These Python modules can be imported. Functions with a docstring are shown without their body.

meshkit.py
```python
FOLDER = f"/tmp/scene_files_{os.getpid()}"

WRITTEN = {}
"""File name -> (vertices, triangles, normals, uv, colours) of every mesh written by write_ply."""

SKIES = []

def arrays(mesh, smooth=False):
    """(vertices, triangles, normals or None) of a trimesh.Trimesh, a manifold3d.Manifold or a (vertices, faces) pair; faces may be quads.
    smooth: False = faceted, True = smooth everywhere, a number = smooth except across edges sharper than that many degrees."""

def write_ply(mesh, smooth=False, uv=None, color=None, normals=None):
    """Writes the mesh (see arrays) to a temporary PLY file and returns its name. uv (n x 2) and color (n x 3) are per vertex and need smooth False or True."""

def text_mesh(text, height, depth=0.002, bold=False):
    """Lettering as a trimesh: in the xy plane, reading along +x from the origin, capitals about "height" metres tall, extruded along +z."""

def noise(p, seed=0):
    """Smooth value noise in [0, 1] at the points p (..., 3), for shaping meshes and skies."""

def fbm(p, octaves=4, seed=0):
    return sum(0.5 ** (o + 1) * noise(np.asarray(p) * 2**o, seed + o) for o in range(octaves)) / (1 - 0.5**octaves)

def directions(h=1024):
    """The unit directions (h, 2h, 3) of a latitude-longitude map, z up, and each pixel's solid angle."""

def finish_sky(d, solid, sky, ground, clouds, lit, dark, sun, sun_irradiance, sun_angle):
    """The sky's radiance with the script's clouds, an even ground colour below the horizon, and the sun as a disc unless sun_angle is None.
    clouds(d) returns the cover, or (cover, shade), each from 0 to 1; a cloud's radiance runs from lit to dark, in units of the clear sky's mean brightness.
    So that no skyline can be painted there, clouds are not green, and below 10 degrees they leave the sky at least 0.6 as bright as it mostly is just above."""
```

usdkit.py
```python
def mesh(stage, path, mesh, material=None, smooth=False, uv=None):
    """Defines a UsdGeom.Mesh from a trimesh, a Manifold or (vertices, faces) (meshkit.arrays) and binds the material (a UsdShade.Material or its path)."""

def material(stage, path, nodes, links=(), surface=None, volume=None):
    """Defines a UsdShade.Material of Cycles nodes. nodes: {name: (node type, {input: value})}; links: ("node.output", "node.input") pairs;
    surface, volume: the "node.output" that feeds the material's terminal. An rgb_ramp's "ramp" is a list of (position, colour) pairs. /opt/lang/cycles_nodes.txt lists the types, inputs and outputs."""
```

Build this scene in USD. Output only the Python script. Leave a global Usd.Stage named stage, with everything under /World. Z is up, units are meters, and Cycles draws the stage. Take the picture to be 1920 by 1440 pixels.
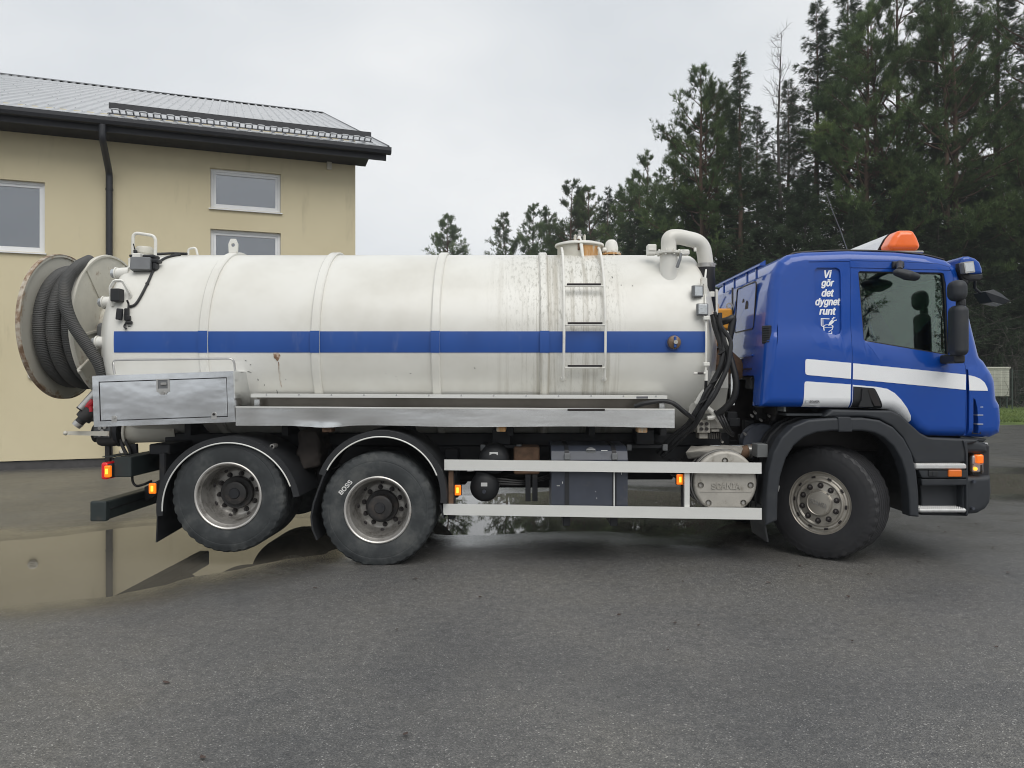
import math, random
import numpy as np, trimesh, manifold3d, mapbox_earcut
from manifold3d import Manifold, CrossSection
from shapely.geometry import Polygon, LineString, box as sbox, Point
from shapely import affinity
import usdkit, meshkit
from pxr import Usd, UsdGeom, UsdLux, UsdShade, Gf, Sdf, Vt

stage = Usd.Stage.CreateInMemory()
UsdGeom.SetStageUpAxis(stage, 'Z')
UsdGeom.Xform.Define(stage, '/World')
UsdGeom.Scope.Define(stage, '/World/Looks')

# ------------------------------------------------------------------ camera, sky, sun, exposure
CAM = (0.0, -7.1, 1.70)          # eye level, 7.1 m from the side of the lorry
FPX = 1443.0                     # focal length in photo pixels (a 26 mm equivalent phone lens)
VX, VY = 985.0, 712.0            # where the optical axis meets the photograph
cam = UsdGeom.Camera.Define(stage, '/World/camera')
cam.CreateHorizontalApertureAttr(36.0)
cam.CreateVerticalApertureAttr(27.0)
cam.CreateFocalLengthAttr(36.0 * FPX / 1920)
cam.CreateHorizontalApertureOffsetAttr(-(VX - 960) / 1920 * 36.0)
cam.CreateVerticalApertureOffsetAttr((VY - 720) / 1440 * 27.0)
cam.AddTranslateOp().Set(Gf.Vec3d(*CAM))
cam.AddRotateXYZOp().Set(Gf.Vec3f(90, 0, 0))
cam.CreateExposureAttr(0.35)

SUN_EL, SUN_AZ = math.radians(52), math.radians(160)      # rotation = atan2(x, y) towards the sun (hidden by cloud)
usdkit.material(stage, '/World/Looks/overcast_sky', {
    'tc': ('texture_coordinate', {}),
    'mp': ('mapping', {'scale': (1.0, 1.0, 2.2)}),
    'n': ('noise_texture', {'scale': 1.6, 'detail': 4, 'roughness': 0.5}),
    'r': ('rgb_ramp', {'ramp': [(0.3, (4.9, 5.25, 5.65)), (0.5, (5.9, 6.15, 6.4)), (0.72, (7.3, 7.4, 7.45))]}),
    'sky': ('sky_texture', {'sky_type': 'single_scattering', 'sun_disc': False, 'sun_elevation': SUN_EL, 'sun_rotation': SUN_AZ}),
    'm': ('mix_color', {'blend_type': 'mix', 'fac': 0.96, 'use_clamp': True}),
    'b': ('background_shader', {'strength': 0.098}),
}, [('tc.generated', 'mp.vector'), ('mp.vector', 'n.vector'), ('n.fac', 'r.fac'), ('sky.color', 'm.a'), ('r.color', 'm.b'), ('m.result', 'b.color')], surface='b.background')
dome = UsdLux.DomeLight.Define(stage, '/World/sky')
dome.CreateIntensityAttr(1.0)
UsdShade.MaterialBindingAPI.Apply(dome.GetPrim()).Bind(UsdShade.Material.Get(stage, '/World/Looks/overcast_sky'))
dome.GetPrim().SetCustomDataByKey('kind', 'structure')
sun = UsdLux.DistantLight.Define(stage, '/World/sun')
sun.CreateIntensityAttr(0.40)
sun.CreateAngleAttr(50.0)
sun.CreateColorAttr(Gf.Vec3f(1.0, 0.97, 0.93))
UsdLux.LightAPI(sun.GetPrim()).CreateNormalizeAttr(True)
_sd = np.array([math.sin(SUN_AZ) * math.cos(SUN_EL), math.cos(SUN_AZ) * math.cos(SUN_EL), math.sin(SUN_EL)])
_m = Gf.Matrix4d().SetRotate(Gf.Rotation(Gf.Vec3d(0, 0, 1), Gf.Vec3d(*_sd)))
sun.AddTransformOp().Set(_m)

# ------------------------------------------------------------------ helpers
RNG = np.random.default_rng(7)
TAKEN, BASE, MATS = {}, {}, {}


def numbered(parent, name):
    k = (parent, name)
    TAKEN[k] = TAKEN.get(k, -1) + 1
    return name if TAKEN[k] == 0 else f'{name}_{TAKEN[k]:03d}'


def data(prim, label=None, category=None, group=None, kind=None):
    for k, v in (('label', label), ('category', category), ('group', group), ('kind', kind)):
        if v:
            prim.SetCustomDataByKey(k, v)


def thing(name, label, category, loc=(0, 0, 0), group=None, rotz=0.0, scale=None):
    path = '/World/' + numbered('/World', name)
    x = UsdGeom.Xform.Define(stage, path)
    x.AddTranslateOp().Set(Gf.Vec3d(*map(float, loc)))
    if rotz:
        x.AddRotateZOp().Set(float(rotz))
    if scale is not None:
        x.AddScaleOp().Set(Gf.Vec3f(*map(float, scale)))
    data(x.GetPrim(), label, category, group)
    BASE[path] = np.array(loc, float)
    return path


def part(name, mesh, mat, parent, smooth=30, label=None, kind=None):
    """A mesh given in world metres, defined under parent (a thing or a part)."""
    path = parent + '/' + numbered(parent, name)
    base = BASE['/'.join(parent.split('/')[:3])]
    v, f = raw(mesh)
    m = usdkit.mesh(stage, path, (v - base, f), MATS[mat] if isinstance(mat, str) else mat, smooth=smooth)
    data(m.GetPrim(), label, kind=kind)
    return path


def single(name, mesh, mat, label=None, category=None, group=None, kind=None, smooth=30, loc=None):
    path = '/World/' + numbered('/World', name)
    v, f = raw(mesh)
    base = np.array([(v[:, 0].min() + v[:, 0].max()) / 2, (v[:, 1].min() + v[:, 1].max()) / 2, v[:, 2].min()]) if loc is None else np.array(loc, float)
    m = usdkit.mesh(stage, path, (v - base, f), MATS[mat] if isinstance(mat, str) else mat, smooth=smooth)
    m.AddTranslateOp().Set(Gf.Vec3d(*map(float, base)))
    data(m.GetPrim(), label, category, group, kind)
    return path


def raw(mesh):
    if hasattr(mesh, 'to_mesh'):
        m = mesh.to_mesh()
        return np.array(m.vert_properties[:, :3], float), np.array(m.tri_verts, int)
    if isinstance(mesh, (tuple, list)) and len(mesh) == 2 and not hasattr(mesh[0], 'vertices') and not hasattr(mesh[0], 'to_mesh'):
        v, f = np.asarray(mesh[0], float), np.asarray(mesh[1], int)
        if f.shape[1] == 4:
            f = np.vstack([f[:, [0, 1, 2]], f[:, [0, 2, 3]]])
        return v, f
    return np.array(mesh.vertices, float), np.array(mesh.faces, int)


def join(*ms):
    vs, fs, n = [], [], 0
    for m in ms:
        v, f = raw(m)
        vs.append(v); fs.append(f + n); n += len(v)
    return np.vstack(vs), np.vstack(fs)


def xf(mesh, M):
    v, f = raw(mesh)
    M = np.asarray(M, float)
    return v @ M[:3, :3].T + M[:3, 3], f


def rotm(deg, axis, point=(0, 0, 0)):
    return trimesh.transformations.rotation_matrix(math.radians(deg), axis, point)


def man(mesh):
    if isinstance(mesh, Manifold):
        return mesh
    v, f = raw(mesh)
    t = trimesh.Trimesh(v, f, process=True)
    return Manifold(manifold3d.Mesh(np.asarray(t.vertices, np.float32), np.asarray(t.faces, np.uint32)))


def hullpts(p):
    return Manifold.hull_points(np.asarray(p, float))


def cbox(x0, x1, y0, y1, z0, z1, c=0.006):
    """A box with chamfered edges."""
    x0, x1 = min(x0, x1), max(x0, x1); y0, y1 = min(y0, y1), max(y0, y1); z0, z1 = min(z0, z1), max(z0, z1)
    c = min(c, (x1 - x0) * .45, (y1 - y0) * .45, (z1 - z0) * .45)
    pts = []
    for x, sx in ((x0, 1), (x1, -1)):
        for y, sy in ((y0, 1), (y1, -1)):
            for z, sz in ((z0, 1), (z1, -1)):
                pts += [(x, y + sy * c, z + sz * c), (x + sx * c, y, z + sz * c), (x + sx * c, y + sy * c, z)]
    return hullpts(pts)


def rbox(x0, x1, y0, y1, z0, z1, r=0.02, n=16):
    s = raw(Manifold.sphere(r, n))[0]
    pts = [s + (x, y, z) for x in (x0 + r, x1 - r) for y in (y0 + r, y1 - r) for z in (z0 + r, z1 - r)]
    return hullpts(np.vstack(pts))


def cyl(a, b, r, n=24, r2=None):
    """A closed cylinder or cone from a to b."""
    a, b = np.array(a, float), np.array(b, float)
    return tube([a, b], [r, r if r2 is None else r2], n)


def tube(points, r, n=10, cap=True, closed=False):
    p = np.asarray(points, float)
    k = len(p)
    r = np.broadcast_to(np.asarray(r, float), (k,))
    t = np.gradient(p, axis=0) if not closed else np.roll(p, -1, 0) - np.roll(p, 1, 0)
    t /= np.linalg.norm(t, axis=1, keepdims=True) + 1e-12
    ref = np.array([0, 0, 1.0]) if abs(t[0, 2]) < .9 else np.array([0, 1.0, 0])
    a = np.zeros_like(p)
    x = np.cross(t[0], ref); x /= np.linalg.norm(x)
    for i in range(k):
        x = x - t[i] * (x @ t[i]); x /= np.linalg.norm(x) + 1e-12
        a[i] = x
    b = np.cross(t, a)
    ang = np.arange(n) * 2 * np.pi / n
    v = p[:, None] + r[:, None, None] * (np.cos(ang)[None, :, None] * a[:, None] + np.sin(ang)[None, :, None] * b[:, None])
    v = v.reshape(-1, 3)
    i, j = np.meshgrid(np.arange(k if closed else k - 1), np.arange(n), indexing='ij')
    i2 = (i + 1) % k
    q = np.stack([i * n + j, i * n + (j + 1) % n, i2 * n + (j + 1) % n, i2 * n + j], -1).reshape(-1, 4)
    f = np.vstack([q[:, [0, 1, 2]], q[:, [0, 2, 3]]])
    if cap and not closed:
        v = np.vstack([v, p[:1], p[-1:]])
        c0, c1 = len(v) - 2, len(v) - 1
        jj = np.arange(n)
        f = np.vstack([f, np.stack([np.full(n, c0), (jj + 1) % n, jj], 1), np.stack([np.full(n, c1), (k - 1) * n + jj, (k - 1) * n + (jj + 1) % n], 1)])
    return v, f


def spline(pts, n=24):
    """A smooth curve through the points (centripetal-free Catmull-Rom)."""
    p = np.asarray(pts, float)
    p = np.vstack([2 * p[0] - p[1], p, 2 * p[-1] - p[-2]])
    out = []
    for i in range(1, len(p) - 2):
        t = np.linspace(0, 1, n, endpoint=False)[:, None]
        out.append(.5 * ((2 * p[i]) + (-p[i - 1] + p[i + 1]) * t + (2 * p[i - 1] - 5 * p[i] + 4 * p[i + 1] - p[i + 2]) * t ** 2 + (-p[i - 1] + 3 * p[i] - 3 * p[i + 1] + p[i + 2]) * t ** 3))
    return np.vstack(out + [p[-2:-1]])


def bent(pts, r=0.05, n=6):
    """A polyline with rounded corners."""
    p = [np.array(q, float) for q in pts]
    out = [p[0]]
    for i in range(1, len(p) - 1):
        a, b, c = p[i - 1], p[i], p[i + 1]
        la, lc = np.linalg.norm(a - b), np.linalg.norm(c - b)
        d = min(r, la * .49, lc * .49)
        s, e = b + (a - b) / la * d, b + (c - b) / lc * d
        for t in np.linspace(0, 1, n):
            out.append((1 - t) ** 2 * s + 2 * t * (1 - t) * b + t ** 2 * e)
    out.append(p[-1])
    return np.array(out)


def lathe(profile, n=48, center=(0, 0, 0), axis='y', closed=True):
    """Profile of (radius, along) pairs spun round an axis; 'along' runs along +axis."""
    pr = np.asarray(profile, float)
    k = len(pr)
    ang = np.arange(n) * 2 * np.pi / n
    ca, sa = np.cos(ang), np.sin(ang)
    u = pr[:, None, 0] * ca[None]
    w = pr[:, None, 0] * sa[None]
    h = np.broadcast_to(pr[:, None, 1], u.shape)
    order = {'y': (u, h, w), 'x': (h, u, w), 'z': (u, w, h)}[axis]
    v = np.stack(order, -1).reshape(-1, 3) + np.array(center, float)
    kk = k if closed else k - 1
    i, j = np.meshgrid(np.arange(kk), np.arange(n), indexing='ij')
    i2 = (i + 1) % k
    q = np.stack([i * n + j, i * n + (j + 1) % n, i2 * n + (j + 1) % n, i2 * n + j], -1).reshape(-1, 4)
    f = np.vstack([q[:, [0, 1, 2]], q[:, [0, 2, 3]]])
    t = trimesh.Trimesh(v, f, process=False)
    if closed and t.volume < 0:
        f = f[:, ::-1]
    return v, f


def plate(poly, y0, y1):
    """A shapely polygon in (x, z), extruded between two depths."""
    if poly.geom_type != 'Polygon':
        return join(*[plate(g, y0, y1) for g in poly.geoms])
    m = trimesh.creation.extrude_polygon(poly, y1 - y0, engine='earcut')
    v = np.array(m.vertices)
    v = np.stack([v[:, 0], y1 - v[:, 2], v[:, 1]], 1)
    return v, np.array(m.faces)


def plate_x(poly, x0, x1):
    """A shapely polygon in (y, z), extruded between two x."""
    m = trimesh.creation.extrude_polygon(poly, x1 - x0, engine='earcut')
    v = np.array(m.vertices)
    return np.stack([x0 + v[:, 2], v[:, 0], v[:, 1]], 1), np.array(m.faces)


def resample(poly, n, close=0.0):
    ring = np.array(poly.exterior.coords)[:-1]
    if Polygon(ring).exterior.is_ccw is False:
        ring = ring[::-1]
    ls = LineString(np.vstack([ring, ring[:1]]))
    return np.array([ls.interpolate(s).coords[0] for s in np.linspace(0, ls.length, n, endpoint=False)])


def rounded_extrude(poly, y0, y1, r, n=220, k=6):
    """A polygon in (x, z) extruded from y0 to y1 with its edges rounded by r: a Manifold."""
    ring = resample(poly, n)
    corners = np.array(poly.exterior.coords)[:-1]
    for c in corners:                                             # keep true corners
        ring[np.argmin(((ring - c) ** 2).sum(1))] = c
    base = Polygon(ring)
    rr = np.random.default_rng(1)
    th = np.linspace(np.pi / 2, 0, k)
    seq = [(y0 + r * (1 - math.sin(t)), r * (1 - math.cos(t))) for t in th]
    seq += [(y1 - (y - y0), d) for y, d in seq[::-1]]
    cache, layers = {}, []
    for y, d in seq:
        if d not in cache:
            if d < 1e-9:
                p = ring
            else:
                g = base.buffer(-d, join_style=2)
                g = max(getattr(g, 'geoms', [g]), key=lambda q: q.area)
                ls = g.exterior
                p = np.array([ls.interpolate(ls.project(Point(q))).coords[0] for q in ring])
            cache[d] = p
        layers.append(np.stack([cache[d][:, 0], np.full(n, y), cache[d][:, 1]], 1))
    v = np.vstack(layers)
    m = len(layers)
    i, j = np.meshgrid(np.arange(m - 1), np.arange(n), indexing='ij')
    q = np.stack([i * n + j, i * n + (j + 1) % n, (i + 1) * n + (j + 1) % n, (i + 1) * n + j], -1).reshape(-1, 4)
    f = [q[:, [0, 1, 2]], q[:, [0, 2, 3]]]
    for li, flip in ((0, True), (m - 1, False)):
        p = layers[li][:, [0, 2]]
        keep = np.linalg.norm(p - np.roll(p, 1, 0), axis=1) > 1e-7
        idx = np.nonzero(keep)[0]
        c = mapbox_earcut.triangulate_float64(p[idx] + rr.normal(0, 2e-6, (len(idx), 2)), np.array([len(idx)], np.uint32)).reshape(-1, 3).astype(int)
        c = idx[c] + li * n
        f.append(c[:, ::-1] if flip else c)
    f = np.vstack(f)
    _, first, inv = np.unique(np.round(v, 6), axis=0, return_index=True, return_inverse=True)
    inv = inv.reshape(-1)
    v, f = v[first], inv[f]
    f = f[(f[:, 0] != f[:, 1]) & (f[:, 1] != f[:, 2]) & (f[:, 0] != f[:, 2])]
    a = v[f]
    if (np.cross(a[:, 0], a[:, 1]) * a[:, 2]).sum() < 0:
        f = f[:, ::-1]
    out = Manifold(manifold3d.Mesh(np.asarray(v, np.float32), np.asarray(f, np.uint32)))
    if out.is_empty():
        print('rounded_extrude failed', out.status(), poly.bounds)
    return out


def arc_sheet(cx, cz, r, a0, a1, y0, y1, t=0.008, n=40):
    """A curved sheet (part of a cylinder round the y axis), angles in degrees from +x towards +z."""
    a = np.radians(np.linspace(a0, a1, n))
    pts = np.vstack([np.stack([cx + r * np.cos(a), cz + r * np.sin(a)], 1), np.stack([cx + (r - t) * np.cos(a), cz + (r - t) * np.sin(a)], 1)[::-1]])
    return plate(Polygon(pts), y0, y1)


def at(px, py, y=0.0):
    """The point at depth y (metres behind the lorry's side) seen at a pixel of the 1920 x 1440 photograph: how the measures were taken."""
    d = y - CAM[1]
    return np.array([(px - VX) / FPX * d, y, CAM[2] + (VY - py) / FPX * d])


def pp(pts, y=0.0):
    """Pixel outline -> (x, z) polygon at depth y."""
    return Polygon([(lambda q: (q[0], q[2]))(at(a, b, y)) for a, b in pts])


def copy_of(src, name, label, category, loc, rotz=0.0, scale=1.0, group=None):
    path = '/World/' + numbered('/World', name)
    x = UsdGeom.Xform.Define(stage, path)
    p = x.GetPrim()
    p.GetReferences().AddInternalReference(src)
    p.SetInstanceable(True)
    x.ClearXformOpOrder()
    for op in list(p.GetAttributes()):
        pass
    x.MakeMatrixXform().Set(Gf.Matrix4d().SetScale(Gf.Vec3d(scale, scale, scale)) * Gf.Matrix4d().SetRotate(Gf.Rotation(Gf.Vec3d(0, 0, 1), rotz)) * Gf.Matrix4d().SetTranslate(Gf.Vec3d(*map(float, loc))))
    data(p, label, category, group)
    return path


# ------------------------------------------------------------------ materials
def look(name, color, rough=0.5, metal=0.0, var=0.12, scale=6.0, bump=0.0, bscale=60.0, coat=0.0, dirt=None, dscale=2.5, dlo=0.5, dhi=0.75, stretch=(1, 1, 1), spec=0.5, rvar=0.0, bdist=0.003):
    """A painted, plastic, rubber or metal surface: base colour with soft variation, optional dirt (a colour laid over through noise) and fine relief."""
    c = np.array(color, float)
    nodes = {'g': ('geometry', {}), 'mp': ('mapping', {'scale': stretch}),
             'n': ('noise_texture', {'scale': scale, 'detail': 5, 'roughness': 0.6}),
             'r': ('rgb_ramp', {'ramp': [(0.3, tuple(c * (1 - var))), (0.7, tuple(np.minimum(c * (1 + var), 1)))]}),
             'p': ('principled_bsdf', {'roughness': rough, 'metallic': metal, 'coat_weight': coat, 'coat_roughness': 0.06, 'specular_ior_level': spec})}
    links = [('g.position', 'mp.vector'), ('mp.vector', 'n.vector'), ('n.fac', 'r.fac')]
    last = 'r.color'
    if dirt is not None:
        nodes['dn'] = ('noise_texture', {'scale': dscale, 'detail': 8, 'roughness': 0.68})
        nodes['dm'] = ('map_range', {'range_type': 'smoothstep', 'from_min': dlo, 'from_max': dhi, 'to_min': 0.0, 'to_max': 1.0})
        nodes['dx'] = ('mix_color', {'b': dirt})
        links += [('mp.vector', 'dn.vector'), ('dn.fac', 'dm.value'), ('dm.result', 'dx.fac'), (last, 'dx.a')]
        last = 'dx.result'
        nodes['rm'] = ('map_range', {'from_min': 0.0, 'from_max': 1.0, 'to_min': rough, 'to_max': min(1, rough + 0.3)})
        links += [('dm.result', 'rm.value'), ('rm.result', 'p.roughness')]
    elif rvar:
        nodes['rm'] = ('map_range', {'from_min': 0.3, 'from_max': 0.7, 'to_min': rough - rvar, 'to_max': rough + rvar})
        links += [('n.fac', 'rm.value'), ('rm.result', 'p.roughness')]
    links.append((last, 'p.base_color'))
    if bump:
        nodes['bn'] = ('noise_texture', {'scale': bscale, 'detail': 3})
        nodes['bu'] = ('bump', {'strength': bump, 'distance': bdist})
        links += [('mp.vector', 'bn.vector'), ('bn.fac', 'bu.height'), ('bu.normal', 'p.normal')]
    MATS[name] = usdkit.material(stage, '/World/Looks/' + name, nodes, links, surface='p.BSDF')


def lamp_look(name, color, emit=0.0, rough=0.15):
    MATS[name] = usdkit.material(stage, '/World/Looks/' + name, {'p': ('principled_bsdf', {'base_color': color, 'roughness': rough, 'emission_color': color, 'emission_strength': emit, 'coat_weight': 0.5})}, [], surface='p.BSDF')


look('cab_blue_paint', (0.001, 0.056, 0.32), 0.32, coat=0.7, spec=0.3, var=0.05, scale=1.2, dirt=(0.008, 0.068, 0.28), dscale=3.0, dlo=0.56, dhi=0.85)
look('stripe_blue_paint', (0.012, 0.066, 0.28), 0.42, var=0.10, scale=3, dirt=(0.10, 0.14, 0.30), dscale=5, dlo=0.56, dhi=0.8, stretch=(1, 1, .3))
look('cab_white_film', (0.82, 0.83, 0.84), 0.3, coat=0.5, var=0.02)
look('white_trim_paint', (0.70, 0.69, 0.64), 0.42, var=0.06, dirt=(0.34, 0.28, 0.19), dscale=9, dlo=0.56, dhi=0.82)
look('worn_cream_paint', (0.56, 0.54, 0.47), 0.5, var=0.08, dirt=(0.20, 0.11, 0.05), dscale=6, dlo=0.55, dhi=0.76)
look('rusty_edge', (0.22, 0.135, 0.08), 0.8, var=0.35, scale=14, dirt=(0.46, 0.42, 0.35), dscale=7, dlo=0.40, dhi=0.62)
look('rust_brown', (0.13, 0.075, 0.045), 0.8, var=0.35, scale=12, bump=0.3)
look('black_plastic', (0.014, 0.015, 0.017), 0.55, var=0.2, bump=0.15, bscale=300)
look('grey_plastic', (0.019, 0.022, 0.027), 0.58, var=0.12, scale=3, bump=0.12, bscale=400, dirt=(0.048, 0.048, 0.047), dscale=6, dlo=0.52, dhi=0.85)
look('chassis_black', (0.012, 0.013, 0.016), 0.6, var=0.3, dirt=(0.045, 0.04, 0.034), dscale=5, dlo=0.5, dhi=0.8)
look('dark_green_paint', (0.022, 0.030, 0.030), 0.5, var=0.15, dirt=(0.07, 0.06, 0.05), dscale=4, dlo=0.55, dhi=0.8)
look('tank_grey_paint', (0.040, 0.046, 0.062), 0.45, var=0.12, dirt=(0.09, 0.085, 0.08), dscale=5, dlo=0.58, dhi=0.8)
look('tyre_rubber', (0.030, 0.034, 0.036), 0.62, var=0.25, scale=5, bump=0.25, bscale=90, dirt=(0.085, 0.088, 0.085), dscale=5, dlo=0.45, dhi=0.75)
look('front_tyre_rubber', (0.017, 0.017, 0.019), 0.6, var=0.2, scale=5, bump=0.2, bscale=90, dirt=(0.034, 0.033, 0.033), dscale=4, dlo=0.5, dhi=0.8)
look('hose_rubber', (0.066, 0.066, 0.064), 0.6, var=0.15, scale=5, dirt=(0.105, 0.10, 0.09), dscale=4, dlo=0.5, dhi=0.8)
look('black_cable', (0.012, 0.012, 0.013), 0.5, var=0.2)
look('rim_steel', (0.40, 0.385, 0.36), 0.42, metal=0.65, var=0.15, scale=5, dirt=(0.095, 0.086, 0.075), dscale=6, dlo=0.42, dhi=0.72)
look('rim_edge_steel', (0.55, 0.53, 0.50), 0.38, metal=0.7, var=0.1, dirt=(0.25, 0.19, 0.14), dscale=8, dlo=0.55, dhi=0.8)
look('front_rim_paint', (0.42, 0.39, 0.34), 0.36, metal=0.6, var=0.08, dirt=(0.13, 0.11, 0.08), dscale=6, dlo=0.52, dhi=0.82)
look('nut_dark', (0.030, 0.026, 0.026), 0.45, metal=0.4, var=0.2)
look('hub_black', (0.022, 0.021, 0.021), 0.55, var=0.25, dirt=(0.07, 0.055, 0.045), dscale=9, dlo=0.5, dhi=0.8)
look('aluminium_bar', (0.66, 0.66, 0.63), 0.5, metal=0.25, var=0.05, scale=3, stretch=(.3, 1, 1), dirt=(0.50, 0.46, 0.30), dscale=1.6, dlo=0.55, dhi=0.8)
look('cast_aluminium', (0.40, 0.38, 0.34), 0.55, metal=0.35, var=0.1, dirt=(0.16, 0.14, 0.11), dscale=7, dlo=0.5, dhi=0.8, bump=0.1, bscale=200)
look('bare_metal', (0.42, 0.41, 0.39), 0.4, metal=0.8, var=0.15, dirt=(0.10, 0.08, 0.06), dscale=12, dlo=0.5, dhi=0.8)
look('brushed_stainless', (0.78, 0.79, 0.80), 0.15, metal=1.0, var=0.05, scale=2.0, bump=0.22, bscale=1.5, stretch=(1, 1, 1.6), rvar=0.05, bdist=0.035)
look('dark_reflection_stainless', (0.20, 0.18, 0.155), 0.3, metal=0.85, var=0.2, scale=2.0)  # clean steel; the dark brown reflection is painted into its base colour
look('dull_stainless', (0.77, 0.77, 0.76), 0.20, metal=0.95, var=0.08, scale=1.0, bump=0.35, bscale=2.0, stretch=(.5, 1, 2), rvar=0.06, bdist=0.02)
look('silver_pipe', (0.5, 0.49, 0.47), 0.32, metal=0.7, var=0.1)
look('yellow_paint', (0.62, 0.27, 0.02), 0.45, var=0.1, dirt=(0.25, 0.11, 0.03), dscale=9, dlo=0.55, dhi=0.75)
look('red_paint', (0.42, 0.02, 0.03), 0.4, var=0.15)
look('green_yellow_plastic', (0.32, 0.35, 0.10), 0.5, var=0.2)
look('tread_plate', (0.56, 0.56, 0.55), 0.45, metal=0.5, var=0.1, scale=20, bump=0.9, bscale=70)
look('grey_lamp_body', (0.16, 0.165, 0.17), 0.45, metal=0.3, var=0.08)
look('seat_cloth', (0.045, 0.05, 0.055), 0.9, var=0.2)
look('interior_grey', (0.16, 0.17, 0.165), 0.8, var=0.1)
look('label_white', (0.7, 0.7, 0.68), 0.5, var=0.05)
look('letter_grey', (0.12, 0.12, 0.13), 0.5, var=0.1)
look('roof_bar_white', (0.72, 0.72, 0.71), 0.35, coat=0.3, var=0.03)
lamp_look('amber_lit', (1.0, 0.20, 0.006), 0.55)
lamp_look('amber_core', (1.0, 0.36, 0.03), 2.0)
lamp_look('amber_lens', (0.75, 0.16, 0.012), 0.0)
lamp_look('orange_beacon', (0.80, 0.135, 0.015), 0.12, 0.25)
lamp_look('red_lens', (0.55, 0.012, 0.02), 0.25)
MATS['lamp_glass'] = usdkit.material(stage, '/World/Looks/lamp_glass', {
    'v': ('voronoi_texture', {'scale': 70.0}), 'g': ('geometry', {}),
    'bu': ('bump', {'strength': 0.5, 'distance': 0.003}),
    'p': ('principled_bsdf', {'base_color': (0.55, 0.57, 0.58), 'roughness': 0.12, 'metallic': 0.55})},
    [('g.position', 'v.vector'), ('v.distance', 'bu.height'), ('bu.normal', 'p.normal')], surface='p.BSDF')


def pane_look(name, tint, ior=1.5, rough=0.0):
    MATS[name] = usdkit.material(stage, '/World/Looks/' + name, {
        't': ('transparent_bsdf', {'color': tint}), 'gl': ('glossy_bsdf', {'color': (1, 1, 1), 'roughness': rough}),
        'f': ('fresnel', {'IOR': ior}), 'm': ('mix_closure', {})},
        [('f.fac', 'm.fac'), ('t.BSDF', 'm.closure1'), ('gl.BSDF', 'm.closure2')], surface='m.closure')


pane_look('cab_glass', (0.58, 0.74, 0.64), 1.85)
pane_look('house_glass', (0.80, 0.83, 0.87), 2.4)
pane_look('clear_lens', (0.93, 0.93, 0.93), 1.45)

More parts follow.
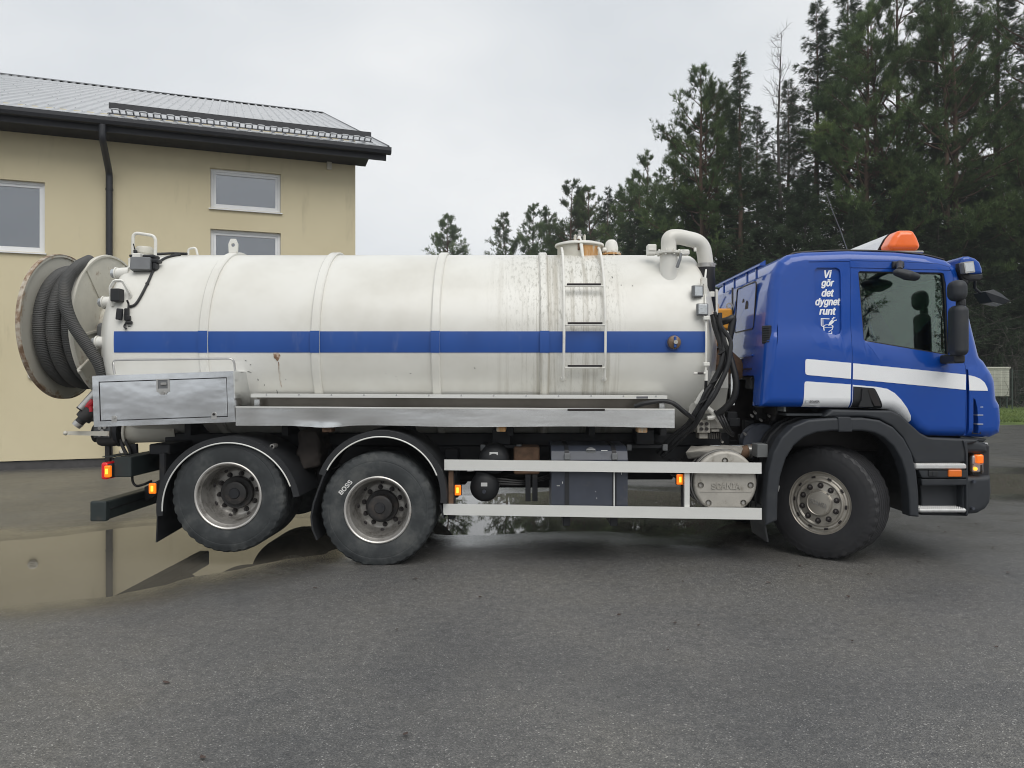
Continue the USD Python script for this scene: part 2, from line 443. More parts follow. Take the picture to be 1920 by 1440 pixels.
# the tank's white paint: dirt streaks that run down, algae speckle under the manhole, a grey bloom lower down
MATS['tank_white_paint'] = usdkit.material(stage, '/World/Looks/tank_white_paint', {
    'g': ('geometry', {}), 's': ('separate_xyz', {}),
    'm1': ('mapping', {'scale': (15.0, 0.5, 0.45)}), 'n1': ('noise_texture', {'scale': 1.0, 'detail': 6, 'roughness': 0.65, 'distortion': 0.4}),
    'k1': ('map_range', {'range_type': 'smoothstep', 'from_min': 0.47, 'from_max': 0.66, 'to_min': 0.0, 'to_max': 0.8}),
    'm2': ('mapping', {'scale': (44.0, 15.0, 13.0)}), 'n2': ('noise_texture', {'scale': 1.0, 'detail': 7, 'roughness': 0.75}),
    'k2': ('map_range', {'range_type': 'smoothstep', 'from_min': 0.49, 'from_max': 0.66, 'to_min': 0.0, 'to_max': 0.85}),
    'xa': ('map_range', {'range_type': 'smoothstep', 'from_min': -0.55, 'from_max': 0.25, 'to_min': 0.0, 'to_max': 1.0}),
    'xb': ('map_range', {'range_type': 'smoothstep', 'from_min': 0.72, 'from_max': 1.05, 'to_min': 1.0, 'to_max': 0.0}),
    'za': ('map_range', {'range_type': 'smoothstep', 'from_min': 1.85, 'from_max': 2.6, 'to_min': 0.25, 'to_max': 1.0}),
    'mx': ('math', {'math_type': 'multiply'}), 'mz': ('math', {'math_type': 'multiply'}),
    'a1': ('math', {'math_type': 'multiply'}), 'a2': ('math', {'math_type': 'multiply'}),
    'n3': ('noise_texture', {'scale': 1.4, 'detail': 4, 'roughness': 0.6}),
    'base': ('rgb_ramp', {'ramp': [(0.3, (0.59, 0.575, 0.52)), (0.55, (0.665, 0.655, 0.605)), (0.75, (0.69, 0.682, 0.64))]}),
    'c1': ('mix_color', {'b': (0.36, 0.335, 0.275)}), 'c2': ('mix_color', {'b': (0.29, 0.28, 0.235)}),
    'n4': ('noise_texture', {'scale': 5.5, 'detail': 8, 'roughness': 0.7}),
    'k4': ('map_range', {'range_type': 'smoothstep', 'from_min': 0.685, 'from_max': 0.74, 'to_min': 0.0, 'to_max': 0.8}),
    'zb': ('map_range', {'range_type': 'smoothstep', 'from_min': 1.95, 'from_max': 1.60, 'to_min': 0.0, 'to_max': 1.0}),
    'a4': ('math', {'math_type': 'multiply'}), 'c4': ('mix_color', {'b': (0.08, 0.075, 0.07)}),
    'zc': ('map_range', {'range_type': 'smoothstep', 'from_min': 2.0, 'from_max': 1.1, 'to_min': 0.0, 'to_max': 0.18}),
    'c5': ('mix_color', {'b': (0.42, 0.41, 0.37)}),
    'p': ('principled_bsdf', {'roughness': 0.38, 'coat_weight': 0.15})},
    [('g.position', 's.vector'), ('g.position', 'm1.vector'), ('m1.vector', 'n1.vector'), ('n1.fac', 'k1.value'),
     ('g.position', 'm2.vector'), ('m2.vector', 'n2.vector'), ('n2.fac', 'k2.value'),
     ('s.x', 'xa.value'), ('s.x', 'xb.value'), ('s.z', 'za.value'), ('xa.result', 'mx.value1'), ('xb.result', 'mx.value2'),
     ('mx.value', 'mz.value1'), ('za.result', 'mz.value2'),
     ('k1.result', 'a1.value1'), ('mx.value', 'a1.value2'), ('k2.result', 'a2.value1'), ('mz.value', 'a2.value2'),
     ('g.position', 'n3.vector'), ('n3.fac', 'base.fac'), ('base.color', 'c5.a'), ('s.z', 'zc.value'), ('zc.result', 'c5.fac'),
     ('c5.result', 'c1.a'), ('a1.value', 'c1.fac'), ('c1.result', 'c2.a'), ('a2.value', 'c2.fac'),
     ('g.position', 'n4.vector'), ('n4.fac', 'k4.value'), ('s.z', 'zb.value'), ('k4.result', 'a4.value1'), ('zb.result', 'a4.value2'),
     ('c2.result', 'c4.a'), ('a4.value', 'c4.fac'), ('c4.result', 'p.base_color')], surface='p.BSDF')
# ------------------------------------------------------------------ the ground: one asphalt sheet with shallow hollows that hold water
def smooth01(x, a, b):
    t = np.clip((x - a) / (b - a), 0, 1)
    return t * t * (3 - 2 * t)


def poly_sd(poly, x, y):
    """Signed distance (negative inside) of points to a polygon."""
    p = np.array(poly, float)
    a, b = p, np.roll(p, -1, 0)
    d2 = np.full(x.shape, 1e9)
    inside = np.zeros(x.shape, bool)
    for (ax, ay), (bx, by) in zip(a, b):
        ex, ey = bx - ax, by - ay
        t = np.clip(((x - ax) * ex + (y - ay) * ey) / (ex * ex + ey * ey), 0, 1)
        d2 = np.minimum(d2, (x - ax - t * ex) ** 2 + (y - ay - t * ey) ** 2)
        c = ((ay > y) != (by > y)) & (x < (bx - ax) * (y - ay) / (by - ay + 1e-12) + ax)
        inside ^= c
    return np.where(inside, -1, 1) * np.sqrt(d2)


PUDDLES = [
    [(-9, -2.1), (-5.2, -1.75), (-3.95, -1.40), (-3.31, -1.0), (-2.9, -.50), (-2.42, -.02), (-1.95, .4), (-1.8, 1.2), (-2.2, 2.3), (-3.2, 2.35), (-4.27, 1.85), (-5.5, 1.15), (-9, .5)],
    [(-1.2, 2.2), (-.95, 1.45), (-.4, 1.2), (.15, 1.45), (.97, 1.42), (1.89, 1.3), (2.5, 1.72), (3.3, 2.6), (3.4, 4.3), (1.6, 4.9), (.1, 4.7), (-1.5, 4.2)],
    [(6.0, 5.2), (7, 4.45), (8, 4.35), (9.5, 4.5), (12, 4.6), (12, 7.0), (9.5, 7.2), (8.2, 6.9), (6.5, 6.6)],
]


def grow(lo, hi, step, far, ratio=1.16):
    mid = list(np.arange(lo, hi + 1e-6, step))
    s, x = step, mid[-1]
    while x < far:
        s *= ratio; x += s; mid.append(x)
    s, x, left = step, lo, []
    while x > -far:
        s *= ratio; x -= s; left.append(x)
    return np.array(left[::-1] + mid)


def ground_height(x, y, sds):
    p = np.stack([x, y, np.zeros_like(x)], -1)
    big = (meshkit.fbm(p * .35, 3, 3) - .5) * .022
    fine = (meshkit.fbm(p * 2.4, 4, 5) - .5) * .011
    z = np.zeros_like(x)
    near = np.full(x.shape, 1e9)
    for sd in sds:
        wob = sd + (meshkit.fbm(p * 1.1, 4, 9) - .5) * .7
        z = np.minimum(z, -.030 * smooth01(-wob, -.25, .55))
        near = np.minimum(near, wob)
    calm = smooth01(near, .0, 1.2)
    return z + fine * (.35 + .65 * calm) + np.maximum(big, -.004) * calm, near


gx, gy = grow(-9.5, 9.5, .07, 200), grow(-5.6, 8.0, .07, 200)
GX, GY = np.meshgrid(gx, gy)
SDS = [poly_sd(p, GX, GY) for p in PUDDLES]
GZ, NEAR = ground_height(GX, GY, SDS)
GZ = np.where((np.abs(GX) > 30) | (GY > 24), np.minimum(GZ, 0.0), GZ)
nx, ny = len(gx), len(gy)
gi, gj = np.meshgrid(np.arange(ny - 1), np.arange(nx - 1), indexing='ij')
gq = np.stack([gi * nx + gj, gi * nx + gj + 1, (gi + 1) * nx + gj + 1, (gi + 1) * nx + gj], -1).reshape(-1, 4)
MATS['wet_asphalt'] = usdkit.material(stage, '/World/Looks/wet_asphalt', {
    'g': ('geometry', {}),
    'v': ('voronoi_texture', {'scale': 170.0, 'randomness': 1.0}),
    'vb': ('separate_color', {}),
    'agg': ('rgb_ramp', {'ramp': [(0.0, (0.064, 0.064, 0.065)), (0.45, (0.098, 0.098, 0.097)), (0.80, (0.138, 0.137, 0.132)), (0.96, (0.178, 0.176, 0.170)), (0.985, (0.30, 0.295, 0.285)), (1.0, (0.42, 0.415, 0.40))]}),
    'n': ('noise_texture', {'scale': 0.55, 'detail': 6, 'roughness': 0.62}),
    'tone': ('rgb_ramp', {'ramp': [(0.30, (0.66, 0.67, 0.69)), (0.5, (1.0, 0.99, 0.97)), (0.68, (1.22, 1.19, 1.12))]}),
    'mt': ('mix_color', {'blend_type': 'multiply', 'fac': 1.0, 'use_clamp': False}),
    'n5': ('noise_texture', {'scale': 14.0, 'detail': 6, 'roughness': 0.7}),
    't5': ('rgb_ramp', {'ramp': [(0.3, (0.74, 0.74, 0.74)), (0.7, (1.25, 1.24, 1.22))]}),
    'm5': ('mix_color', {'blend_type': 'multiply', 'fac': 1.0, 'use_clamp': False}),
    'w': ('attribute', {'attribute': 'wet'}),
    'n2': ('noise_texture', {'scale': 2.2, 'detail': 6, 'roughness': 0.65}),
    'wn': ('math', {'math_type': 'multiply_add', 'value2': 0.9, 'value3': -0.45}),
    'ws': ('math', {'math_type': 'add', 'use_clamp': True}),
    'wk': ('mix_color', {'blend_type': 'multiply', 'b': (0.36, 0.35, 0.33)}),
    'rr': ('map_range', {'from_min': 0.0, 'from_max': 1.0, 'to_min': 0.50, 'to_max': 0.13}),
    'bs': ('map_range', {'from_min': 0.0, 'from_max': 1.0, 'to_min': 0.55, 'to_max': 0.16}),
    'bu': ('bump', {'distance': 0.004}),
    'bn': ('noise_texture', {'scale': 95.0, 'detail': 3, 'roughness': 0.6}),
    'ba': ('math', {'math_type': 'add'}),
    'p': ('principled_bsdf', {})},
    [('g.position', 'v.vector'), ('v.color', 'vb.color'), ('vb.r', 'agg.fac'), ('g.position', 'n.vector'), ('n.fac', 'tone.fac'), ('agg.color', 'mt.a'), ('tone.color', 'mt.b'),
     ('g.position', 'n5.vector'), ('n5.fac', 't5.fac'), ('mt.result', 'm5.a'), ('t5.color', 'm5.b'),
     ('g.position', 'n2.vector'), ('n2.fac', 'wn.value1'), ('wn.value', 'ws.value1'), ('w.fac', 'ws.value2'),
     ('m5.result', 'wk.a'), ('ws.value', 'wk.fac'), ('wk.result', 'p.base_color'),
     ('ws.value', 'rr.value'), ('rr.result', 'p.roughness'), ('ws.value', 'bs.value'), ('bs.result', 'bu.strength'),
     ('g.position', 'bn.vector'), ('bn.fac', 'ba.value1'), ('v.distance', 'ba.value2'), ('ba.value', 'bu.height'), ('bu.normal', 'p.normal')], surface='p.BSDF')
gp = single('asphalt_yard', (np.stack([GX, GY, GZ], -1).reshape(-1, 3), gq), 'wet_asphalt', smooth=True, kind='structure', loc=(0, 0, 0))
# damp: wettest at the puddle's rim, under and behind the lorry, drying towards the viewer
damp = 1.0 * smooth01(-NEAR, -.95, .02) + .42 * smooth01(GY, -1.6, 2.2)
damp = np.clip(damp, 0, 1)
UsdGeom.PrimvarsAPI(UsdGeom.Mesh.Get(stage, gp)).CreatePrimvar('wet', Sdf.ValueTypeNames.FloatArray, 'vertex').Set(Vt.FloatArray.FromNumpy(damp.reshape(-1).astype(np.float32)))

MATS['puddle_water'] = usdkit.material(stage, '/World/Looks/puddle_water', {
    'g': ('geometry', {}), 'n': ('noise_texture', {'scale': 3.0, 'detail': 2}), 'bu': ('bump', {'strength': 0.05, 'distance': 0.004}),
    'n2': ('noise_texture', {'scale': 0.9, 'detail': 4}), 'r': ('rgb_ramp', {'ramp': [(0.3, (0.070, 0.064, 0.052)), (0.7, (0.10, 0.092, 0.075))]}),
    'p': ('principled_bsdf', {'roughness': 0.015, 'ior': 1.42})},
    [('g.position', 'n.vector'), ('n.fac', 'bu.height'), ('bu.normal', 'p.normal'), ('g.position', 'n2.vector'), ('n2.fac', 'r.fac'), ('r.color', 'p.base_color')], surface='p.BSDF')
for k, (p, lab) in enumerate(zip(PUDDLES, (None, None, None))):
    q = Polygon(p).buffer(.45)
    pts = np.array(q.exterior.coords)[:-1]
    tri = mapbox_earcut.triangulate_float64(pts, np.array([len(pts)], np.uint32)).reshape(-1, 3).astype(int)
    v = np.stack([pts[:, 0], pts[:, 1], np.full(len(pts), -.0085)], 1)
    n = np.cross(v[tri[0, 1]] - v[tri[0, 0]], v[tri[0, 2]] - v[tri[0, 0]])
    single('puddle_water', (v, tri if n[2] > 0 else tri[:, ::-1]), 'puddle_water', smooth=False, kind='structure')

# grass verge in front of the wire fence
MATS['verge_grass'] = usdkit.material(stage, '/World/Looks/verge_grass', {
    'g': ('geometry', {}), 'n': ('noise_texture', {'scale': 1.2, 'detail': 8, 'roughness': 0.7}),
    'r': ('rgb_ramp', {'ramp': [(0.3, (0.040, 0.060, 0.016)), (0.55, (0.10, 0.15, 0.028)), (0.75, (0.15, 0.16, 0.05))]}),
    'p': ('principled_bsdf', {'roughness': 0.8})}, [('g.position', 'n.vector'), ('n.fac', 'r.fac'), ('r.color', 'p.base_color')], surface='p.BSDF')
VERGE0, VERGE1 = 21.5, 33.6
xs = np.linspace(-30, 70, 160)
ys = np.linspace(VERGE0, VERGE1 + 90, 120)
VX_, VY_ = np.meshgrid(xs, ys)
edge = (meshkit.fbm(np.stack([VX_ * .3, VY_ * 0, VY_ * 0], -1), 3, 2) - .5) * 1.6
VZ_ = .03 + .10 * smooth01(VY_, VERGE0, VERGE0 + 1.2) + (meshkit.fbm(np.stack([VX_ * .8, VY_ * .8, VY_ * 0], -1), 3, 4) - .5) * .08
VZ_[0] = -.03
VY2 = VY_ + edge * np.clip(1 - (VY_ - VERGE0) / 6, 0, 1)
i, j = np.meshgrid(np.arange(len(ys) - 1), np.arange(len(xs) - 1), indexing='ij')
w = len(xs)
single('grass_verge', (np.stack([VX_, VY2, VZ_], -1).reshape(-1, 3), np.stack([i * w + j, i * w + j + 1, (i + 1) * w + j + 1, (i + 1) * w + j], -1).reshape(-1, 4)), 'verge_grass', smooth=True, kind='structure', loc=(0, 0, 0))
g_ = np.random.default_rng(11)
n = 26000
bx, by = g_.uniform(14, 34, n), VERGE0 + 0.5 + 11.5 * g_.uniform(0, 1, n) ** 1.3
bh, ba = g_.uniform(.05, .17, n), g_.uniform(0, 2 * np.pi, n)
lean = g_.normal(0, .06, (n, 2))
c, s = np.cos(ba) * .012, np.sin(ba) * .012
bz = np.full(n, .09)
tri = np.stack([np.stack([bx - c, by - s, bz], 1), np.stack([bx + c, by + s, bz], 1), np.stack([bx + lean[:, 0], by + lean[:, 1], bz + bh], 1)], 1).reshape(-1, 3)
single('grass', (tri, np.arange(3 * n).reshape(-1, 3)), 'verge_grass', 'short bright green grass growing along the foot of the wire fence', 'grass', kind='stuff', smooth=False, loc=(0, 0, 0))

# ------------------------------------------------------------------ the yellow building
BC = np.array([-3.70, 9.65, 0.0])                      # its near right corner on the ground
BU, BN = np.array([.9338, .3579, 0.0]), np.array([.3579, -.9338, 0.0])   # along the wall (to the right), out of the wall (towards the viewer)
BM = np.eye(4)
BM[:3, 0], BM[:3, 1], BM[:3, 2], BM[:3, 3] = BU, -BN, (0, 0, 1), BC      # local x along the wall (left is negative), y into the building, z up


def bl(mesh):
    return xf(mesh, BM)


def bw(px, py, out=0.0):
    """Local (x, z) on the wall plane (or a plane 'out' metres in front of it) seen at a pixel."""
    a = (px - VX) / FPX
    c = BC + BN * out
    # c + BU*t : (cx + ux t) = a (cy + 7.1 + uy t)
    t = (a * (c[1] + 7.1) - c[0]) / (BU[0] - a * BU[1])
    d = c[1] + 7.1 + BU[1] * t
    return t, CAM[2] + (VY - py) / FPX * d


MATS['yellow_stucco'] = usdkit.material(stage, '/World/Looks/yellow_stucco', {
    'g': ('geometry', {}), 'n': ('noise_texture', {'scale': 0.45, 'detail': 5, 'roughness': 0.6}),
    'r': ('rgb_ramp', {'ramp': [(0.3, (0.56, 0.49, 0.325)), (0.7, (0.615, 0.545, 0.37))]}),
    'm': ('mapping', {'scale': (3.0, 3.0, 0.5)}), 'n2': ('noise_texture', {'scale': 1.0, 'detail': 7, 'roughness': 0.7}),
    'k': ('map_range', {'range_type': 'smoothstep', 'from_min': 0.56, 'from_max': 0.78, 'to_min': 0.0, 'to_max': 0.5}),
    'x': ('mix_color', {'b': (0.37, 0.325, 0.215)}),
    'bn': ('noise_texture', {'scale': 120.0, 'detail': 3}), 'bu': ('bump', {'strength': 0.35, 'distance': 0.004}),
    'p': ('principled_bsdf', {'roughness': 0.9})},
    [('g.position', 'n.vector'), ('n.fac', 'r.fac'), ('g.position', 'm.vector'), ('m.vector', 'n2.vector'), ('n2.fac', 'k.value'), ('r.color', 'x.a'), ('k.result', 'x.fac'), ('x.result', 'p.base_color'),
     ('g.position', 'bn.vector'), ('bn.fac', 'bu.height'), ('bu.normal', 'p.normal')], surface='p.BSDF')
look('dark_plinth', (0.062, 0.060, 0.060), 0.85, var=0.2, bump=0.3)
look('roof_metal', (0.50, 0.505, 0.51), 0.34, metal=0.5, var=0.05, scale=1.0, dirt=(0.42, 0.425, 0.43), dscale=1.5, dlo=0.5, dhi=0.8)
look('anthracite_metal', (0.020, 0.021, 0.025), 0.42, var=0.12, scale=2.0)
look('soffit_board', (0.026, 0.027, 0.032), 0.6, var=0.12, scale=2.0)
look('window_frame_white', (0.74, 0.75, 0.76), 0.4, var=0.03)
look('roller_blind', (0.36, 0.37, 0.41), 0.85, var=0.04)
look('vent_white', (0.55, 0.52, 0.44), 0.6, var=0.1)
look('rail_silver', (0.55, 0.56, 0.57), 0.35, metal=0.6, var=0.05)

bld = thing('yellow_building', 'pale yellow rendered two storey building with grey ribbed metal roof behind the hose reel', 'building', tuple(BC))
LEN, DEP, EAVE = 26.0, 23.3, 6.40
wins = []
for a, b in (((-78, 328.5), (84, 470)), ((394.5, 314.5), (526.5, 394.0)), ((397.5, 427.5), (528.5, 520.0))):
    x0, z1 = bw(*a); x1, _ = bw(b[0], b[1]); z0 = bw((a[0] + b[0]) / 2, b[1])[1]
    zt = bw((a[0] + b[0]) / 2, a[1] + (b[0] - a[0]) * .042)[1]
    wins.append((x0, x1, z0, zt))
# level the sills and heads: the first window is one storey window, the other two share their sides
wins[2] = (wins[1][0], wins[1][1], wins[2][2], wins[2][3])
wins.append((wins[0][0] - 5.2, wins[0][1] - 5.2, wins[0][2], wins[0][3]))
wall = sbox(-LEN, 0, 0.42, EAVE).difference(__import__('shapely').union_all([sbox(a, b, c, d) if False else sbox(a, c, b, d) for a, b, c, d in wins])) if False else sbox(-LEN, 0.17, 0, EAVE + .5)
for a, b, c, d in wins:
    wall = wall.difference(sbox(a, c, b, d))
m = plate(wall, 0.0, 0.30)
side = plate_x(Polygon([(0.30, .17), (DEP, .17), (DEP, EAVE + .5), (DEP / 2 + .2, EAVE + 4.3), (0.30, EAVE + .3)]), -.30, -.0)
back = cbox(-LEN, -.31, DEP - .3, DEP, .17, EAVE + .4)
part('wall', bl(join(m, side, back)), 'yellow_stucco', bld, smooth=False)
part('plinth', bl(join(cbox(-LEN, -.03, .03, .33, -.3, .17, .002), cbox(-.33, -.03, .331, DEP - .05, -.3, .17, .002))), 'dark_plinth', bld, smooth=False)
part('interior', bl(join(cbox(-LEN + .4, -.5, 3.0, 3.1, .5, 6.3), cbox(-LEN + .4, -.5, .5, 3.0, 3.2, 3.3))), 'interior_grey', bld, smooth=False)
for (a, b, c, d) in wins:
    fr = .055
    f = plate(sbox(a + .003, c + .003, b - .003, d - .003).difference(sbox(a + fr, c + fr, b - fr, d - fr)), .09, .16)
    f2 = plate(sbox(a + fr + .002, c + fr + .002, b - fr - .002, d - fr - .002).difference(sbox(a + fr + .05, c + fr + .05, b - fr - .05, d - fr - .05)), .105, .155)
    w_ = part('window', bl(f), 'window_frame_white', bld, smooth=False)
    part('sash', bl(f2), 'window_frame_white', w_, smooth=False)
    part('pane', bl(plate(sbox(a + fr + .03, c + fr + .03, b - fr - .03, d - fr - .03), .13, .134)), 'house_glass', w_, smooth=False)
    part('blind', bl(cbox(a + .02, b - .02, .24, .25, c + .02, d - .01, .001)), 'roller_blind', w_, smooth=False)
    part('sill', bl(hullpts([(a - .03, -.05, c - .035), (b + .03, -.05, c - .035), (a - .03, -.05, c - .015), (b + .03, -.05, c - .015), (a - .03, .10, c - .03), (b + .03, .10, c - .03), (a - .03, .10, c + .004), (b + .03, .10, c + .004)])), 'window_frame_white', w_, smooth=False)
# roof: ribbed steel sheets on a 23 degree pitch
PIT = math.tan(math.radians(20.9))
EO, GO = 0.75, 0.56                                    # eaves and gable overhang
RUN = DEP / 2 + EO
x = -LEN - .5
ribs, ys_ = [], []
pr = []
step = .23
while x < GO - .01:
    pr += [(x, 0.0), (x + .135, 0.0), (x + .150, .034), (x + .20, .034), (x + .215, 0.0)]
    x += step
pr.append((GO, 0.0))
pr = np.array(pr)
zE = 6.60
roof_zy = lambda t: (zE + t * PIT)
top0 = np.stack([pr[:, 0], np.full(len(pr), -EO), zE + pr[:, 1]], 1)
top1 = np.stack([pr[:, 0], np.full(len(pr), DEP / 2), zE + RUN * PIT + pr[:, 1]], 1)
bot0, bot1 = top0 - (0, 0, .03), top1 - (0, 0, .03)
k = len(pr)
v = np.vstack([top0, top1, bot0, bot1])
q = np.arange(k - 1)
f = np.vstack([np.stack([q, q + 1, k + q + 1, k + q], 1), np.stack([2 * k + q + 1, 2 * k + q, 3 * k + q, 3 * k + q + 1], 1), np.stack([q + 1, q, 2 * k + q, 2 * k + q + 1], 1), np.stack([k + q, k + q + 1, 3 * k + q + 1, 3 * k + q], 1), [[k - 1, 2 * k - 1, 4 * k - 1, 3 * k - 1]], [[k, 0, 2 * k, 3 * k]]])
rf = part('roof', bl((v, f)), 'roof_metal', bld, smooth=False)
far = np.array([[-LEN - .5, DEP / 2, zE + RUN * PIT], [GO, DEP / 2, zE + RUN * PIT], [GO, DEP + EO, zE], [-LEN - .5, DEP + EO, zE]])
part('rear_slope', bl((np.vstack([far, far - (0, 0, .04)]), [[0, 1, 2, 3], [7, 6, 5, 4], [0, 4, 5, 1], [1, 5, 6, 2], [2, 6, 7, 3]])), 'roof_metal', rf, smooth=False)
part('ridge_cap', bl(hullpts([(-LEN - .5, DEP / 2 - .16, zE + (RUN - .16) * PIT + .04), (GO + .02, DEP / 2 - .16, zE + (RUN - .16) * PIT + .04), (-LEN - .5, DEP / 2 + .16, zE + (RUN - .16) * PIT + .04), (GO + .02, DEP / 2 + .16, zE + (RUN - .16) * PIT + .04), (-LEN - .5, DEP / 2, zE + RUN * PIT + .06), (GO + .02, DEP / 2, zE + RUN * PIT + .06)])), 'anthracite_metal', rf, smooth=False)
def slope_bar(x0, x1, t0, t1, h0, h1):
    """A bar lying on the front slope between distances t0, t1 from the eave, heights above the sheet."""
    return hullpts([(xx, -EO + t, zE + t * PIT + h) for xx in (x0, x1) for t in (t0, t1) for h in (h0, h1)])
part('verge_trim', bl(slope_bar(GO, GO + .035, -.02, RUN, -.14, .05)), 'anthracite_metal', rf, smooth=False)
# screws along the ribs
sc = []
for k_ in range(40, 116):
    xx = pr[0, 0] + step * k_ + .18
    if xx < GO - .1:
        for t in np.arange(.4 + .7 * (k_ % 2), RUN, 2.8):
            sc.append(bl(slope_bar(xx - .010, xx + .010, t, t + .02, .033, .040)))
part('roof_screw', join(*sc), 'anthracite_metal', rf, smooth=False, kind='stuff')
# snow guard: a dark upright board on a row of bright brackets
gx0, gx1 = bw(203, 205, EO - .35)[0], bw(697, 258, EO - .35)[0]
part('snow_guard', bl(slope_bar(gx0, gx1, .42, .445, .14, .26)), 'anthracite_metal', rf, smooth=False)
part('snow_guard_foot', bl(slope_bar(gx0, gx1, .20, .42, .055, .068)), 'anthracite_metal', rf, smooth=False)
for xx in np.arange(gx0 + .06, gx1 - .05, .24):
    loop = [(xx, -EO + .44, zE + .44 * PIT + .07), (xx, -EO + .30, zE + .3 * PIT + .15), (xx + .13, -EO + .30, zE + .3 * PIT + .15), (xx + .13, -EO + .44, zE + .44 * PIT + .07)]
    part('snow_guard_bracket', bl(tube(bent(loop, .03, 3), .016, 6)), 'rail_silver', rf)
# boxed eaves, gutter, downpipe
part('eaves_box', bl(plate_x(Polygon([(-.50, 6.42), (-.002, 6.36), (-.002, 6.64), (-EO + .10, 6.58), (-EO + .10, 6.45)]), -LEN - .4, .22)), 'soffit_board', bld, smooth=False)
gut = np.array([(-EO - .13, zE - .02), (-EO - .13, zE - .09), (-EO - .10, zE - .15), (-EO - .02, zE - .16), (-EO + .03, zE - .12), (-EO + .03, zE - .02), (-EO + .015, zE - .02), (-EO + .015, zE - .10), (-EO - .03, zE - .14), (-EO - .09, zE - .13), (-EO - .115, zE - .08), (-EO - .115, zE - .02)])
part('gutter', bl(plate_x(Polygon(gut), -LEN - .4, GO + .06)), 'anthracite_metal', bld, smooth=False)
part('fascia', bl(cbox(-LEN - .4, GO - .02, -EO + .05, -EO + .099, zE - .26, zE - .04, .002)), 'soffit_board', bld, smooth=False)
dx = bw(205, 400, .08)[0]
dp = part('downpipe', bl(tube(bent([(dx - .02, -EO - .05, zE - .16), (dx - .02, -EO - .05, zE - .42), (dx, -.09, 5.72), (dx, -.09, .12)], .09, 5), .062, 14)), 'anthracite_metal', bld)
for zz in (5.4, 3.6, 1.6):
    part('pipe_clip', bl(join(lathe([(.063, -.02), (.07, -.02), (.07, .02), (.063, .02)], 14, (dx, -.09, zz), 'z'), cbox(dx - .015, dx + .015, -.03, .0, zz - .015, zz + .015))), 'anthracite_metal', dp)
bx_, bz_ = bw(617, 311)
part('alarm_box', bl(cbox(bx_ - .05, bx_ + .05, -.07, -.001, bz_ - .09, bz_ + .09)), 'vent_white', bld, smooth=False)
vx_, vz_ = bw(62, 704)
vt = part('wall_vent', bl(lathe([(.0, -.001), (.085, -.001), (.085, -.03), (.07, -.045), (0, -.045)], 28, (vx_, 0, vz_), 'y')), 'vent_white', bld)
for k_ in range(4):
    part('vent_slat', bl(cbox(vx_ - .05, vx_ + .05, -.056, -.046, vz_ - .05 + k_ * .03, vz_ - .035 + k_ * .03, .003)), 'vent_white', vt, smooth=False)
gx_, gz_ = bw(229, 846)
part('outside_tap', bl(lathe([(0, -.001), (.05, -.001), (.05, -.05), (.03, -.09), (0, -.09)], 16, (gx_, 0, gz_), 'y')), 'vent_white', bld)

# ------------------------------------------------------------------ wire fence on the far side of the yard, and the pale cabinet behind it
FY = 34.0
fence = thing('wire_fence', 'dark green welded wire mesh fence along the grass beyond the cab', 'fence', (10, FY, 0))
look('fence_wire', (0.035, 0.05, 0.042), 0.5, var=0.1)
px0, pitch = -14.0, 2.5
for k_ in range(23):
    x0 = px0 + k_ * pitch
    part('post', cbox(x0 - .03, x0 + .03, FY - .02, FY + .02, 0, 2.28, .006), 'fence_wire', fence, smooth=False)
    bars = []
    for t in np.arange(.07, pitch - .03, .0625):
        bars.append(cbox(x0 + t - .0035, x0 + t + .0035, FY - .030, FY - .023, .15, 2.22, .001))
    for z in np.arange(.2, 2.3, .2):
        bars.append(cbox(x0 + .03, x0 + pitch - .03, FY - .037, FY - .0305, z - .0045, z + .0045, .001))
    part('wire_panel', join(*bars), 'fence_wire', fence, smooth=False)
look('cabinet_paint', (0.45, 0.45, 0.38), 0.5, var=0.06, dirt=(0.22, 0.22, 0.17), dscale=2, dlo=0.5, dhi=0.85, stretch=(2, 2, .4))
ca, cb = at(1846, 743, FY + 1.2), at(1893, 688, FY + 1.2)
cab_ = thing('pale_cabinet', 'pale grey green box cabinet standing behind the wire fence beside the cab front', 'cabinet', ((ca[0] + cb[0]) / 2, FY + 1.2, 0))
part('body', cbox(ca[0], cb[0], FY + 1.2, FY + 2.0, ca[2], cb[2] - .1, .01), 'cabinet_paint', cab_, smooth=False)
part('lid', cbox(ca[0] - .04, cb[0] + .05, FY + 1.14, FY + 2.05, cb[2] - .098, cb[2], .015), 'cabinet_paint', cab_, smooth=False)
for xx in (ca[0] + .1, cb[0] - .1):
    for yy in (FY + 1.3, FY + 1.9):
        part('leg', cbox(xx - .04, xx + .04, yy - .04, yy + .04, .05, ca[2] - .002, .004), 'fence_wire', cab_, smooth=False)
# ------------------------------------------------------------------ the tanker lorry: X along it (cab to the right), y = 0 the plane of its side, z up
truck = thing('tanker_lorry', 'blue and white vacuum tanker lorry with white tank, hose reel and three axles', 'lorry', (0, 1.2, 0))
TR, TY, TZ = .98, 1.25, 2.06


def tp(name, mesh, mat, parent=truck, smooth=30, label=None, kind=None):
    return part(name, mesh, mat, parent, smooth, label, kind)


def on_tank(px, py, off=0.0):
    """Where the view ray through a pixel meets the tank's cylinder grown by 'off'."""
    d = np.array([(px - VX) / FPX, 1.0, (VY - py) / FPX])
    o = np.array(CAM)
    oy, oz, r = o[1] - TY, o[2] - TZ, TR + off
    a, b, c = d[1] ** 2 + d[2] ** 2, 2 * (oy * d[1] + oz * d[2]), oy * oy + oz * oz - r * r
    disc = max(b * b - 4 * a * c, 0)
    return o + d * (-b - math.sqrt(disc)) / (2 * a)


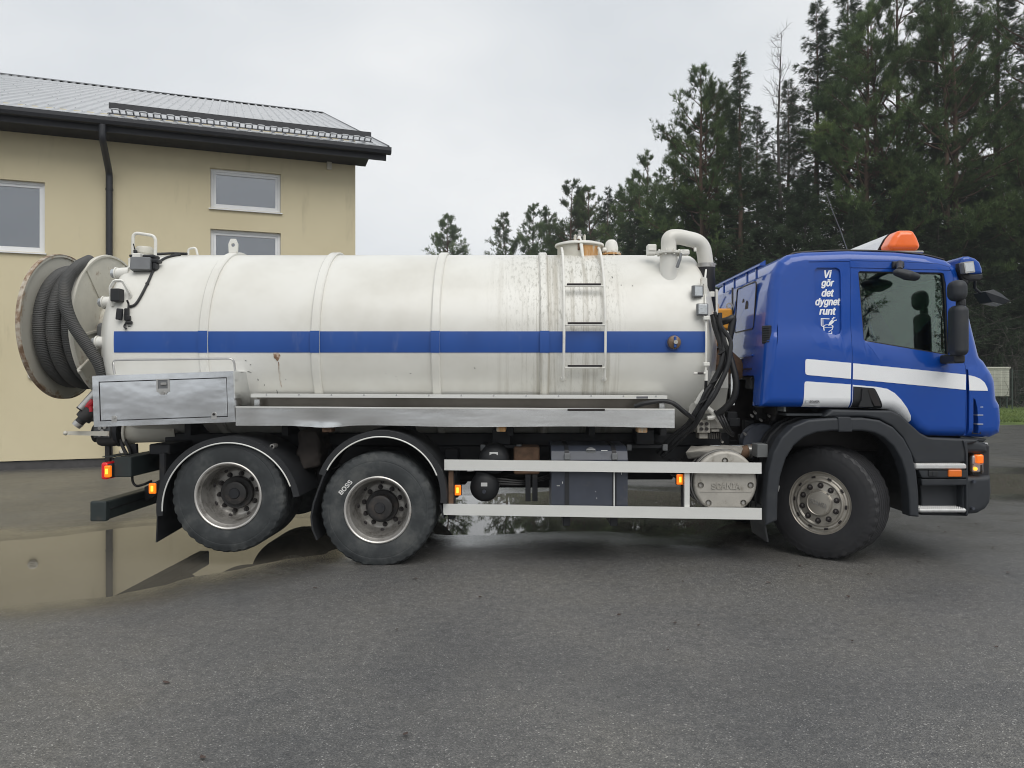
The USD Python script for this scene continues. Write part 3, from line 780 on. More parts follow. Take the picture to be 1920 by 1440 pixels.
def tk(x, deg, off=0.0):
    """A point on the tank's shell: deg = 0 faces the viewer, 90 is the top."""
    a = math.radians(deg)
    return np.array([x, TY - (TR + off) * math.cos(a), TZ + (TR + off) * math.sin(a)])


def shell_patch(x0, x1, d0, d1, off, n=24, m=2, t=.003):
    a = np.radians(np.linspace(d0, d1, n))
    out = np.stack([TY - (TR + off) * np.cos(a), TZ + (TR + off) * np.sin(a)], 1)
    inn = np.stack([TY - (TR + off - t) * np.cos(a), TZ + (TR + off - t) * np.sin(a)], 1)[::-1]
    return plate_x(Polygon(np.vstack([out, inn])), x0, x1)


# --- tank
prof = [(0, -4.36), (.30, -4.34), (.55, -4.28), (.74, -4.20), (.86, -4.12), (.92, -4.07), (.955, -4.035), (.975, -3.995), (TR, -3.95)]
prof += [(TR, x) for x in np.linspace(-3.6, 1.5, 12)] + [(TR, 1.70), (.972, 1.735), (.955, 1.76), (.90, 1.80), (.80, 1.86), (.6, 1.93), (.3, 1.985), (0, 2.0)]
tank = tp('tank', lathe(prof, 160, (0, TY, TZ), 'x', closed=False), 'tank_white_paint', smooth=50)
RINGS = (-3.08, -2.01, -.86, .184)
for x in RINGS:
    w = .043
    tp('ring', lathe([(TR - .01, x - w), (TR + .018, x - w), (TR + .028, x - w + .012), (TR + .028, x + w - .012), (TR + .018, x + w), (TR - .01, x + w)], 140, (0, TY, TZ), 'x'), 'tank_white_paint', tank, smooth=35)
tp('stripe', shell_patch(-3.94, 1.722, -5.8, 6.1, .004), 'stripe_blue_paint', tank)
for x in RINGS:
    tp('ring_stripe', shell_patch(x - .0445, x + .0445, -5.8, 6.1, .0315), 'stripe_blue_paint', tank)
# rust spot and its run
rs = on_tank(519, 667)
th0 = math.degrees(math.asin((rs[2] - TZ) / TR))
rr_ = np.random.default_rng(5)
pts = [(math.cos(a) * rr_.uniform(.022, .038), math.sin(a) * rr_.uniform(.03, .055)) for a in np.linspace(0, 2 * np.pi, 17)[:-1]]
look('rust_stain', (0.26, 0.15, 0.09), 0.8, var=0.5, scale=30, dirt=(0.55, 0.45, 0.36), dscale=30, dlo=0.45, dhi=0.6)


def tank_decal(outline, x, deg, off=.003):
    p = Polygon(outline)
    v, f = plate(p, 0, .002)
    t = Manifold(manifold3d.Mesh(np.asarray(v, np.float32), np.asarray(f, np.uint32)))
    v2 = v.copy()
    out = np.array([tk(x + q[0], deg + math.degrees(q[2] / TR), off - q[1] * .8) for q in v2])
    return out, f


tp('rust_spot', tank_decal(pts, rs[0], th0), 'rust_stain', tank)
tp('rust_run', tank_decal([(-.004, 0), (.003, 0), (.006, -.12), (.004, -.24), (0, -.26), (-.005, -.2), (-.006, -.1)], rs[0] + .015, th0 - 3.5), 'rust_stain', tank)
look('scuff_black', (0.05, 0.05, 0.048), 0.7, var=0.4)
for (px, py, w_, h_, sl) in ((468, 697, .045, .005, -.3), (461, 676, .02, .004, -.5), (470, 684, .012, .006, .4), (484, 712, .008, .02, .2), (496, 722, .006, .016, 1), (380, 668, .006, .04, 0), (376, 697, .006, .03, 0), (536, 712, .01, .004, 0), (243, 612, .035, .008, .1), (770, 700, .02, .003, .3), (890, 690, .015, .004, -.2), (1148, 520, .01, .03, .15), (1165, 535, .012, .006, .4), (1186, 536, .012, .008, -.6), (520, 735, .006, .05, 0)):
    c_ = on_tank(px, py)
    de = math.degrees(math.asin(np.clip((c_[2] - TZ) / TR, -1, 1)))
    o = [(-w_ / 2, h_ / 2 - sl * w_ / 2 * -1 * 0), (-w_ / 4, h_ / 2 + .002), (w_ / 2, sl * w_ * .5), (w_ / 4, -h_ / 2 + sl * w_ * .3), (-w_ / 3, -h_ / 2)]
    try:
        tp('scuff', tank_decal(list(Polygon(o).convex_hull.exterior.coords)[:-1], c_[0], de), 'scuff_black', tank)
    except Exception:
        pass

# lifting lug on the first ring, small hoop
lug = at(450, 470, .95)
L_ = Polygon([(-.045, -.06), (.045, -.06), (.05, .03), (.025, .085), (-.025, .085), (-.05, .03)]).difference(Point(0, .02).buffer(.02, 8))
tp('lifting_lug', xf(plate(L_, -.012, .012), trimesh.transformations.translation_matrix((RINGS[0], 1.02, TZ + TR + .06))), 'white_trim_paint', tank, smooth=False)
h0 = (-3.52, 1.05)
tp('hoop', tube(bent([(-3.57, 1.05, 3.02), (-3.57, 1.05, 3.085), (-3.49, 1.05, 3.10), (-3.47, 1.05, 3.02)], .03), .012, 8), 'white_trim_paint', tank)

# manhole
mx, my = .585, 1.22
MU = .04
tp_ = tp
mh = tp('manhole', lathe([(0, 2.86), (.238, 2.86), (.238, 3.085), (.25, 3.088), (.25, 3.09), (0, 3.09)], 48, (mx, my, MU), 'z'), 'worn_cream_paint', label='cream manhole neck streaked with rust')
tp('lid', lathe([(0, 3.092), (.262, 3.092), (.267, 3.10), (.262, 3.118), (.2, 3.135), (0, 3.145)], 48, (mx, my, MU), 'z'), 'white_trim_paint', mh)
for k_, dx_ in enumerate((-.05, .05)):
    tp('clamp_cheek', cbox(mx + dx_ - .012, mx + dx_ + .012, my - .10, my + .04, 3.17, 3.255, .01), 'worn_cream_paint', mh)
tp('clamp_screw', join(cyl((mx, my - .03, 3.16), (mx, my - .03, 3.29), .016, 10), cyl((mx, my - .03, 3.24), (mx, my - .03, 3.265), .032, 6), raw(Manifold.sphere(.02, 10).translate((mx, my - .03, 3.295)))), 'bare_metal', mh)
tp('clamp_handle', tube([(mx - .01, my - .10, 3.22), (mx, my - .24, 3.13), (mx + .012, my - .33, 2.985), (mx + .02, my - .38, 2.93)], [.02, .02, .014, .012], 8), 'white_trim_paint', mh)
tp('clamp_hook', join(cbox(mx - .035, mx - .012, my - .25, my - .18, 3.06, 3.18, .006), cbox(mx - .075, mx - .04, my - .02, my + .05, 3.17, 3.22, .008)), 'rust_brown', mh)
look('rust_wash', (0.50, 0.27, 0.10), 0.7, var=0.25, scale=14, stretch=(2, 2, .3), dirt=(0.50, 0.46, 0.38), dscale=7, dlo=0.46, dhi=0.62)
a_ = np.radians(np.linspace(-86, -40, 14))
o_ = np.vstack([np.stack([mx + .2400 * np.cos(a_), my + .2400 * np.sin(a_)], 1), np.stack([mx + .2386 * np.cos(a_), my + .2386 * np.sin(a_)], 1)[::-1]])
rw = trimesh.creation.extrude_polygon(Polygon(o_), .195, engine='earcut'); rw.apply_translation((0, 0, 2.925))
tp('rust_wash', rw, 'rust_wash', mh)

# float valve dome beside it
vx0, vy0 = .93, 1.22
dm = tp('valve_dome', lathe([(0, 2.98), (.05, 2.98), (.05, 3.05), (.072, 3.07), (.074, 3.13), (.06, 3.185), (.035, 3.21), (0, 3.217)], 28, (vx0, vy0, 0), 'z'), 'white_trim_paint')
tp('flange', lathe([(.045, 3.045), (.105, 3.045), (.105, 3.062), (.045, 3.062)], 28, (vx0, vy0, 0), 'z'), 'rust_wash', dm)
for a in np.arange(8) * 45 + 10:
    q = (vx0 + .088 * math.cos(math.radians(a)), vy0 + .088 * math.sin(math.radians(a)))
    tp('bolt', cyl((*q, 3.015), (*q, 3.078), .011, 6), 'worn_cream_paint', dm)
tp('side_nozzle', cyl((vx0 - .05, vy0 - .02, 3.10), (vx0 - .105, vy0 - .03, 3.10), .026, 12), 'white_trim_paint', dm)

# ladder
lx = ((.362, .385), (.757, .772))
ldp = []
rails = []
for b0, t0 in lx:
    P_ = [tk(b0 + (t0 - b0) * s_, d_, .075) for s_, d_ in zip(np.linspace(0, 1, 14), np.linspace(-20, 82, 14))]
    P_ = [tk(b0, -20.5, .0)] + P_
    rails.append(bent(P_, .03, 3))
lad = tp('ladder', tube(rails[0], .013, 8), 'white_trim_paint')
tp('rail', tube(rails[1], .013, 8), 'white_trim_paint', lad)
for b0, t0 in lx:
    tp('rail_foot', raw(Manifold.sphere(.026, 12).translate(tuple(tk(b0, -20.5, .03)))), 'white_trim_paint', lad)
for deg in (-13.2, 9.0, 31.5):
    a, b = tk(.372, deg, .075), tk(.762, deg, .075)
    tp('rung', cbox(a[0] + .005, b[0] - .005, a[1] - .016, a[1] + .02, a[2] - .012, a[2] + .004, .003), 'white_trim_paint', lad)
    tp('rung_grip', cbox(a[0] + .03, b[0] - .03, a[1] - .021, a[1] + .018, a[2] + .0045, a[2] + .021, .004), 'nut_dark', lad)

# inspection cap in the stripe
cp = on_tank(1263, 642)
c_ = np.array([cp[0], cp[1], cp[2]])
look('aged_brass', (0.17, 0.115, 0.075), 0.45, metal=0.4, var=0.2)
ic = tp('inspection_cap', lathe([(0, -.075), (.035, -.072), (.06, -.055), (.066, -.02), (.066, .05), (0, .05)], 28, c_, 'y'), 'aged_brass')
tp('cap_ring', lathe([(.066, -.02), (.074, -.02), (.074, .03), (.066, .03)], 28, c_, 'y'), 'stripe_blue_paint', ic)
tp('cap_grip', cbox(c_[0] - .012, c_[0] + .012, c_[1] - .09, c_[1] - .05, c_[2] - .055, c_[2] + .055, .008), 'stripe_blue_paint', ic)
tp('cap_screw', cyl((c_[0] + .004, c_[1] - .097, c_[2]), (c_[0] + .004, c_[1] - .06, c_[2]), .02, 12), 'bare_metal', ic)

# suction pipe: nozzle, flange, clamp, swan neck, black rubber hose
EX, EY = 1.43, .58
tp('nozzle', lathe([(0, 2.35), (.088, 2.35), (.088, 2.95), (0, 2.95)], 32, (EX, EY, 0), 'z'), 'tank_white_paint')
pth = bent([(EX, EY, 2.94), (EX, EY, 3.12), (EX + .10, EY + .03, 3.135), (EX + .365, EY + .10, 3.09), (EX + .40, EY + .115, 2.86)], .155, 9)
sw = tp('swan_neck_pipe', tube(pth, .076, 28), 'tank_white_paint')
tp('flange', lathe([(.06, 2.95), (.118, 2.95), (.124, 2.957), (.124, 2.978), (.06, 2.978)], 36, (EX, EY, 0), 'z'), 'white_trim_paint', sw)
for a in np.arange(8) * 45 + 20:
    q = (EX + .105 * math.cos(math.radians(a)), EY + .105 * math.sin(math.radians(a)))
    tp('flange_bolt', cyl((*q, 2.937), (*q, 2.995), .011, 6), 'white_trim_paint', sw)
tp('valve_body', join(cbox(EX + .09, EX + .19, EY - .10, EY - .02, 2.93, 2.985, .012), cyl((EX + .12, EY - .12, 2.955), (EX + .12, EY + .05, 2.955), .022, 12)), 'white_trim_paint', sw)
tp('valve_lever', tube([(EX + .10, EY - .12, 2.94), (EX + .085, EY - .14, 2.88), (EX + .055, EY - .145, 2.80)], [.012, .015, .016], 8), 'grey_lamp_body', sw)
tp('vent_block', join(cbox(EX - .20, EX - .11, EY + .06, EY + .16, 2.96, 3.065, .008), cbox(EX - .19, EX - .12, EY + .05, EY + .059, 3.0, 3.012, .001)), 'white_trim_paint', sw)
tp('drain_plug', cyl((EX + .27, EY + .03, 3.02), (EX + .27, EY + .02, 2.985), .014, 8), 'white_trim_paint', sw)
he = np.array(pth[-1])
tp('hose_clamp', lathe([(.082, 2.835), (.092, 2.835), (.092, 2.875), (.082, 2.875)], 32, (he[0], he[1], 0), 'z'), 'bare_metal', sw)
tp('rubber_hose', tube([he + (0, 0, 0), he + (0, 0, -.12), he + (.02, .03, -.45), he + (.03, .12, -.80), he + (.02, .22, -1.15)], .089, 24), 'black_cable', sw)

# work lamps and sight tube on the tank's front edge
def work_lamp(px, py, y, yaw, parent, w=.11, h=.115, d=.05):
    c = at(px, py, y)
    M = trimesh.transformations.translation_matrix(c) @ rotm(yaw, (0, 0, 1))
    p_ = tp('work_lamp', xf(raw(rbox(-w / 2, w / 2, 0, d, -h / 2, h / 2, .012)), M), 'grey_lamp_body', parent)
    tp('lamp_lens', xf(raw(rbox(-w / 2 + .012, w / 2 - .012, -.006, .004, -h / 2 + .012, h / 2 - .012, .0045, 8)), M), 'lamp_glass', p_)
    tp('lamp_fins', xf(join(*[cbox(-w / 2 + .02, w / 2 - .02, d + .001, d + .022, z_, z_ + .005, .001) for z_ in np.linspace(-h / 2 + .015, h / 2 - .02, 6)]), M), 'grey_lamp_body', p_)
    return p_


work_lamp(1310, 546, .33, 22, truck)
work_lamp(1318, 580, .22, 4, truck)
tp('lamp_bracket', plate(pp([(1314, 522), (1318, 519), (1326, 521), (1327, 556), (1316, 561), (1313, 560), (1313, 555), (1320, 552), (1320, 532), (1314, 536)], .38), .385, .415), 'white_trim_paint', smooth=False)
st = tp('sight_tube', tube([at(1324, 505, .62), at(1321, 530, .47), at(1324, 595, .245), at(1324, 640, .225), at(1323, 728, .24)], .010, 10), 'white_trim_paint')
for py_ in (597, 683):
    q = at(1324, py_, .24)
    tp('clip', cbox(q[0] - .03, q[0] + .03, q[1] - .03, q[1] + .02, q[2] - .018, q[2] + .018, .006), 'white_trim_paint', st)
q = at(1323, 700, .225)
tp('tap', join(cyl(q + (0, -.02, .03), q + (0, -.02, -.07), .018, 10), cyl(q + (0, -.03, 0), q + (-.12, -.04, 0), .009, 8)), 'white_trim_paint', st)
tp('tap_handle', cyl(q + (-.03, -.045, 0), q + (-.085, -.045, 0), .011, 8), 'nut_dark', st)
tp('drain_hose', tube(spline([q + (0, -.02, -.07), at(1322, 740, .25), at(1316, 758, .28), at(1309, 775, .3)]), .015, 8), 'black_cable', st)

# beacon bracket, hoop and lamp box on the rear of the tank
U = [at(249, 492, .80), at(249.5, 436, .80), at(292, 437, .80), at(291, 490, .80)]
U[1][2] += .0; U[2][2] -= .03
hp = tp('guard_hoop', tube(bent(U, .06, 6), .016, 10), 'white_trim_paint')
bc = at(271, 486, .84)
bk = tp('rear_beacon', lathe([(0, 0), (.082, 0), (.082, .05), (.088, .055), (.088, .10), (.075, .125), (.02, .13), (0, .13)], 28, bc, 'z'), 'worn_cream_paint')
tp('beacon_stand', cbox(bc[0] - .12, bc[0] + .12, bc[1] - .10, bc[1] + .1, bc[2] - .16, bc[2] - .001, .006), 'white_trim_paint', bk)
tp('beacon_clamp', join(cyl(bc + (-.045, -.10, .03), bc + (-.045, -.10, .075), .018, 10), cyl(bc + (-.045, -.10, .07), bc + (-.06, -.11, .14), .006, 6), cbox(bc[0] - .10, bc[0] - .02, bc[1] - .12, bc[1] - .08, bc[2] + .005, bc[2] + .03, .006)), 'black_plastic', bk)
b0, b1 = at(248, 508, .56), at(284, 484, .56)
lb = tp('lamp_box', xf(raw(cbox(-.095, .095, -.05, .10, -.065, .065, .006)), trimesh.transformations.translation_matrix((b0 + b1) / 2) @ rotm(6, (0, 0, 1)) @ rotm(-8, (1, 0, 0))), 'grey_lamp_body')
mid_ = (b0 + b1) / 2
tp('lamp_arm', join(cbox(mid_[0] - .10, mid_[0] - .02, mid_[1] + .0, mid_[1] + .12, mid_[2] + .066, mid_[2] + .115, .006), cbox(mid_[0] - .1, mid_[0] + .05, mid_[1] + .1, mid_[1] + .24, mid_[2] - .03, mid_[2] + .11, .01)), 'white_trim_paint', lb)
tp('lamp_hinge', join(cbox(mid_[0] - .01, mid_[0] + .11, mid_[1] + .02, mid_[1] + .16, mid_[2] + .07, mid_[2] + .105, .012), cbox(mid_[0] + .06, mid_[0] + .16, mid_[1] - .0, mid_[1] + .1, mid_[2] + .02, mid_[2] + .06, .01), cbox(mid_[0] + .1, mid_[0] + .14, mid_[1], mid_[1] + .08, mid_[2] - .05, mid_[2] + .02, .01)), 'black_plastic', lb)
cb_ = tp('black_cable', tube(spline([on_tank(*q_, .012) for q_ in ((338, 477.5), (318, 481), (304, 487), (294, 496), (287, 508), (278, 528), (268, 548), (259, 564), (252, 572), (243, 575))], 6), .013, 8), 'black_cable')
tp('cable_run', tube(spline([tk(-3.55, 74, .02), tk(-3.75, 76, .02), tk(-3.98, 70, .02)], 6), .014, 8), 'black_cable', cb_)
for k_, q_ in enumerate(((330, 478), (288, 506), (276, 532))):
    p_ = on_tank(*q_, .012)
    tp('cable_tie', raw(Manifold.sphere(.02, 8).translate(tuple(p_))), 'black_cable', cb_)
# reversing lamp in its white six sided guard
c_ = on_tank(230, 552, .0)
oc = lambda s: Polygon([(-.105 * s, -.10), (-.105 * s, .07), (-.05 * s, .14), (.06 * s, .14), (.135 * s, -.03), (.10 * s, -.06)])
gd = tp('lamp_guard', tube(bent([c_ + (-.07, -.06, -.12), c_ + (-.085, -.07, .06), c_ + (-.045, -.07, .125), c_ + (.03, -.06, .125), c_ + (.095, -.03, -.01), c_ + (.06, .0, -.10)], .01, 2), [.017] * 4 * 2 + [.017] * (2 + 8 - 8 + 0) if False else .016, 4), 'white_trim_paint')
tp('reversing_lamp', raw(rbox(c_[0] - .055, c_[0] + .035, c_[1] - .13, c_[1] - .03, c_[2] - .08, c_[2] + .045, .012)), 'black_plastic', gd)
bz = on_tank(229.5, 590, .0)
tp('warning_buzzer', xf(raw(cbox(-.027, .027, -.075, -.03, -.055, .055, .008)), trimesh.transformations.translation_matrix(bz) @ rotm(6, (0, 1, 0))), 'black_plastic', gd)
tp('lamp_cable', tube(spline([on_tank(*q_, o_) for *q_, o_ in ((238, 563, .06), (241, 571, .03), (240, 584, .02), (241, 598, .02), (236, 606, .02), (233, 612, .02), (237, 617, .02))], 6), .010, 7), 'black_cable', gd)
for px_, py_, w_, h_ in ((240, 590, .022, .10), (242, 597, .03, .03), (245, 605, .03, .012)):
    q_ = on_tank(px_, py_, .0)
    tp('cable_plug', raw(rbox(q_[0] - w_ / 2 - .01, q_[0] + w_ / 2 + .01, q_[1] - .04, q_[1] - .002, q_[2] - h_ / 2 - .01, q_[2] + h_ / 2 + .01, .009, 8)), 'black_cable', gd)
# caged lamps on the rear door
for (px, py) in ((198, 567), (186, 642), (222, 513)):
    q = at(px, py, .62 if py != 642 else .45)
    cl_ = tp('caged_lamp', cyl(q + (-.01, 0, 0), q + (.12, 0, .01), .055, 20), 'white_trim_paint')
    tp('lamp_bulb', cyl(q + (-.06, 0, 0), q + (-.012, 0, 0), .045, 20, .05), 'lamp_glass', cl_)
    tp('lamp_cage', lathe([(.058, -.02), (.066, -.02), (.066, -.008), (.058, -.008)], 24, q, 'x'), 'white_trim_paint', cl_)

# --- hose reel at the tail
RX1, RX2, RY, RZ, RR = -4.98, -4.47, 1.22, 2.27, .765
def flange_disc(x, r, bead=.022):
    return lathe([(.0, x - .006), (r - .02, x - .006), (r - .02, x - bead), (r, x - bead), (r + .006, x), (r, x + bead), (r - .02, x + bead), (r - .02, x + .006), (0, x + .006)], 96, (0, RY, RZ), 'x')
MATS['reel_paint'] = usdkit.material(stage, '/World/Looks/reel_paint', {
    'g': ('geometry', {}), 'o': ('vector_math', {'math_type': 'subtract', 'vector2': (-4.7, RY, RZ)}), 'mp': ('mapping', {'scale': (0.0, 1.0, 1.0)}), 'l': ('vector_math', {'math_type': 'length'}),
    'n': ('noise_texture', {'scale': 5.0, 'detail': 8, 'roughness': 0.7}), 'a': ('math', {'math_type': 'multiply_add', 'value2': 0.75, 'value3': -0.375}), 'ad': ('math', {'math_type': 'add'}),
    'k': ('rgb_ramp', {'ramp': [(0.0, (0.55, 0.535, 0.47)), (0.76, (0.52, 0.50, 0.43)), (0.85, (0.34, 0.24, 0.15)), (0.94, (0.19, 0.095, 0.045)), (1.0, (0.17, 0.08, 0.04))]}),
    'p': ('principled_bsdf', {'roughness': 0.6})},
    [('g.position', 'o.vector1'), ('o.vector', 'mp.vector'), ('mp.vector', 'l.vector1'), ('g.position', 'n.vector'), ('n.fac', 'a.value1'), ('l.value', 'ad.value1'), ('a.value', 'ad.value2'), ('ad.value', 'k.fac'), ('k.color', 'p.base_color')], surface='p.BSDF')
reel = tp('hose_reel', flange_disc(RX2, RR), 'worn_cream_paint', label='cream steel hose reel with rust on its rims')
tp('outer_flange', flange_disc(RX1, RR), 'reel_paint', reel)
tp('rusty_rim', lathe([(RR + .004, RX1 - .024), (RR + .012, RX1 - .022), (RR + .012, RX1 + .022), (RR + .004, RX1 + .024)], 96, (0, RY, RZ), 'x'), 'rusty_edge', reel)
tp('drum', lathe([(0, RX1 + .01), (.50, RX1 + .01), (.50, RX2 - .01), (0, RX2 - .01)], 48, (0, RY, RZ), 'x'), 'worn_cream_paint', reel)
for a in range(0, 360, 60):
    c, s = math.cos(math.radians(a + 12)), math.sin(math.radians(a + 12))
    tp('spoke', hullpts([(x_, RY + c * r_ - s * w_, RZ + s * r_ + c * w_) for x_ in (RX2 + .006, RX2 + .018) for r_ in (.24, RR - .03) for w_ in (-.012, .012)]), 'worn_cream_paint', reel)
tp('hub', lathe([(.0, RX2 + .006), (.26, RX2 + .006), (.26, RX2 + .05), (.245, RX2 + .05), (.245, RX2 + .012), (0, RX2 + .012)], 40, (0, RY, RZ), 'x'), 'worn_cream_paint', reel)
tp('hub_motor', lathe([(0, RX2 + .012), (.16, RX2 + .012), (.16, RX2 + .09), (.12, RX2 + .10), (.12, RX2 + .3), (0, RX2 + .3)], 32, (0, RY, RZ), 'x'), 'hub_black', reel)
tp('drive_case', raw(rbox(RX2 + .05, RX2 + .25, RY - .42, RY - .12, RZ - .22, RZ + .02, .05)), 'grey_lamp_body', reel)
tp('swivel_arm', cbox(RX2 + .06, -4.05, RY + .1, RY + .25, RZ - .08, RZ + .08, .01), 'worn_cream_paint', reel)
tp('brake_lever', tube([at(150, 698, .55), at(147, 694, .56), at(172, 668, .72)], [.019, .017, .012], 10), 'worn_cream_paint', reel)

# the suction hose wound on it: a thing of its own
def hose_along(pts, r=.062, pitch=.017):
    p = np.asarray(pts, float)
    seg = np.linalg.norm(np.diff(p, axis=0), axis=1)
    s = np.r_[0, np.cumsum(seg)]
    n = int(s[-1] / pitch) * 3
    u = np.linspace(0, s[-1], n)
    q = np.stack([np.interp(u, s, p[:, k]) for k in range(3)], 1)
    ph = (np.arange(n) % 3)
    return tube(q, np.where(ph == 0, r - .0065, r), 18)
hose = thing('suction_hose', 'thick grey corrugated suction hose wound on the reel, its end hanging down beside the tank', 'hose', (-4.75, RY, RZ - .7))
wr = []
for k_, (x_, r_) in enumerate(((RX1 + .105, .585), (RX1 + .25, .60), (RX1 + .395, .585))):
    a = np.radians(np.linspace(180, 540, 160))
    loop_ = np.stack([x_ + .015 * np.sin(a), RY - r_ * np.cos(a), RZ + r_ * np.sin(a)], 1)
    part('coil', hose_along(loop_, .073), 'hose_rubber', hose, smooth=60)
a = np.radians(np.linspace(-190, 40, 90))
lp = np.stack([RX1 + .19 + .1 * np.linspace(0, 1, 90), RY - .69 * np.cos(a), RZ + .69 * np.sin(a)], 1)
end = spline([at(168, 488, .95), at(146, 500, .66), at(128, 520, .50), at(121, 545, .40), at(124, 575, .35), at(135, 605, .33), at(152, 632, .34), at(172, 661, .37), at(189, 690, .42), at(196, 720, .5), at(199, 760, .6)], 12)
part('free_end', hose_along(end, .058), 'hose_rubber', hose, smooth=60)
a = np.radians(np.linspace(-150, 150, 140))
part('inner_coil', hose_along(np.stack([np.full(140, RX1 + .31), RY + .66 * np.cos(a + np.pi) * 1.0, RZ + .66 * np.sin(a)], 1) * 1.0, .055) if False else hose_along(np.stack([np.full(140, RX1 + .32) + .02 * np.sin(a), RY - .535 * np.cos(a), RZ + .535 * np.sin(a)], 1), .055), 'hose_rubber', hose, smooth=60)

# --- stainless tool box with hinged door
tb_c = at(308, 748, 0.0)
TB = trimesh.transformations.translation_matrix(tb_c) @ rotm(-2.0, (0, 1, 0))
tbw, tbh = 1.30, .47
box_ = xf(raw(cbox(-tbw / 2, tbw / 2, .0, .40, -tbh / 2, tbh / 2, .008)), TB)
toolbox = tp('tool_box', box_, 'brushed_stainless')
fr_ = sbox(-tbw / 2, -tbh / 2, tbw / 2, tbh / 2).difference(sbox(-tbw / 2 + .058, -tbh / 2 + .05, tbw / 2 - .062, tbh / 2 - .055))
tp('door_frame', xf(plate(fr_, -.014, -.001), TB), 'brushed_stainless', toolbox, smooth=False)
tp('door_gap', xf(plate(sbox(-tbw / 2 + .058, -tbh / 2 + .05, tbw / 2 - .062, tbh / 2 - .055), -.003, -.0005), TB), 'nut_dark', toolbox, smooth=False)
tp('door', xf(raw(cbox(-tbw / 2 + .066, tbw / 2 - .070, -.013, -.0035, -tbh / 2 + .058, tbh / 2 - .063, .002)), TB), 'brushed_stainless', toolbox, smooth=False)
lk = tp('latch', xf(plate(sbox(-.06, -.06, .06, .06).union(Polygon([(-.045, -.06), (.045, -.06), (.025, -.085), (-.025, -.085)])).difference(sbox(-.045, -.03, .045, .05)), -.020, -.0135), TB @ trimesh.transformations.translation_matrix((0, 0, .125))), 'silver_pipe', toolbox, smooth=False)
tp('latch_dish', xf(raw(cbox(-.044, .044, -.0165, -.0135, .096, .174, .001)), TB), 'grey_lamp_body', lk, smooth=False)
tp('latch_handle', xf(join(cbox(-.02, .035, -.028, -.017, .125, .15, .006), cyl((0, -.03, .055), (0, -.02, .055), .016, 12)), TB), 'bare_metal', lk)
for xx in (-tbw / 2 + .19, tbw / 2 - .19):
    hg = tp('hinge', xf(plate(Point(0, 0).buffer(.024, 8).union(sbox(-.024, -.04, .024, 0)), -.018, -.0135), TB @ trimesh.transformations.translation_matrix((xx, 0, -tbh / 2 + .075))), 'silver_pipe', toolbox, smooth=False)
    tp('hinge_bolt', xf(cyl((xx, -.026, -tbh / 2 + .078), (xx, -.017, -tbh / 2 + .078), .012, 8), TB), 'nut_dark' if xx > 0 else 'silver_pipe', hg)
tp('top_rail', xf(tube(bent([(-.56, .20, tbh / 2), (-.56, .16, tbh / 2 + .135), (.585, .16, tbh / 2 + .135), (.585, .2, tbh / 2)], .05, 5), .0105, 10), TB @ rotm(1.2, (0, 1, 0))), 'silver_pipe', toolbox)
tp('end_plate', plate(pp([(441, 700), (452, 697), (456, 735), (455, 752), (441, 760)], .25), .06, .40), 'dull_stainless', toolbox, smooth=False)

# --- hose tray along the side: dented stainless lip, floor, back panel, white ledge
sl = -.0055
x0, x1 = at(442, 0)[0], at(1265, 0)[0]
nxs, nzs = 120, 10
gx_, gz_ = np.meshgrid(np.linspace(x0, x1, nxs), np.linspace(0, 1, nzs))
zt_, zb_ = at(0, 764.5)[2], at(0, 797)[2]
zz = zb_ + (zt_ - zb_) * gz_ + sl * (gx_ - x0)
dent = .018 * np.exp(-((gx_ - at(600, 0)[0]) / .16) ** 2 - ((gz_ - .3) / .5) ** 2) + .008 * np.exp(-((gx_ - at(470, 0)[0]) / .10) ** 2) * (1 - gz_) + .006 * np.exp(-((gx_ - at(690, 0)[0]) / .2) ** 2) * (1 - gz_) ** 2
sag = -.022 * np.exp(-((gx_ - at(610, 0)[0]) / .22) ** 2) * (1 - gz_) ** 2 + .006 * np.sin(gx_ * 3.1) * (1 - gz_)
yy = dent + .003 * np.sin(gx_ * 2.3)
lipv = np.stack([gx_, yy, zz + sag], -1).reshape(-1, 3)
i, j = np.meshgrid(np.arange(nzs - 1), np.arange(nxs - 1), indexing='ij')
lq = np.stack([i * nxs + j, i * nxs + j + 1, (i + 1) * nxs + j + 1, (i + 1) * nxs + j], -1).reshape(-1, 4)
back_ = lipv + (0, .003, 0)
nL = len(lipv)
edge_ = []
for row in (0, nzs - 1):
    for j_ in range(nxs - 1):
        a_, b_ = row * nxs + j_, row * nxs + j_ + 1
        edge_.append([a_, b_, b_ + nL, a_ + nL] if row else [b_, a_, a_ + nL, b_ + nL])
tray = tp('hose_tray', (np.vstack([lipv, back_]), np.vstack([lq, lq[:, ::-1] + nL, edge_])), 'dull_stainless', smooth=40)
tp('lip_fold', hullpts([(x_, y_, z_ + sl * (x_ - x0)) for x_ in (x0, x1) for y_ in (-.004, .035) for z_ in (zt_ + .001, zt_ + .012)]), 'aluminium_bar', tray, smooth=False)
tp('tray_floor', hullpts([(x_, y_, z_ + sl * (x_ - x0)) for x_ in (x0 + .005, x1) for y_ in (.03, .36) for z_ in (zb_ + .006, zb_ + .012)]), 'dull_stainless', tray, smooth=False)
for xx in (x1,):
    tp('tray_end', cbox(xx - .003, xx, .036, .36, zb_ - .02, zt_ - .02, .001), 'dull_stainless', tray, smooth=False)
u0, u1 = at(470, 0, .2)[0], at(1251, 0, .2)[0]
za, zb2 = at(0, 738.5, .2)[2], at(0, 745, .2)[2]
tp('back_panel', cbox(u0, u1, .36, .364, zb_ - .01, zb2 - .002, .001), 'dark_reflection_stainless', tray, smooth=False)
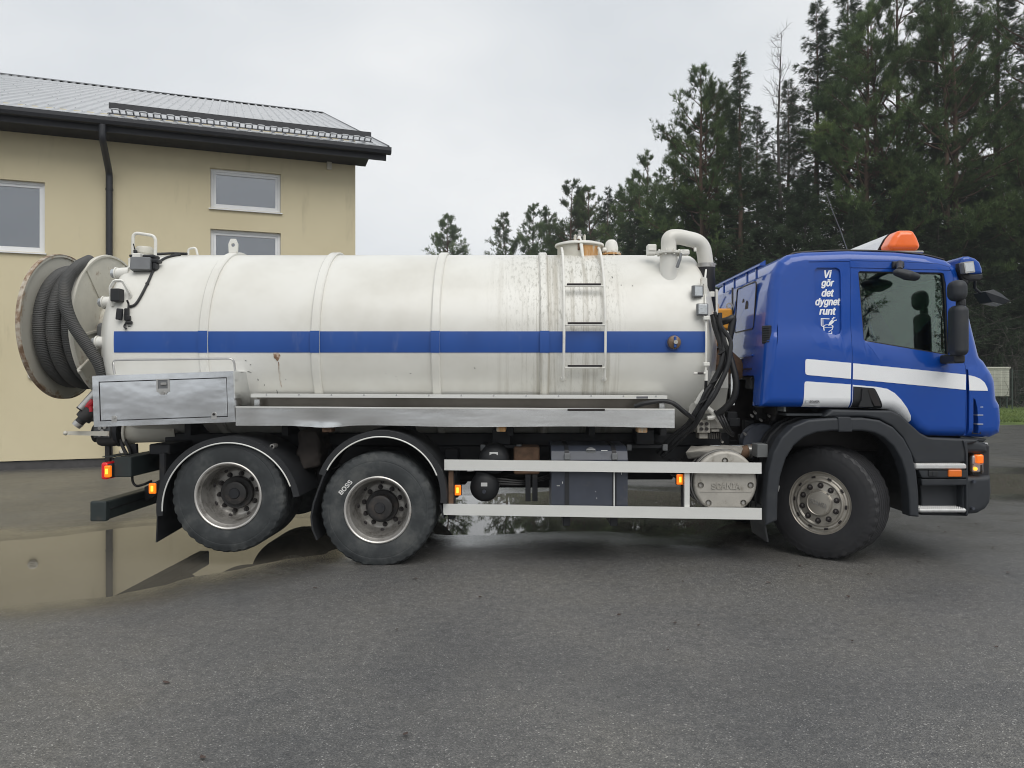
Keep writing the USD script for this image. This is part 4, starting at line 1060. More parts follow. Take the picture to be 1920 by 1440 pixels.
led = tp('ledge', hullpts([(x_, y_, z_ - .004 * (x_ - u0)) for x_ in (u0, u1) for y_ in (.20, .245) for z_ in (za, zb2)]), 'aluminium_bar', tray, smooth=False)
tp('ledge_shelf', hullpts([(x_, y_, z_ - .004 * (x_ - u0)) for x_ in (u0, u1) for y_ in (.246, .36) for z_ in (za - .004, za)]), 'aluminium_bar', tray, smooth=False)
for px_ in (478, 1243):
    q = at(px_, 0, .2)[0]
    tp('tray_post', cbox(q - .025, q + .025, .25, .258, zb_, zb2 - .02, .002), 'dull_stainless', tray, smooth=False)
for px_ in np.linspace(500, 1230, 13):
    q = at(px_, 742, .2)
    tp('rivet', cyl(q + (0, -.006, -.004 * (q[0] - u0) + .012), q + (0, .002, -.004 * (q[0] - u0) + .012), .007, 8), 'dull_stainless', led)
q = at(1204, 741.5, .2)
tp('maker_plate', cbox(q[0] - .055, q[0] + .055, q[1] - .004, q[1] - .0005, q[2] - .028, q[2] - .008, .002), 'letter_grey', led, smooth=False)
for px_ in (1098, 1132):
    q = at(px_, 769, -.01)
tp('grab_slot', cbox(at(1064, 0)[0], at(1134, 0)[0], -.012, -.005, at(0, 770.5)[2], at(0, 766.5)[2], .002), 'nut_dark', tray, smooth=False)
# clearance reflectors hanging below the tray
for px_, py_, m_ in ((616, 804, 'rust_brown'), (940, 803, 'rust_wash'), (1203, 805, 'rust_wash')):
    q = at(px_, py_, .12)
    tp('tray_bracket', raw(rbox(q[0] - .045, q[0] + .045, .05, .2, q[2] - .03, q[2] + .025, .012, 8)), m_)
# black hose lying in the tray
tp('tray_hose', tube(spline([at(1190, 762, .15), at(1210, 756, .12), at(1240, 752, .10), at(1262, 756, .08), at(1285, 774, .1), at(1300, 785, .2)], 8), .022, 10), 'black_cable')

# --- chassis
look('dark_canvas', (0.035, 0.028, 0.024), 0.8, var=0.3, scale=8)
chz0, chz1 = .78, 1.02
ch = tp('chassis', join(*[cbox(-3.75, 4.0, y_, y_ + .08, chz0, chz1, .006) for y_ in (.82, 1.60)] + [cbox(x_, x_ + .08, .901, 1.599, chz0 + .03, chz1 - .02, .006) for x_ in (-3.7, -2.9, -2.0, -1.2, -.1, 1.0, 2.0, 3.4)]), 'chassis_black')
for y_ in (.80, 1.60):
    tp('subframe_rail', cbox(-3.7, 2.1, y_, y_ + .10, chz1 + .003, chz1 + .13, .006), 'chassis_black', ch)
for x_ in (-3.3, -2.35, -1.15, -.15, .65, 1.35):
    tp('tank_saddle', plate_x(sbox(.42, 1.03, 2.08, 1.42).difference(Point(TY, TZ).buffer(TR - .004, 48)).difference(sbox(.795, 0, .905, 1.16)).difference(sbox(1.595, 0, 1.705, 1.16)).geoms[0] if False else max(sbox(.42, 1.155, 2.08, 1.42).difference(Point(TY, TZ).buffer(TR - .004, 48)).geoms, key=lambda g: -g.centroid.x) if sbox(.42, 1.155, 2.08, 1.42).difference(Point(TY, TZ).buffer(TR - .004, 48)).geom_type != 'Polygon' else sbox(.42, 1.155, 2.08, 1.42).difference(Point(TY, TZ).buffer(TR - .004, 48)), x_ - .03, x_ + .03), 'chassis_black', ch, smooth=False)
for px_ in (940, 1210):
    q = at(px_, 0, .5)[0]
    ft = tp('tank_foot', join(cbox(q - .20, q + .20, .42, .78, 1.03, 1.06, .004), cbox(q - .09, q + .09, .5, .78, 1.06, 1.2, .006)), 'chassis_black', ch, smooth=False)
    for s_ in (-.2, .15):
        tp('foot_end', cbox(q + s_, q + s_ + .05, .38, .419, 1.01, 1.07, .004), 'grey_lamp_body', ft, smooth=False)
tp('drive_shaft', join(cyl((2.4, 1.25, .78), (-1.35, 1.25, .62), .055, 14), cyl((-1.35, 1.25, .52), (-1.35, 1.25, .52001), .01, 8) if False else lathe([(0, -.25), (.2, -.2), (.26, 0), (.2, .2), (0, .25)], 24, (-1.35, 1.25, .53), 'y')), 'chassis_black', ch)
tp('gearbox', join(rbox(1.6, 2.6, .98, 1.52, .62, 1.05, .06, 10), rbox(2.6, 3.9, .95, 1.55, .5, 1.25, .1, 10)), 'chassis_black', ch)
tp('engine', rbox(2.46, 3.9, .62, 2.2, .98, 1.66, .06, 10), 'nut_dark', ch)
tp('engine_cover', cbox(2.16, 2.44, 1.1, 2.35, .7, 1.70, .02), 'nut_dark', ch)
for x_, z_ in ((-2.72, .62), (-1.35, .51), (2.78, .53)):
    tp('axle', join(cyl((x_, .25, z_), (x_, 2.25, z_), .075, 14)), 'chassis_black', ch)
for x_ in (-3.3, -2.05, -.75):
    for y_ in (.70, 1.68):
        tp('spring_hanger', cbox(x_ - .08, x_ + .08, y_, y_ + .12, .5, 1.0, .02), 'chassis_black', ch)
for y_ in (.76, 1.74):
    tp('leaf_spring', tube(spline([(-3.0, y_, .62), (-2.05, y_, .80), (-.8, y_, .60)], 8), .05, 6), 'chassis_black', ch)
# unseen far side boxes, added to block light under the tank
for b_ in ((-2.6, .2, 2.2, 2.4, 1.02, 1.55), (-.6, 1.0, 1.8, 2.40, .45, 1.0), (1.1, 1.7, 1.75, 2.4, .55, 1.0)):
    tp('far_locker', cbox(*b_, .015), 'chassis_black', ch, smooth=False)
tp('hanging_tarpaulin', (lambda v, f: (v + (meshkit.fbm(v * 9, 3, 2)[:, None] - .5) * .09, f))(*raw(rbox(at(560, 0, .4)[0], at(600, 0, .4)[0], .35, .9, at(0, 878, .4)[2], at(0, 806, .4)[2], .04, 20).refine_to_length(.04))), 'dark_canvas', ch)

# --- tail end: light board, under-run bar, lamps, outlet valve and pipes
bm = tp('lamp_beam', join(cbox(-3.86, -3.70, .12, 2.36, at(0, 895, .1)[2], at(0, 858, .1)[2], .006), cbox(-3.96, -3.85, .10, .40, at(0, 857.5, .1)[2], at(0, 856, .1)[2], .001)), 'dark_green_paint', smooth=False)
zc = at(0, 882, .1)[2]
tl = tp('tail_lamp', raw(rbox(-3.925, -3.862, .09, .26, zc - .07, zc + .06, .012, 8)), 'black_plastic')
tp('red_lens', raw(rbox(-3.965, -3.9, .085, .255, zc - .085, zc + .075, .02, 10)), 'red_lens', tl)
tp('amber_lens', raw(rbox(-3.92, -3.865, .055, .105, zc - .062, zc + .048, .012, 10)), 'amber_lit', tl)
tp('amber_bulb', cbox(-3.905, -3.88, .050, .056, zc - .03, zc + .02, .002), 'amber_core', tl, smooth=False)
ub = tp('underrun_bar', cbox(-4.02, -3.90, .09, 2.40, at(0, 976, .05)[2], at(0, 941, .05)[2], .01), 'dark_green_paint')
tp('end_cap', raw(rbox(-4.03, -3.88, .02, .088, at(0, 976, .05)[2] - .004, at(0, 940, .05)[2] + .004, .012, 8)), 'dark_green_paint', ub)
tp('fold_line', cbox(-3.899, -3.893, .12, 2.3, at(0, 958, .05)[2], at(0, 956, .05)[2] + .004, .001), 'chassis_black', ub, smooth=False)
for y_ in (.78, 1.62):
    tp('bar_strut', hullpts([(-3.9, y_, .45), (-3.9, y_ + .08, .45), (-3.9, y_, .6), (-3.9, y_ + .08, .6), (-3.45, y_, .82), (-3.45, y_ + .08, .82), (-3.3, y_, .82), (-3.3, y_ + .08, .82)]), 'chassis_black', ub)
def marker(px, py, y, s=1.0):
    q = at(px, py, y)
    m_ = tp('side_marker_lamp', raw(rbox(q[0] - .042 * s, q[0] + .042 * s, y + .012, y + .04, q[2] - .06 * s, q[2] + .06 * s, .01, 8)), 'black_plastic', label='lit amber side marker lamp')
    tp('marker_lens', raw(rbox(q[0] - .036 * s, q[0] + .036 * s, y - .012, y + .0135, q[2] - .054 * s, q[2] + .054 * s, .01, 10)), 'amber_lit', m_)
    tp('marker_bulb', raw(rbox(q[0] - .014 * s, q[0] + .014 * s, y - .0145, y - .005, q[2] - .03 * s, q[2] + .03 * s, .0045, 8)), 'amber_core', m_)
marker(286, 916, .05, .9)
marker(858, 919, .12, .9)
marker(1275, 899, .12, .9)
tp('tail_bracket', join(cbox(-3.62, -3.42, .30, .80, .98, 1.08, .01), cbox(-3.5, -3.44, .25, .8, .62, 1.0, .01)), 'chassis_black')
tp('upright_plate', join(plate(pp([(244, 833), (257, 832), (259, 862), (244, 862)], .8), .78, .82)), 'chassis_black')
# outlet pipe, valve and lever
op0, op1 = at(336, 806, .9), at(240, 809, .9)
vl = tp('outlet_pipe', join(cyl(op0, op1 + (.02, 0, 0), .12, 28), lathe([(.11, -.012), (.155, -.012), (.155, .012), (.11, .012)], 28, op1 + (.02, 0, 0), 'x')), 'worn_cream_paint')
q = at(205, 812, .85)
tp('valve_body', join(rbox(q[0] - .10, q[0] + .13, .75, .95, q[2] - .13, q[2] + .10, .05, 12), cyl(q + (-.14, 0, .0), q + (-.1, 0, .0), .095, 20), cbox(q[0] - .02, q[0] + .03, .8, .84, q[2] - .33, q[2] - .1, .004)), 'hub_black', vl)
tp('valve_plate', cbox(q[0] - .10, q[0] + .07, .735, .748, q[2] - .04, q[2] + .10, .006), 'grey_lamp_body', vl)
tp('valve_bolts', join(*[cyl((q[0] + dx_, .70, q[2] + dz_), (q[0] + dx_, .736, q[2] + dz_), .018, 8) for dx_, dz_ in ((-.02, .06), (.03, .07), (.035, .0), (-.02, -.01), (.005, .03))]), 'bare_metal', vl)
l0, l1 = at(123, 812, .68), at(205, 813, .70)
tp('valve_lever', join(hullpts([l0 + (0, -.005, -.018), l0 + (0, -.005, .018), l0 + (0, .005, -.018), l0 + (0, .005, .018), l1 + (0, -.006, -.026), l1 + (0, -.006, .026), l1 + (0, .006, -.026), l1 + (0, .006, .026)]), raw(Manifold.sphere(.024, 12).translate(tuple(l0)))), 'worn_cream_paint', vl)
tp('flange_ring', lathe([(.05, -.02), (.15, -.02), (.15, .02), (.05, .02)], 28, at(228, 810, .88), 'x'), 'chassis_black', vl)
tp('outlet_hoses', join(tube(spline([at(226, 826, .8), at(232, 842, .75), at(240, 856, .72)], 6), .018, 8), tube(spline([at(234, 824, .8), at(243, 844, .75), at(244, 856, .72)], 6), .016, 8)), 'black_cable', vl)
# coupling nozzle with silver tube and red valve
c0, c1 = at(146, 795, .62), at(172, 768, .66)
cn = tp('coupling_nozzle', tube([c0, c0 + (c1 - c0) * .35, c0 + (c1 - c0) * .36, c1], [.045, .047, .075, .082], 22), 'hub_black')
tp('nozzle_lip', tube([c0 - (c1 - c0) * .14, c0 + (c1 - c0) * .1], [.045, .05], 22), 'silver_pipe', cn)
s0, s1 = at(151, 767, .6), at(173, 742, .64)
tp('silver_tube', tube([s0, s1 + (s1 - s0) * .3], .038, 16), 'silver_pipe', cn)
tp('tube_cap', tube([s0 - (s1 - s0) * .06, s0 + (s1 - s0) * .02], .04, 16), 'nut_dark', cn)
tp('red_valve', join(cyl(at(163, 763, .62), at(176, 752, .62), .036, 12), cyl(at(170, 762, .6), at(170, 772, .6), .02, 10)), 'red_paint', cn)
tp('valve_mount', raw(rbox(at(160, 0, .7)[0], at(186, 0, .7)[0], .62, .85, at(0, 790, .7)[2], at(0, 765, .7)[2], .03, 8)), 'hub_black', cn)
tp('cable_loop', tube(spline([at(248, 890, .3), at(249, 903, .3), at(256, 911, .3), at(270, 908, .3), at(284, 902, .4)], 6), .012, 8), 'black_cable')

# --- side guard: two aluminium bars on posts
sg = tp('side_guard', hullpts([at(px_, py_, y_) for y_ in (.0, .03) for px_, py_ in ((833, 861.5), (1428, 867.5), (833, 881.5), (1428, 888.5))]), 'aluminium_bar', smooth=False)
tp('lower_bar', hullpts([at(px_, py_, y_) for y_ in (.0, .03) for px_, py_ in ((831, 944.5), (1428.5, 952.5), (831, 965.5), (1428.5, 974.5))]), 'aluminium_bar', sg, smooth=False)
tp('guard_post', cbox(at(841, 0, .04)[0], at(850, 0, .04)[0], .031, .07, at(0, 966, .04)[2], at(0, 862, .04)[2], .003), 'rust_brown', sg, smooth=False)
tp('guard_post', cbox(at(1283, 0, .04)[0], at(1293, 0, .04)[0], .031, .07, at(0, 972, .04)[2], at(0, 868, .04)[2], .003), 'aluminium_bar', sg, smooth=False)
for px_ in (846, 1288):
    q = at(px_, 0, .06)[0]
    tp('post_arm', join(*[cbox(q - .03, q + .03, .071, .85, z_, z_ + .06, .004) for z_ in (.82,)] + [cbox(q - .03, q + .03, .071, .2, .4, .86, .004)]), 'chassis_black', sg, smooth=False)

# --- air cylinders, box, fuel tank, silencer
for (px, py, r) in ((926, 862, .145), (908, 915, .14)):
    q = at(px, py, .22)
    ac = tp('air_cylinder', lathe([(0, -.03), (.06, -.025), (r * .75, -.005), (r * .95, .03), (r, .07), (r, .85), (0, .9)], 36, q, 'y'), 'black_plastic')
    tp('label_sticker', cbox(q[0] - .03, q[0] + .03, q[1] - .034, q[1] - .031, q[2] + .02, q[2] + .055, .001) if py > 900 else cbox(q[0] - .04, q[0] + .04, q[1] - .025, q[1] - .021, q[2] + .045, q[2] + .075, .001), 'label_white', ac, smooth=False)
    if py > 900:
        tp('drain_plug', cyl(q + (.0, -.045, -.03), q + (0, -.02, -.03), .018, 10), 'tank_grey_paint', ac)
tp('valve_box', raw(rbox(at(963, 0, .3)[0], at(1012, 0, .3)[0], .3, .6, at(0, 890, .3)[2], at(0, 838, .3)[2], .02, 8)), 'rust_brown')
tp('air_lines', join(*[tube(spline([at(890, 905 + k_ * 4, .3), at(930, 898 + k_ * 5, .35), at(985, 902 + k_ * 3, .4), at(1035, 890 + k_ * 3, .5)], 6), .012, 6) for k_ in range(3)]), 'black_cable')
for px_ in (985, 998):
    tp('hanger_strap', cbox(at(px_, 0, .3)[0], at(px_ + 10, 0, .3)[0], .3, .33, at(0, 940, .3)[2], at(0, 890, .3)[2], .003), 'chassis_black')
f0, f1 = at(1034, 968, .06), at(1177, 838, .06)
ft = rounded_extrude(Polygon([(f0[0], f0[2]), (f1[0], f0[2]), (f1[0], f1[2]), (f0[0], f1[2])]).buffer(-.04).buffer(.04), .06, .74, .035, 120)
fu = tp('fuel_tank', plate_x(Polygon([(.06, f0[2] + .05), (.11, f0[2]), (.74, f0[2]), (.74, f1[2]), (.20, f1[2]), (.10, f1[2] - .04), (.06, f1[2] - .12)]).buffer(-.02).buffer(.02, quad_segs=6), f0[0], f1[0]), 'tank_grey_paint', smooth=40)
for px_ in (1063, 1152):
    q = at(px_, 0, .06)[0]
    st_ = tp('tank_strap', plate_x(Polygon([(.053, f0[2] + .045), (.105, f0[2] - .007), (.73, f0[2] - .007), (.73, f0[2] + .02), (.118, f0[2] + .01), (.065, f0[2] + .055), (.065, f1[2] - .12), (.11, f1[2] - .045), (.20, f1[2] - .005), (.74, f1[2] - .005), (.74, f1[2] + .007), (.20, f1[2] + .007), (.10, f1[2] - .033), (.053, f1[2] - .118)]), q - .02, q + .02), 'chassis_black', fu, smooth=False)
    tp('strap_buckle', cbox(q - .025, q + .03, .045, .09, f1[2] - .12, f1[2] - .06, .006), 'grey_lamp_body', st_, smooth=False)
    tp('tank_bearer', cbox(q - .035, q + .035, .10, .8, f0[2] - .10, f0[2] - .01, .006), 'chassis_black', fu, smooth=False)
q = at(1107, 848, .14)
fc = tp('filler_cap', join(lathe([(0, -.05), (.04, -.05), (.05, -.04), (.05, -.01), (.042, 0), (.042, .06), (0, .06)], 24, q, 'y'), cyl(q + (-.04, -.055, .03), q + (.04, -.055, .03), .01, 8)), 'grey_lamp_body', fu)
tp('seam_line', cbox(at(1150.5, 0, .05)[0], at(1152.5, 0, .05)[0], .048, .0525, f0[2] + .06, f1[2] - .14, .0005), 'label_white', fu, smooth=False)
for (px, py, w_, h_) in ((1047, 911, .03, .004), (1055, 905, .006, .02), (1117, 922, .006, .006), (1119, 934, .005, .008), (1165, 888, .006, .02), (1133, 845, .06, .006)):
    q = at(px, py, .058)
    tp('scratch', cbox(q[0] - w_ / 2, q[0] + w_ / 2, .0575, .0595, q[2] - h_ / 2, q[2] + h_ / 2, .0005), 'label_white', fu, smooth=False)
# silencer with its cast cover
sc_ = at(1360, 905, .06)
R_ = .295
cov = Point(sc_[0], sc_[2]).buffer(R_, 24).intersection(sbox(sc_[0] - .295, sc_[2] - .25, sc_[0] + .295, sc_[2] + .3))
def cyl_hole(px, py):
    q = at(px, py, .06)
    return cyl((q[0], .0, q[2]), (q[0], .085, q[2]), .031, 16)
cv = rounded_extrude(cov, .055, .13, .03, 160)
for a in ((1313.5, 910), (1407, 910), (1328, 943), (1393.5, 943), (1359, 864)):
    cv = cv - man(cyl_hole(*a))
cv = cv + man(plate(Polygon([(sc_[0] - .24, sc_[2] - .085), (sc_[0] + .24, sc_[2] - .085), (sc_[0] + .24, sc_[2] - .078), (sc_[0] - .24, sc_[2] - .078)]), .050, .08))
sil = tp('silencer', lathe([(0, .10), (.285, .10), (.292, .13), (.292, .80), (0, .80)], 44, (sc_[0], 0, sc_[2]), 'y'), 'hub_black')
cov_ = tp('silencer_cover', cv, 'cast_aluminium', sil, label='cast metal silencer cover with embossed name')
for a in ((1313.5, 910), (1407, 910), (1328, 943), (1393.5, 943), (1359, 864)):
    q = at(*a, .06)
    tp('cover_bolt', cyl((q[0], .062, q[2]), (q[0], .084, q[2]), .016, 6), 'bare_metal', sil)


def lettering(text, h, width=None, bold=True, depth=.004, shear=0.0):
    """Flat letters in the x z plane, facing the viewer, centred on the origin."""
    m = meshkit.text_mesh(text, h, depth, bold)
    v = np.array(m.vertices)
    c = (v.min(0) + v.max(0)) / 2
    s = 1.0 if width is None else width / (v[:, 0].max() - v[:, 0].min())
    x, z = (v[:, 0] - c[0]) * s, v[:, 1] - c[1]
    return np.stack([x + shear * z, -(v[:, 2] - v[:, 2].min()), z], 1), np.array(m.faces)


q = at(1361, 911, .05)
tp('embossed_name', xf(lettering('SCANIA', .055, .27, True, .010), trimesh.transformations.translation_matrix((q[0], .0555, q[2]))), 'cast_aluminium', sil, smooth=False)
e = [at(1285, 846, .3), at(1310, 850, .25), at(1335, 842, .3), at(1360, 840, .4), at(1385, 846, .4), at(1405, 843, .45), at(1418, 842, .5)]
tp('heat_shield', (lambda v, f: (v + (meshkit.fbm(v * 7, 3, 8)[:, None] - .5) * .04, f))(*raw(hullpts([at(1286, 848, .25), at(1296, 836, .5), at(1395, 835, .5), at(1390, 850, .2), at(1290, 860, .3), at(1330, 836, .3), at(1375, 840, .2), at(1300, 860, .5)]).refine_to_length(.03))), 'cast_aluminium', sil)
ep = tp('exhaust_pipe', tube(spline([at(1376, 860, .45), at(1388, 852, .42), at(1402, 846, .42), at(1420, 844, .45)], 8), .062, 20), 'rust_brown', sil)
tp('pipe_clamp', tube([at(1401, 846.5, .42), at(1407, 846, .422)], .07, 20), 'bare_metal', sil)
tp('band', lathe([(.293, .14), (.303, .14), (.303, .19), (.293, .19)], 44, (sc_[0], 0, sc_[2]), 'y'), 'bare_metal', sil)
tp('band', lathe([(.293, .30), (.300, .30), (.300, .34), (.293, .34)], 44, (sc_[0], 0, sc_[2]), 'y'), 'bare_metal', sil)

# --- between tank and cab: valve block, hoses, yellow pump, bundle
vb = at(1312, 800, .42)
blk = tp('valve_block', join(cbox(vb[0] - .03, vb[0] + .10, .40, .58, vb[2] - .06, vb[2] + .06, .006), cbox(vb[0] + .10, vb[0] + .24, .43, .62, vb[2] - .02, vb[2] + .08, .006), cbox(vb[0] + .0, vb[0] + .2, .45, .6, vb[2] - .12, vb[2] - .065, .006), cbox(vb[0] + .11, vb[0] + .19, .40, .5, vb[2] - .05, vb[2] - .025, .006)), 'cast_aluminium')
for dx_, dz_ in ((.01, .03), (.06, .03), (.01, -.02), (.06, -.02)):
    tp('valve_port', cyl((vb[0] + dx_, .375, vb[2] + dz_), (vb[0] + dx_, .40, vb[2] + dz_), .017, 10), 'nut_dark', blk)
tp('block_fins', join(*[cbox(vb[0] + .09 + k_ * .022, vb[0] + .10 + k_ * .022, .42, .55, vb[2] - .12, vb[2] - .06, .002) for k_ in range(6)]), 'hub_black', blk)
tp('white_elbow', join(tube(bent([at(1306, 757, .36), at(1316, 740, .34), at(1322, 733, .34)], .05), .027, 14), tube(bent([at(1306, 757, .36), at(1311, 764, .38), at(1318, 757, .4)], .04), .022, 12), tube(bent([at(1326, 784, .36), at(1338, 783, .36), at(1346, 776, .36)], .05), .022, 12), tube([at(1322, 762, .38), at(1336, 773, .38), at(1350, 790, .38)], .026, 12)), 'white_trim_paint', blk)
tp('tank_pad', raw(hullpts([at(1291, 758, .5), at(1291, 776, .5), at(1300, 745, .45), at(1310, 745, .45), at(1312, 775, .5), at(1296, 778, .5), at(1291, 758, .62), at(1312, 745, .62), at(1312, 778, .62)])), 'tank_white_paint', blk)
bund = ((1337, 590, .30), (1341, 612, .28), (1350, 640, .26), (1355, 665, .24), (1351, 690, .22), (1338, 715, .22), (1322, 745, .22), (1304, 775, .26), (1288, 800, .34), (1262, 822, .44), (1235, 850, .55))
hb = tp('hydraulic_hoses', tube(spline([at(*b_) for b_ in bund], 8), .030, 10), 'black_cable', label='bundle of black hydraulic hoses between tank and cab')
r_ = np.random.default_rng(3)
for k_ in range(5):
    off = r_.normal(0, .026, 3)
    w_ = r_.normal(0, .008, (len(bund), 3))
    tp('hose', tube(spline([at(*b_) + off + ww for b_, ww in zip(bund, w_)], 8), r_.uniform(.014, .024), 8), 'black_cable', hb)
tp('thick_hose', tube(spline([at(1336, 605, .5), at(1350, 604, .42), at(1366, 600, .36), at(1374, 597, .36), at(1372, 612, .36), at(1366, 640, .36), at(1360, 655, .38)], 8), [.035] * 49, 12), 'black_cable', hb)
tp('return_hose', tube(spline([at(1362, 645, .30), at(1372, 680, .26), at(1380, 715, .24), at(1376, 745, .26), at(1360, 765, .3), at(1346, 776, .34)], 8), .032, 12), 'black_cable', hb)
tp('pump_lines', join(*[tube(spline([at(1340 + k_ * 6, 770, .35), at(1352 + k_ * 5, 792, .3), at(1362 + k_ * 4, 808, .34), at(1375, 818 - k_ * 3, .4)], 6), .012, 8) for k_ in range(3)]), 'black_cable', hb)
tp('hose_sleeve', join(tube([at(1359, 622, .32), at(1362, 642, .30), at(1363, 662, .29)], [.035, .038, .026], 14), cyl(at(1352, 655, .3), at(1356, 668, .3), .022, 12)), 'white_trim_paint', hb)
for b_ in ((1338, 715, .2), (1354, 660, .22), (1318, 752, .21)):
    tp('hose_tie', raw(Manifold.sphere(.05, 12).scale((1, .9, .3)).rotate((0, -35, 0)).translate(tuple(at(*b_)))), 'black_cable', hb)
y0_ = at(1337, 618, .75)
y1_ = at(1378, 578, .75)
yp = tp('yellow_pump', join(cbox(y0_[0] - .02, y0_[0] + .20, .75, 1.35, y0_[2] + .0, y1_[2], .02), cbox(y0_[0] - .10, y0_[0] + .2, .8, 1.3, y0_[2] - .16, y0_[2] - .003, .02), cbox(y0_[0] + .0, y0_[0] + .06, .76, .9, y1_[2], y1_[2] + .05, .006)), 'yellow_paint')
tp('pump_pipe', join(tube(bent([(y0_[0] - .12, .9, y0_[2] + .3), (y0_[0] - .12, .9, y0_[2] + .02), (y0_[0] + .05, .9, y0_[2] - .05)], .06), .02, 10), cyl(at(1345, 668, .8), at(1380, 700, .9), .14, 20)), 'rust_brown', yp)
tp('lifting_eye', lathe([(.02, -.008), (.034, -.008), (.034, .008), (.02, .008)], 16, (y0_[0] + .18, .8, y1_[2] + .03), 'y'), 'bare_metal', yp)
tp('white_post', join(cbox(at(1332, 0, .7)[0], at(1346, 0, .7)[0], .68, .75, at(0, 625, .7)[2], at(0, 543, .7)[2], .008), cbox(at(1328, 0, .62)[0], at(1340, 0, .62)[0], .62, .66, at(0, 556, .6)[2], at(0, 546, .6)[2], .004)), 'white_trim_paint')
tp('pump_skirt', plate_x(Polygon([(.62, 1.36), (1.85, 1.36), (2.0, 1.6), (2.0, 1.78), (.45, 1.78), (.45, 1.62)]), 1.80, 1.99), 'tank_white_paint', smooth=False)
tp('cross_board', join(cbox(1.80, 2.1, .4, .46, 1.02, 1.06, .003), cbox(at(1370, 0, .5)[0], at(1378, 0, .5)[0], .5, .54, at(0, 760, .5)[2], at(0, 700, .5)[2], .003)), 'dull_stainless', smooth=False)
look('battery_grey', (0.11, 0.115, 0.115), 0.6, var=0.1)
tp('gear_linkage', join(cbox(at(1408, 0, .6)[0], at(1430, 0, .6)[0], .6, .8, at(0, 730, .6)[2], at(0, 708, .6)[2], .01), cbox(at(1419, 0, .35)[0], at(1435, 0, .35)[0], .35, .45, at(0, 764, .35)[2], at(0, 742, .35)[2], .01)), 'battery_grey')
rg = np.random.default_rng(9)
for b_ in ([rbox(*(lambda c, s: (c[0] - s[0], c[0] + s[0], c[1], c[1] + s[1] * 2, c[2] - s[2], c[2] + s[2]))(at(rg.uniform(1372, 1470), rg.uniform(765, 850), rg.uniform(.55, 1.0)), rg.uniform(.03, .07, 3)), .012, 6) for _ in range(26)]):
    tp('cab_mount', b_, 'chassis_black', ch)
for px_, py_ in ((1408, 778), (1414, 772), (1425, 786), (1440, 778), (1395, 812), (1361, 838), (1352, 826)):
    tp('pipe_fitting', cyl(at(px_, py_, .5), at(px_ + 3, py_ + 3, .45), .012, 8), 'bare_metal', ch)
tp('wind_deflector', lathe([(.0, 0), (.19, 0), (.2, .02), (.2, .12), (0, .12)], 30, at(1430, 832, .5), 'y'), 'tank_grey_paint')
# ------------------------------------------------------------------ wheels
def tyre_profile(R, w, grooves=(.25, .42, .58, .75)):
    h = [(.288, .024), (.300, .010), (.325, .005), (.355, .0), (.40, -.002), (.435, .0), (.445, .003), (.452, .001), (.475, .005), (R - .028, .014), (R - .016, .017), (R - .012, .024), (R - .003, .034)]
    t = []
    for g in grooves:
        y = g * w
        t += [(R, y - .012), (R, y - .006), (R - .014, y - .0045), (R - .014, y + .0045), (R, y + .006)]
    o = [(r, w - y) for r, y in h[::-1]]
    return h + [(R, .045)] + t + [(R, w - .045)] + o


def lugs(mesh, R, w, n=180):
    """Notches round both shoulders of a tyre that was spun with n steps."""
    v, f = raw(mesh)
    v = v.copy()
    rad = np.hypot(v[:, 0], v[:, 2])
    k = np.arange(len(v)) % n
    sh = (rad > R - .03) & ((v[:, 1] < .05) | (v[:, 1] > w - .05))
    m = sh & (k % 5 < 2)
    s = np.where(m, (rad - .009) / np.maximum(rad, 1e-6), 1)
    v[:, 0] *= s; v[:, 2] *= s
    side = (rad > .455) & (rad < .50) & (k % 3 == 0)
    v[side & (v[:, 1] < w / 2), 1] += .0022
    return v, f


def lay(mesh, M, flat=None):
    v, f = xf(mesh, M)
    if flat is not None:
        low = v[:, 2] < flat
        v = v.copy()
        v[low, 2] = flat + (v[low, 2] - flat) * .05
    return v, f


def wheel_nuts(rad, y0, y1, r, n=10, start=0.0):
    out = []
    for k_ in range(n):
        a = math.radians(start + 360 * k_ / n)
        c, s = rad * math.cos(a), rad * math.sin(a)
        out.append(join(cyl((c, y1, s), (c, y0, s), r, 6), cyl((c, y0 - .016, s), (c, y0 - .0005, s), r * .62, 10), cyl((c, y1 - .001, s), (c, y1 + .006, s), r * 1.25, 12)))
    return out


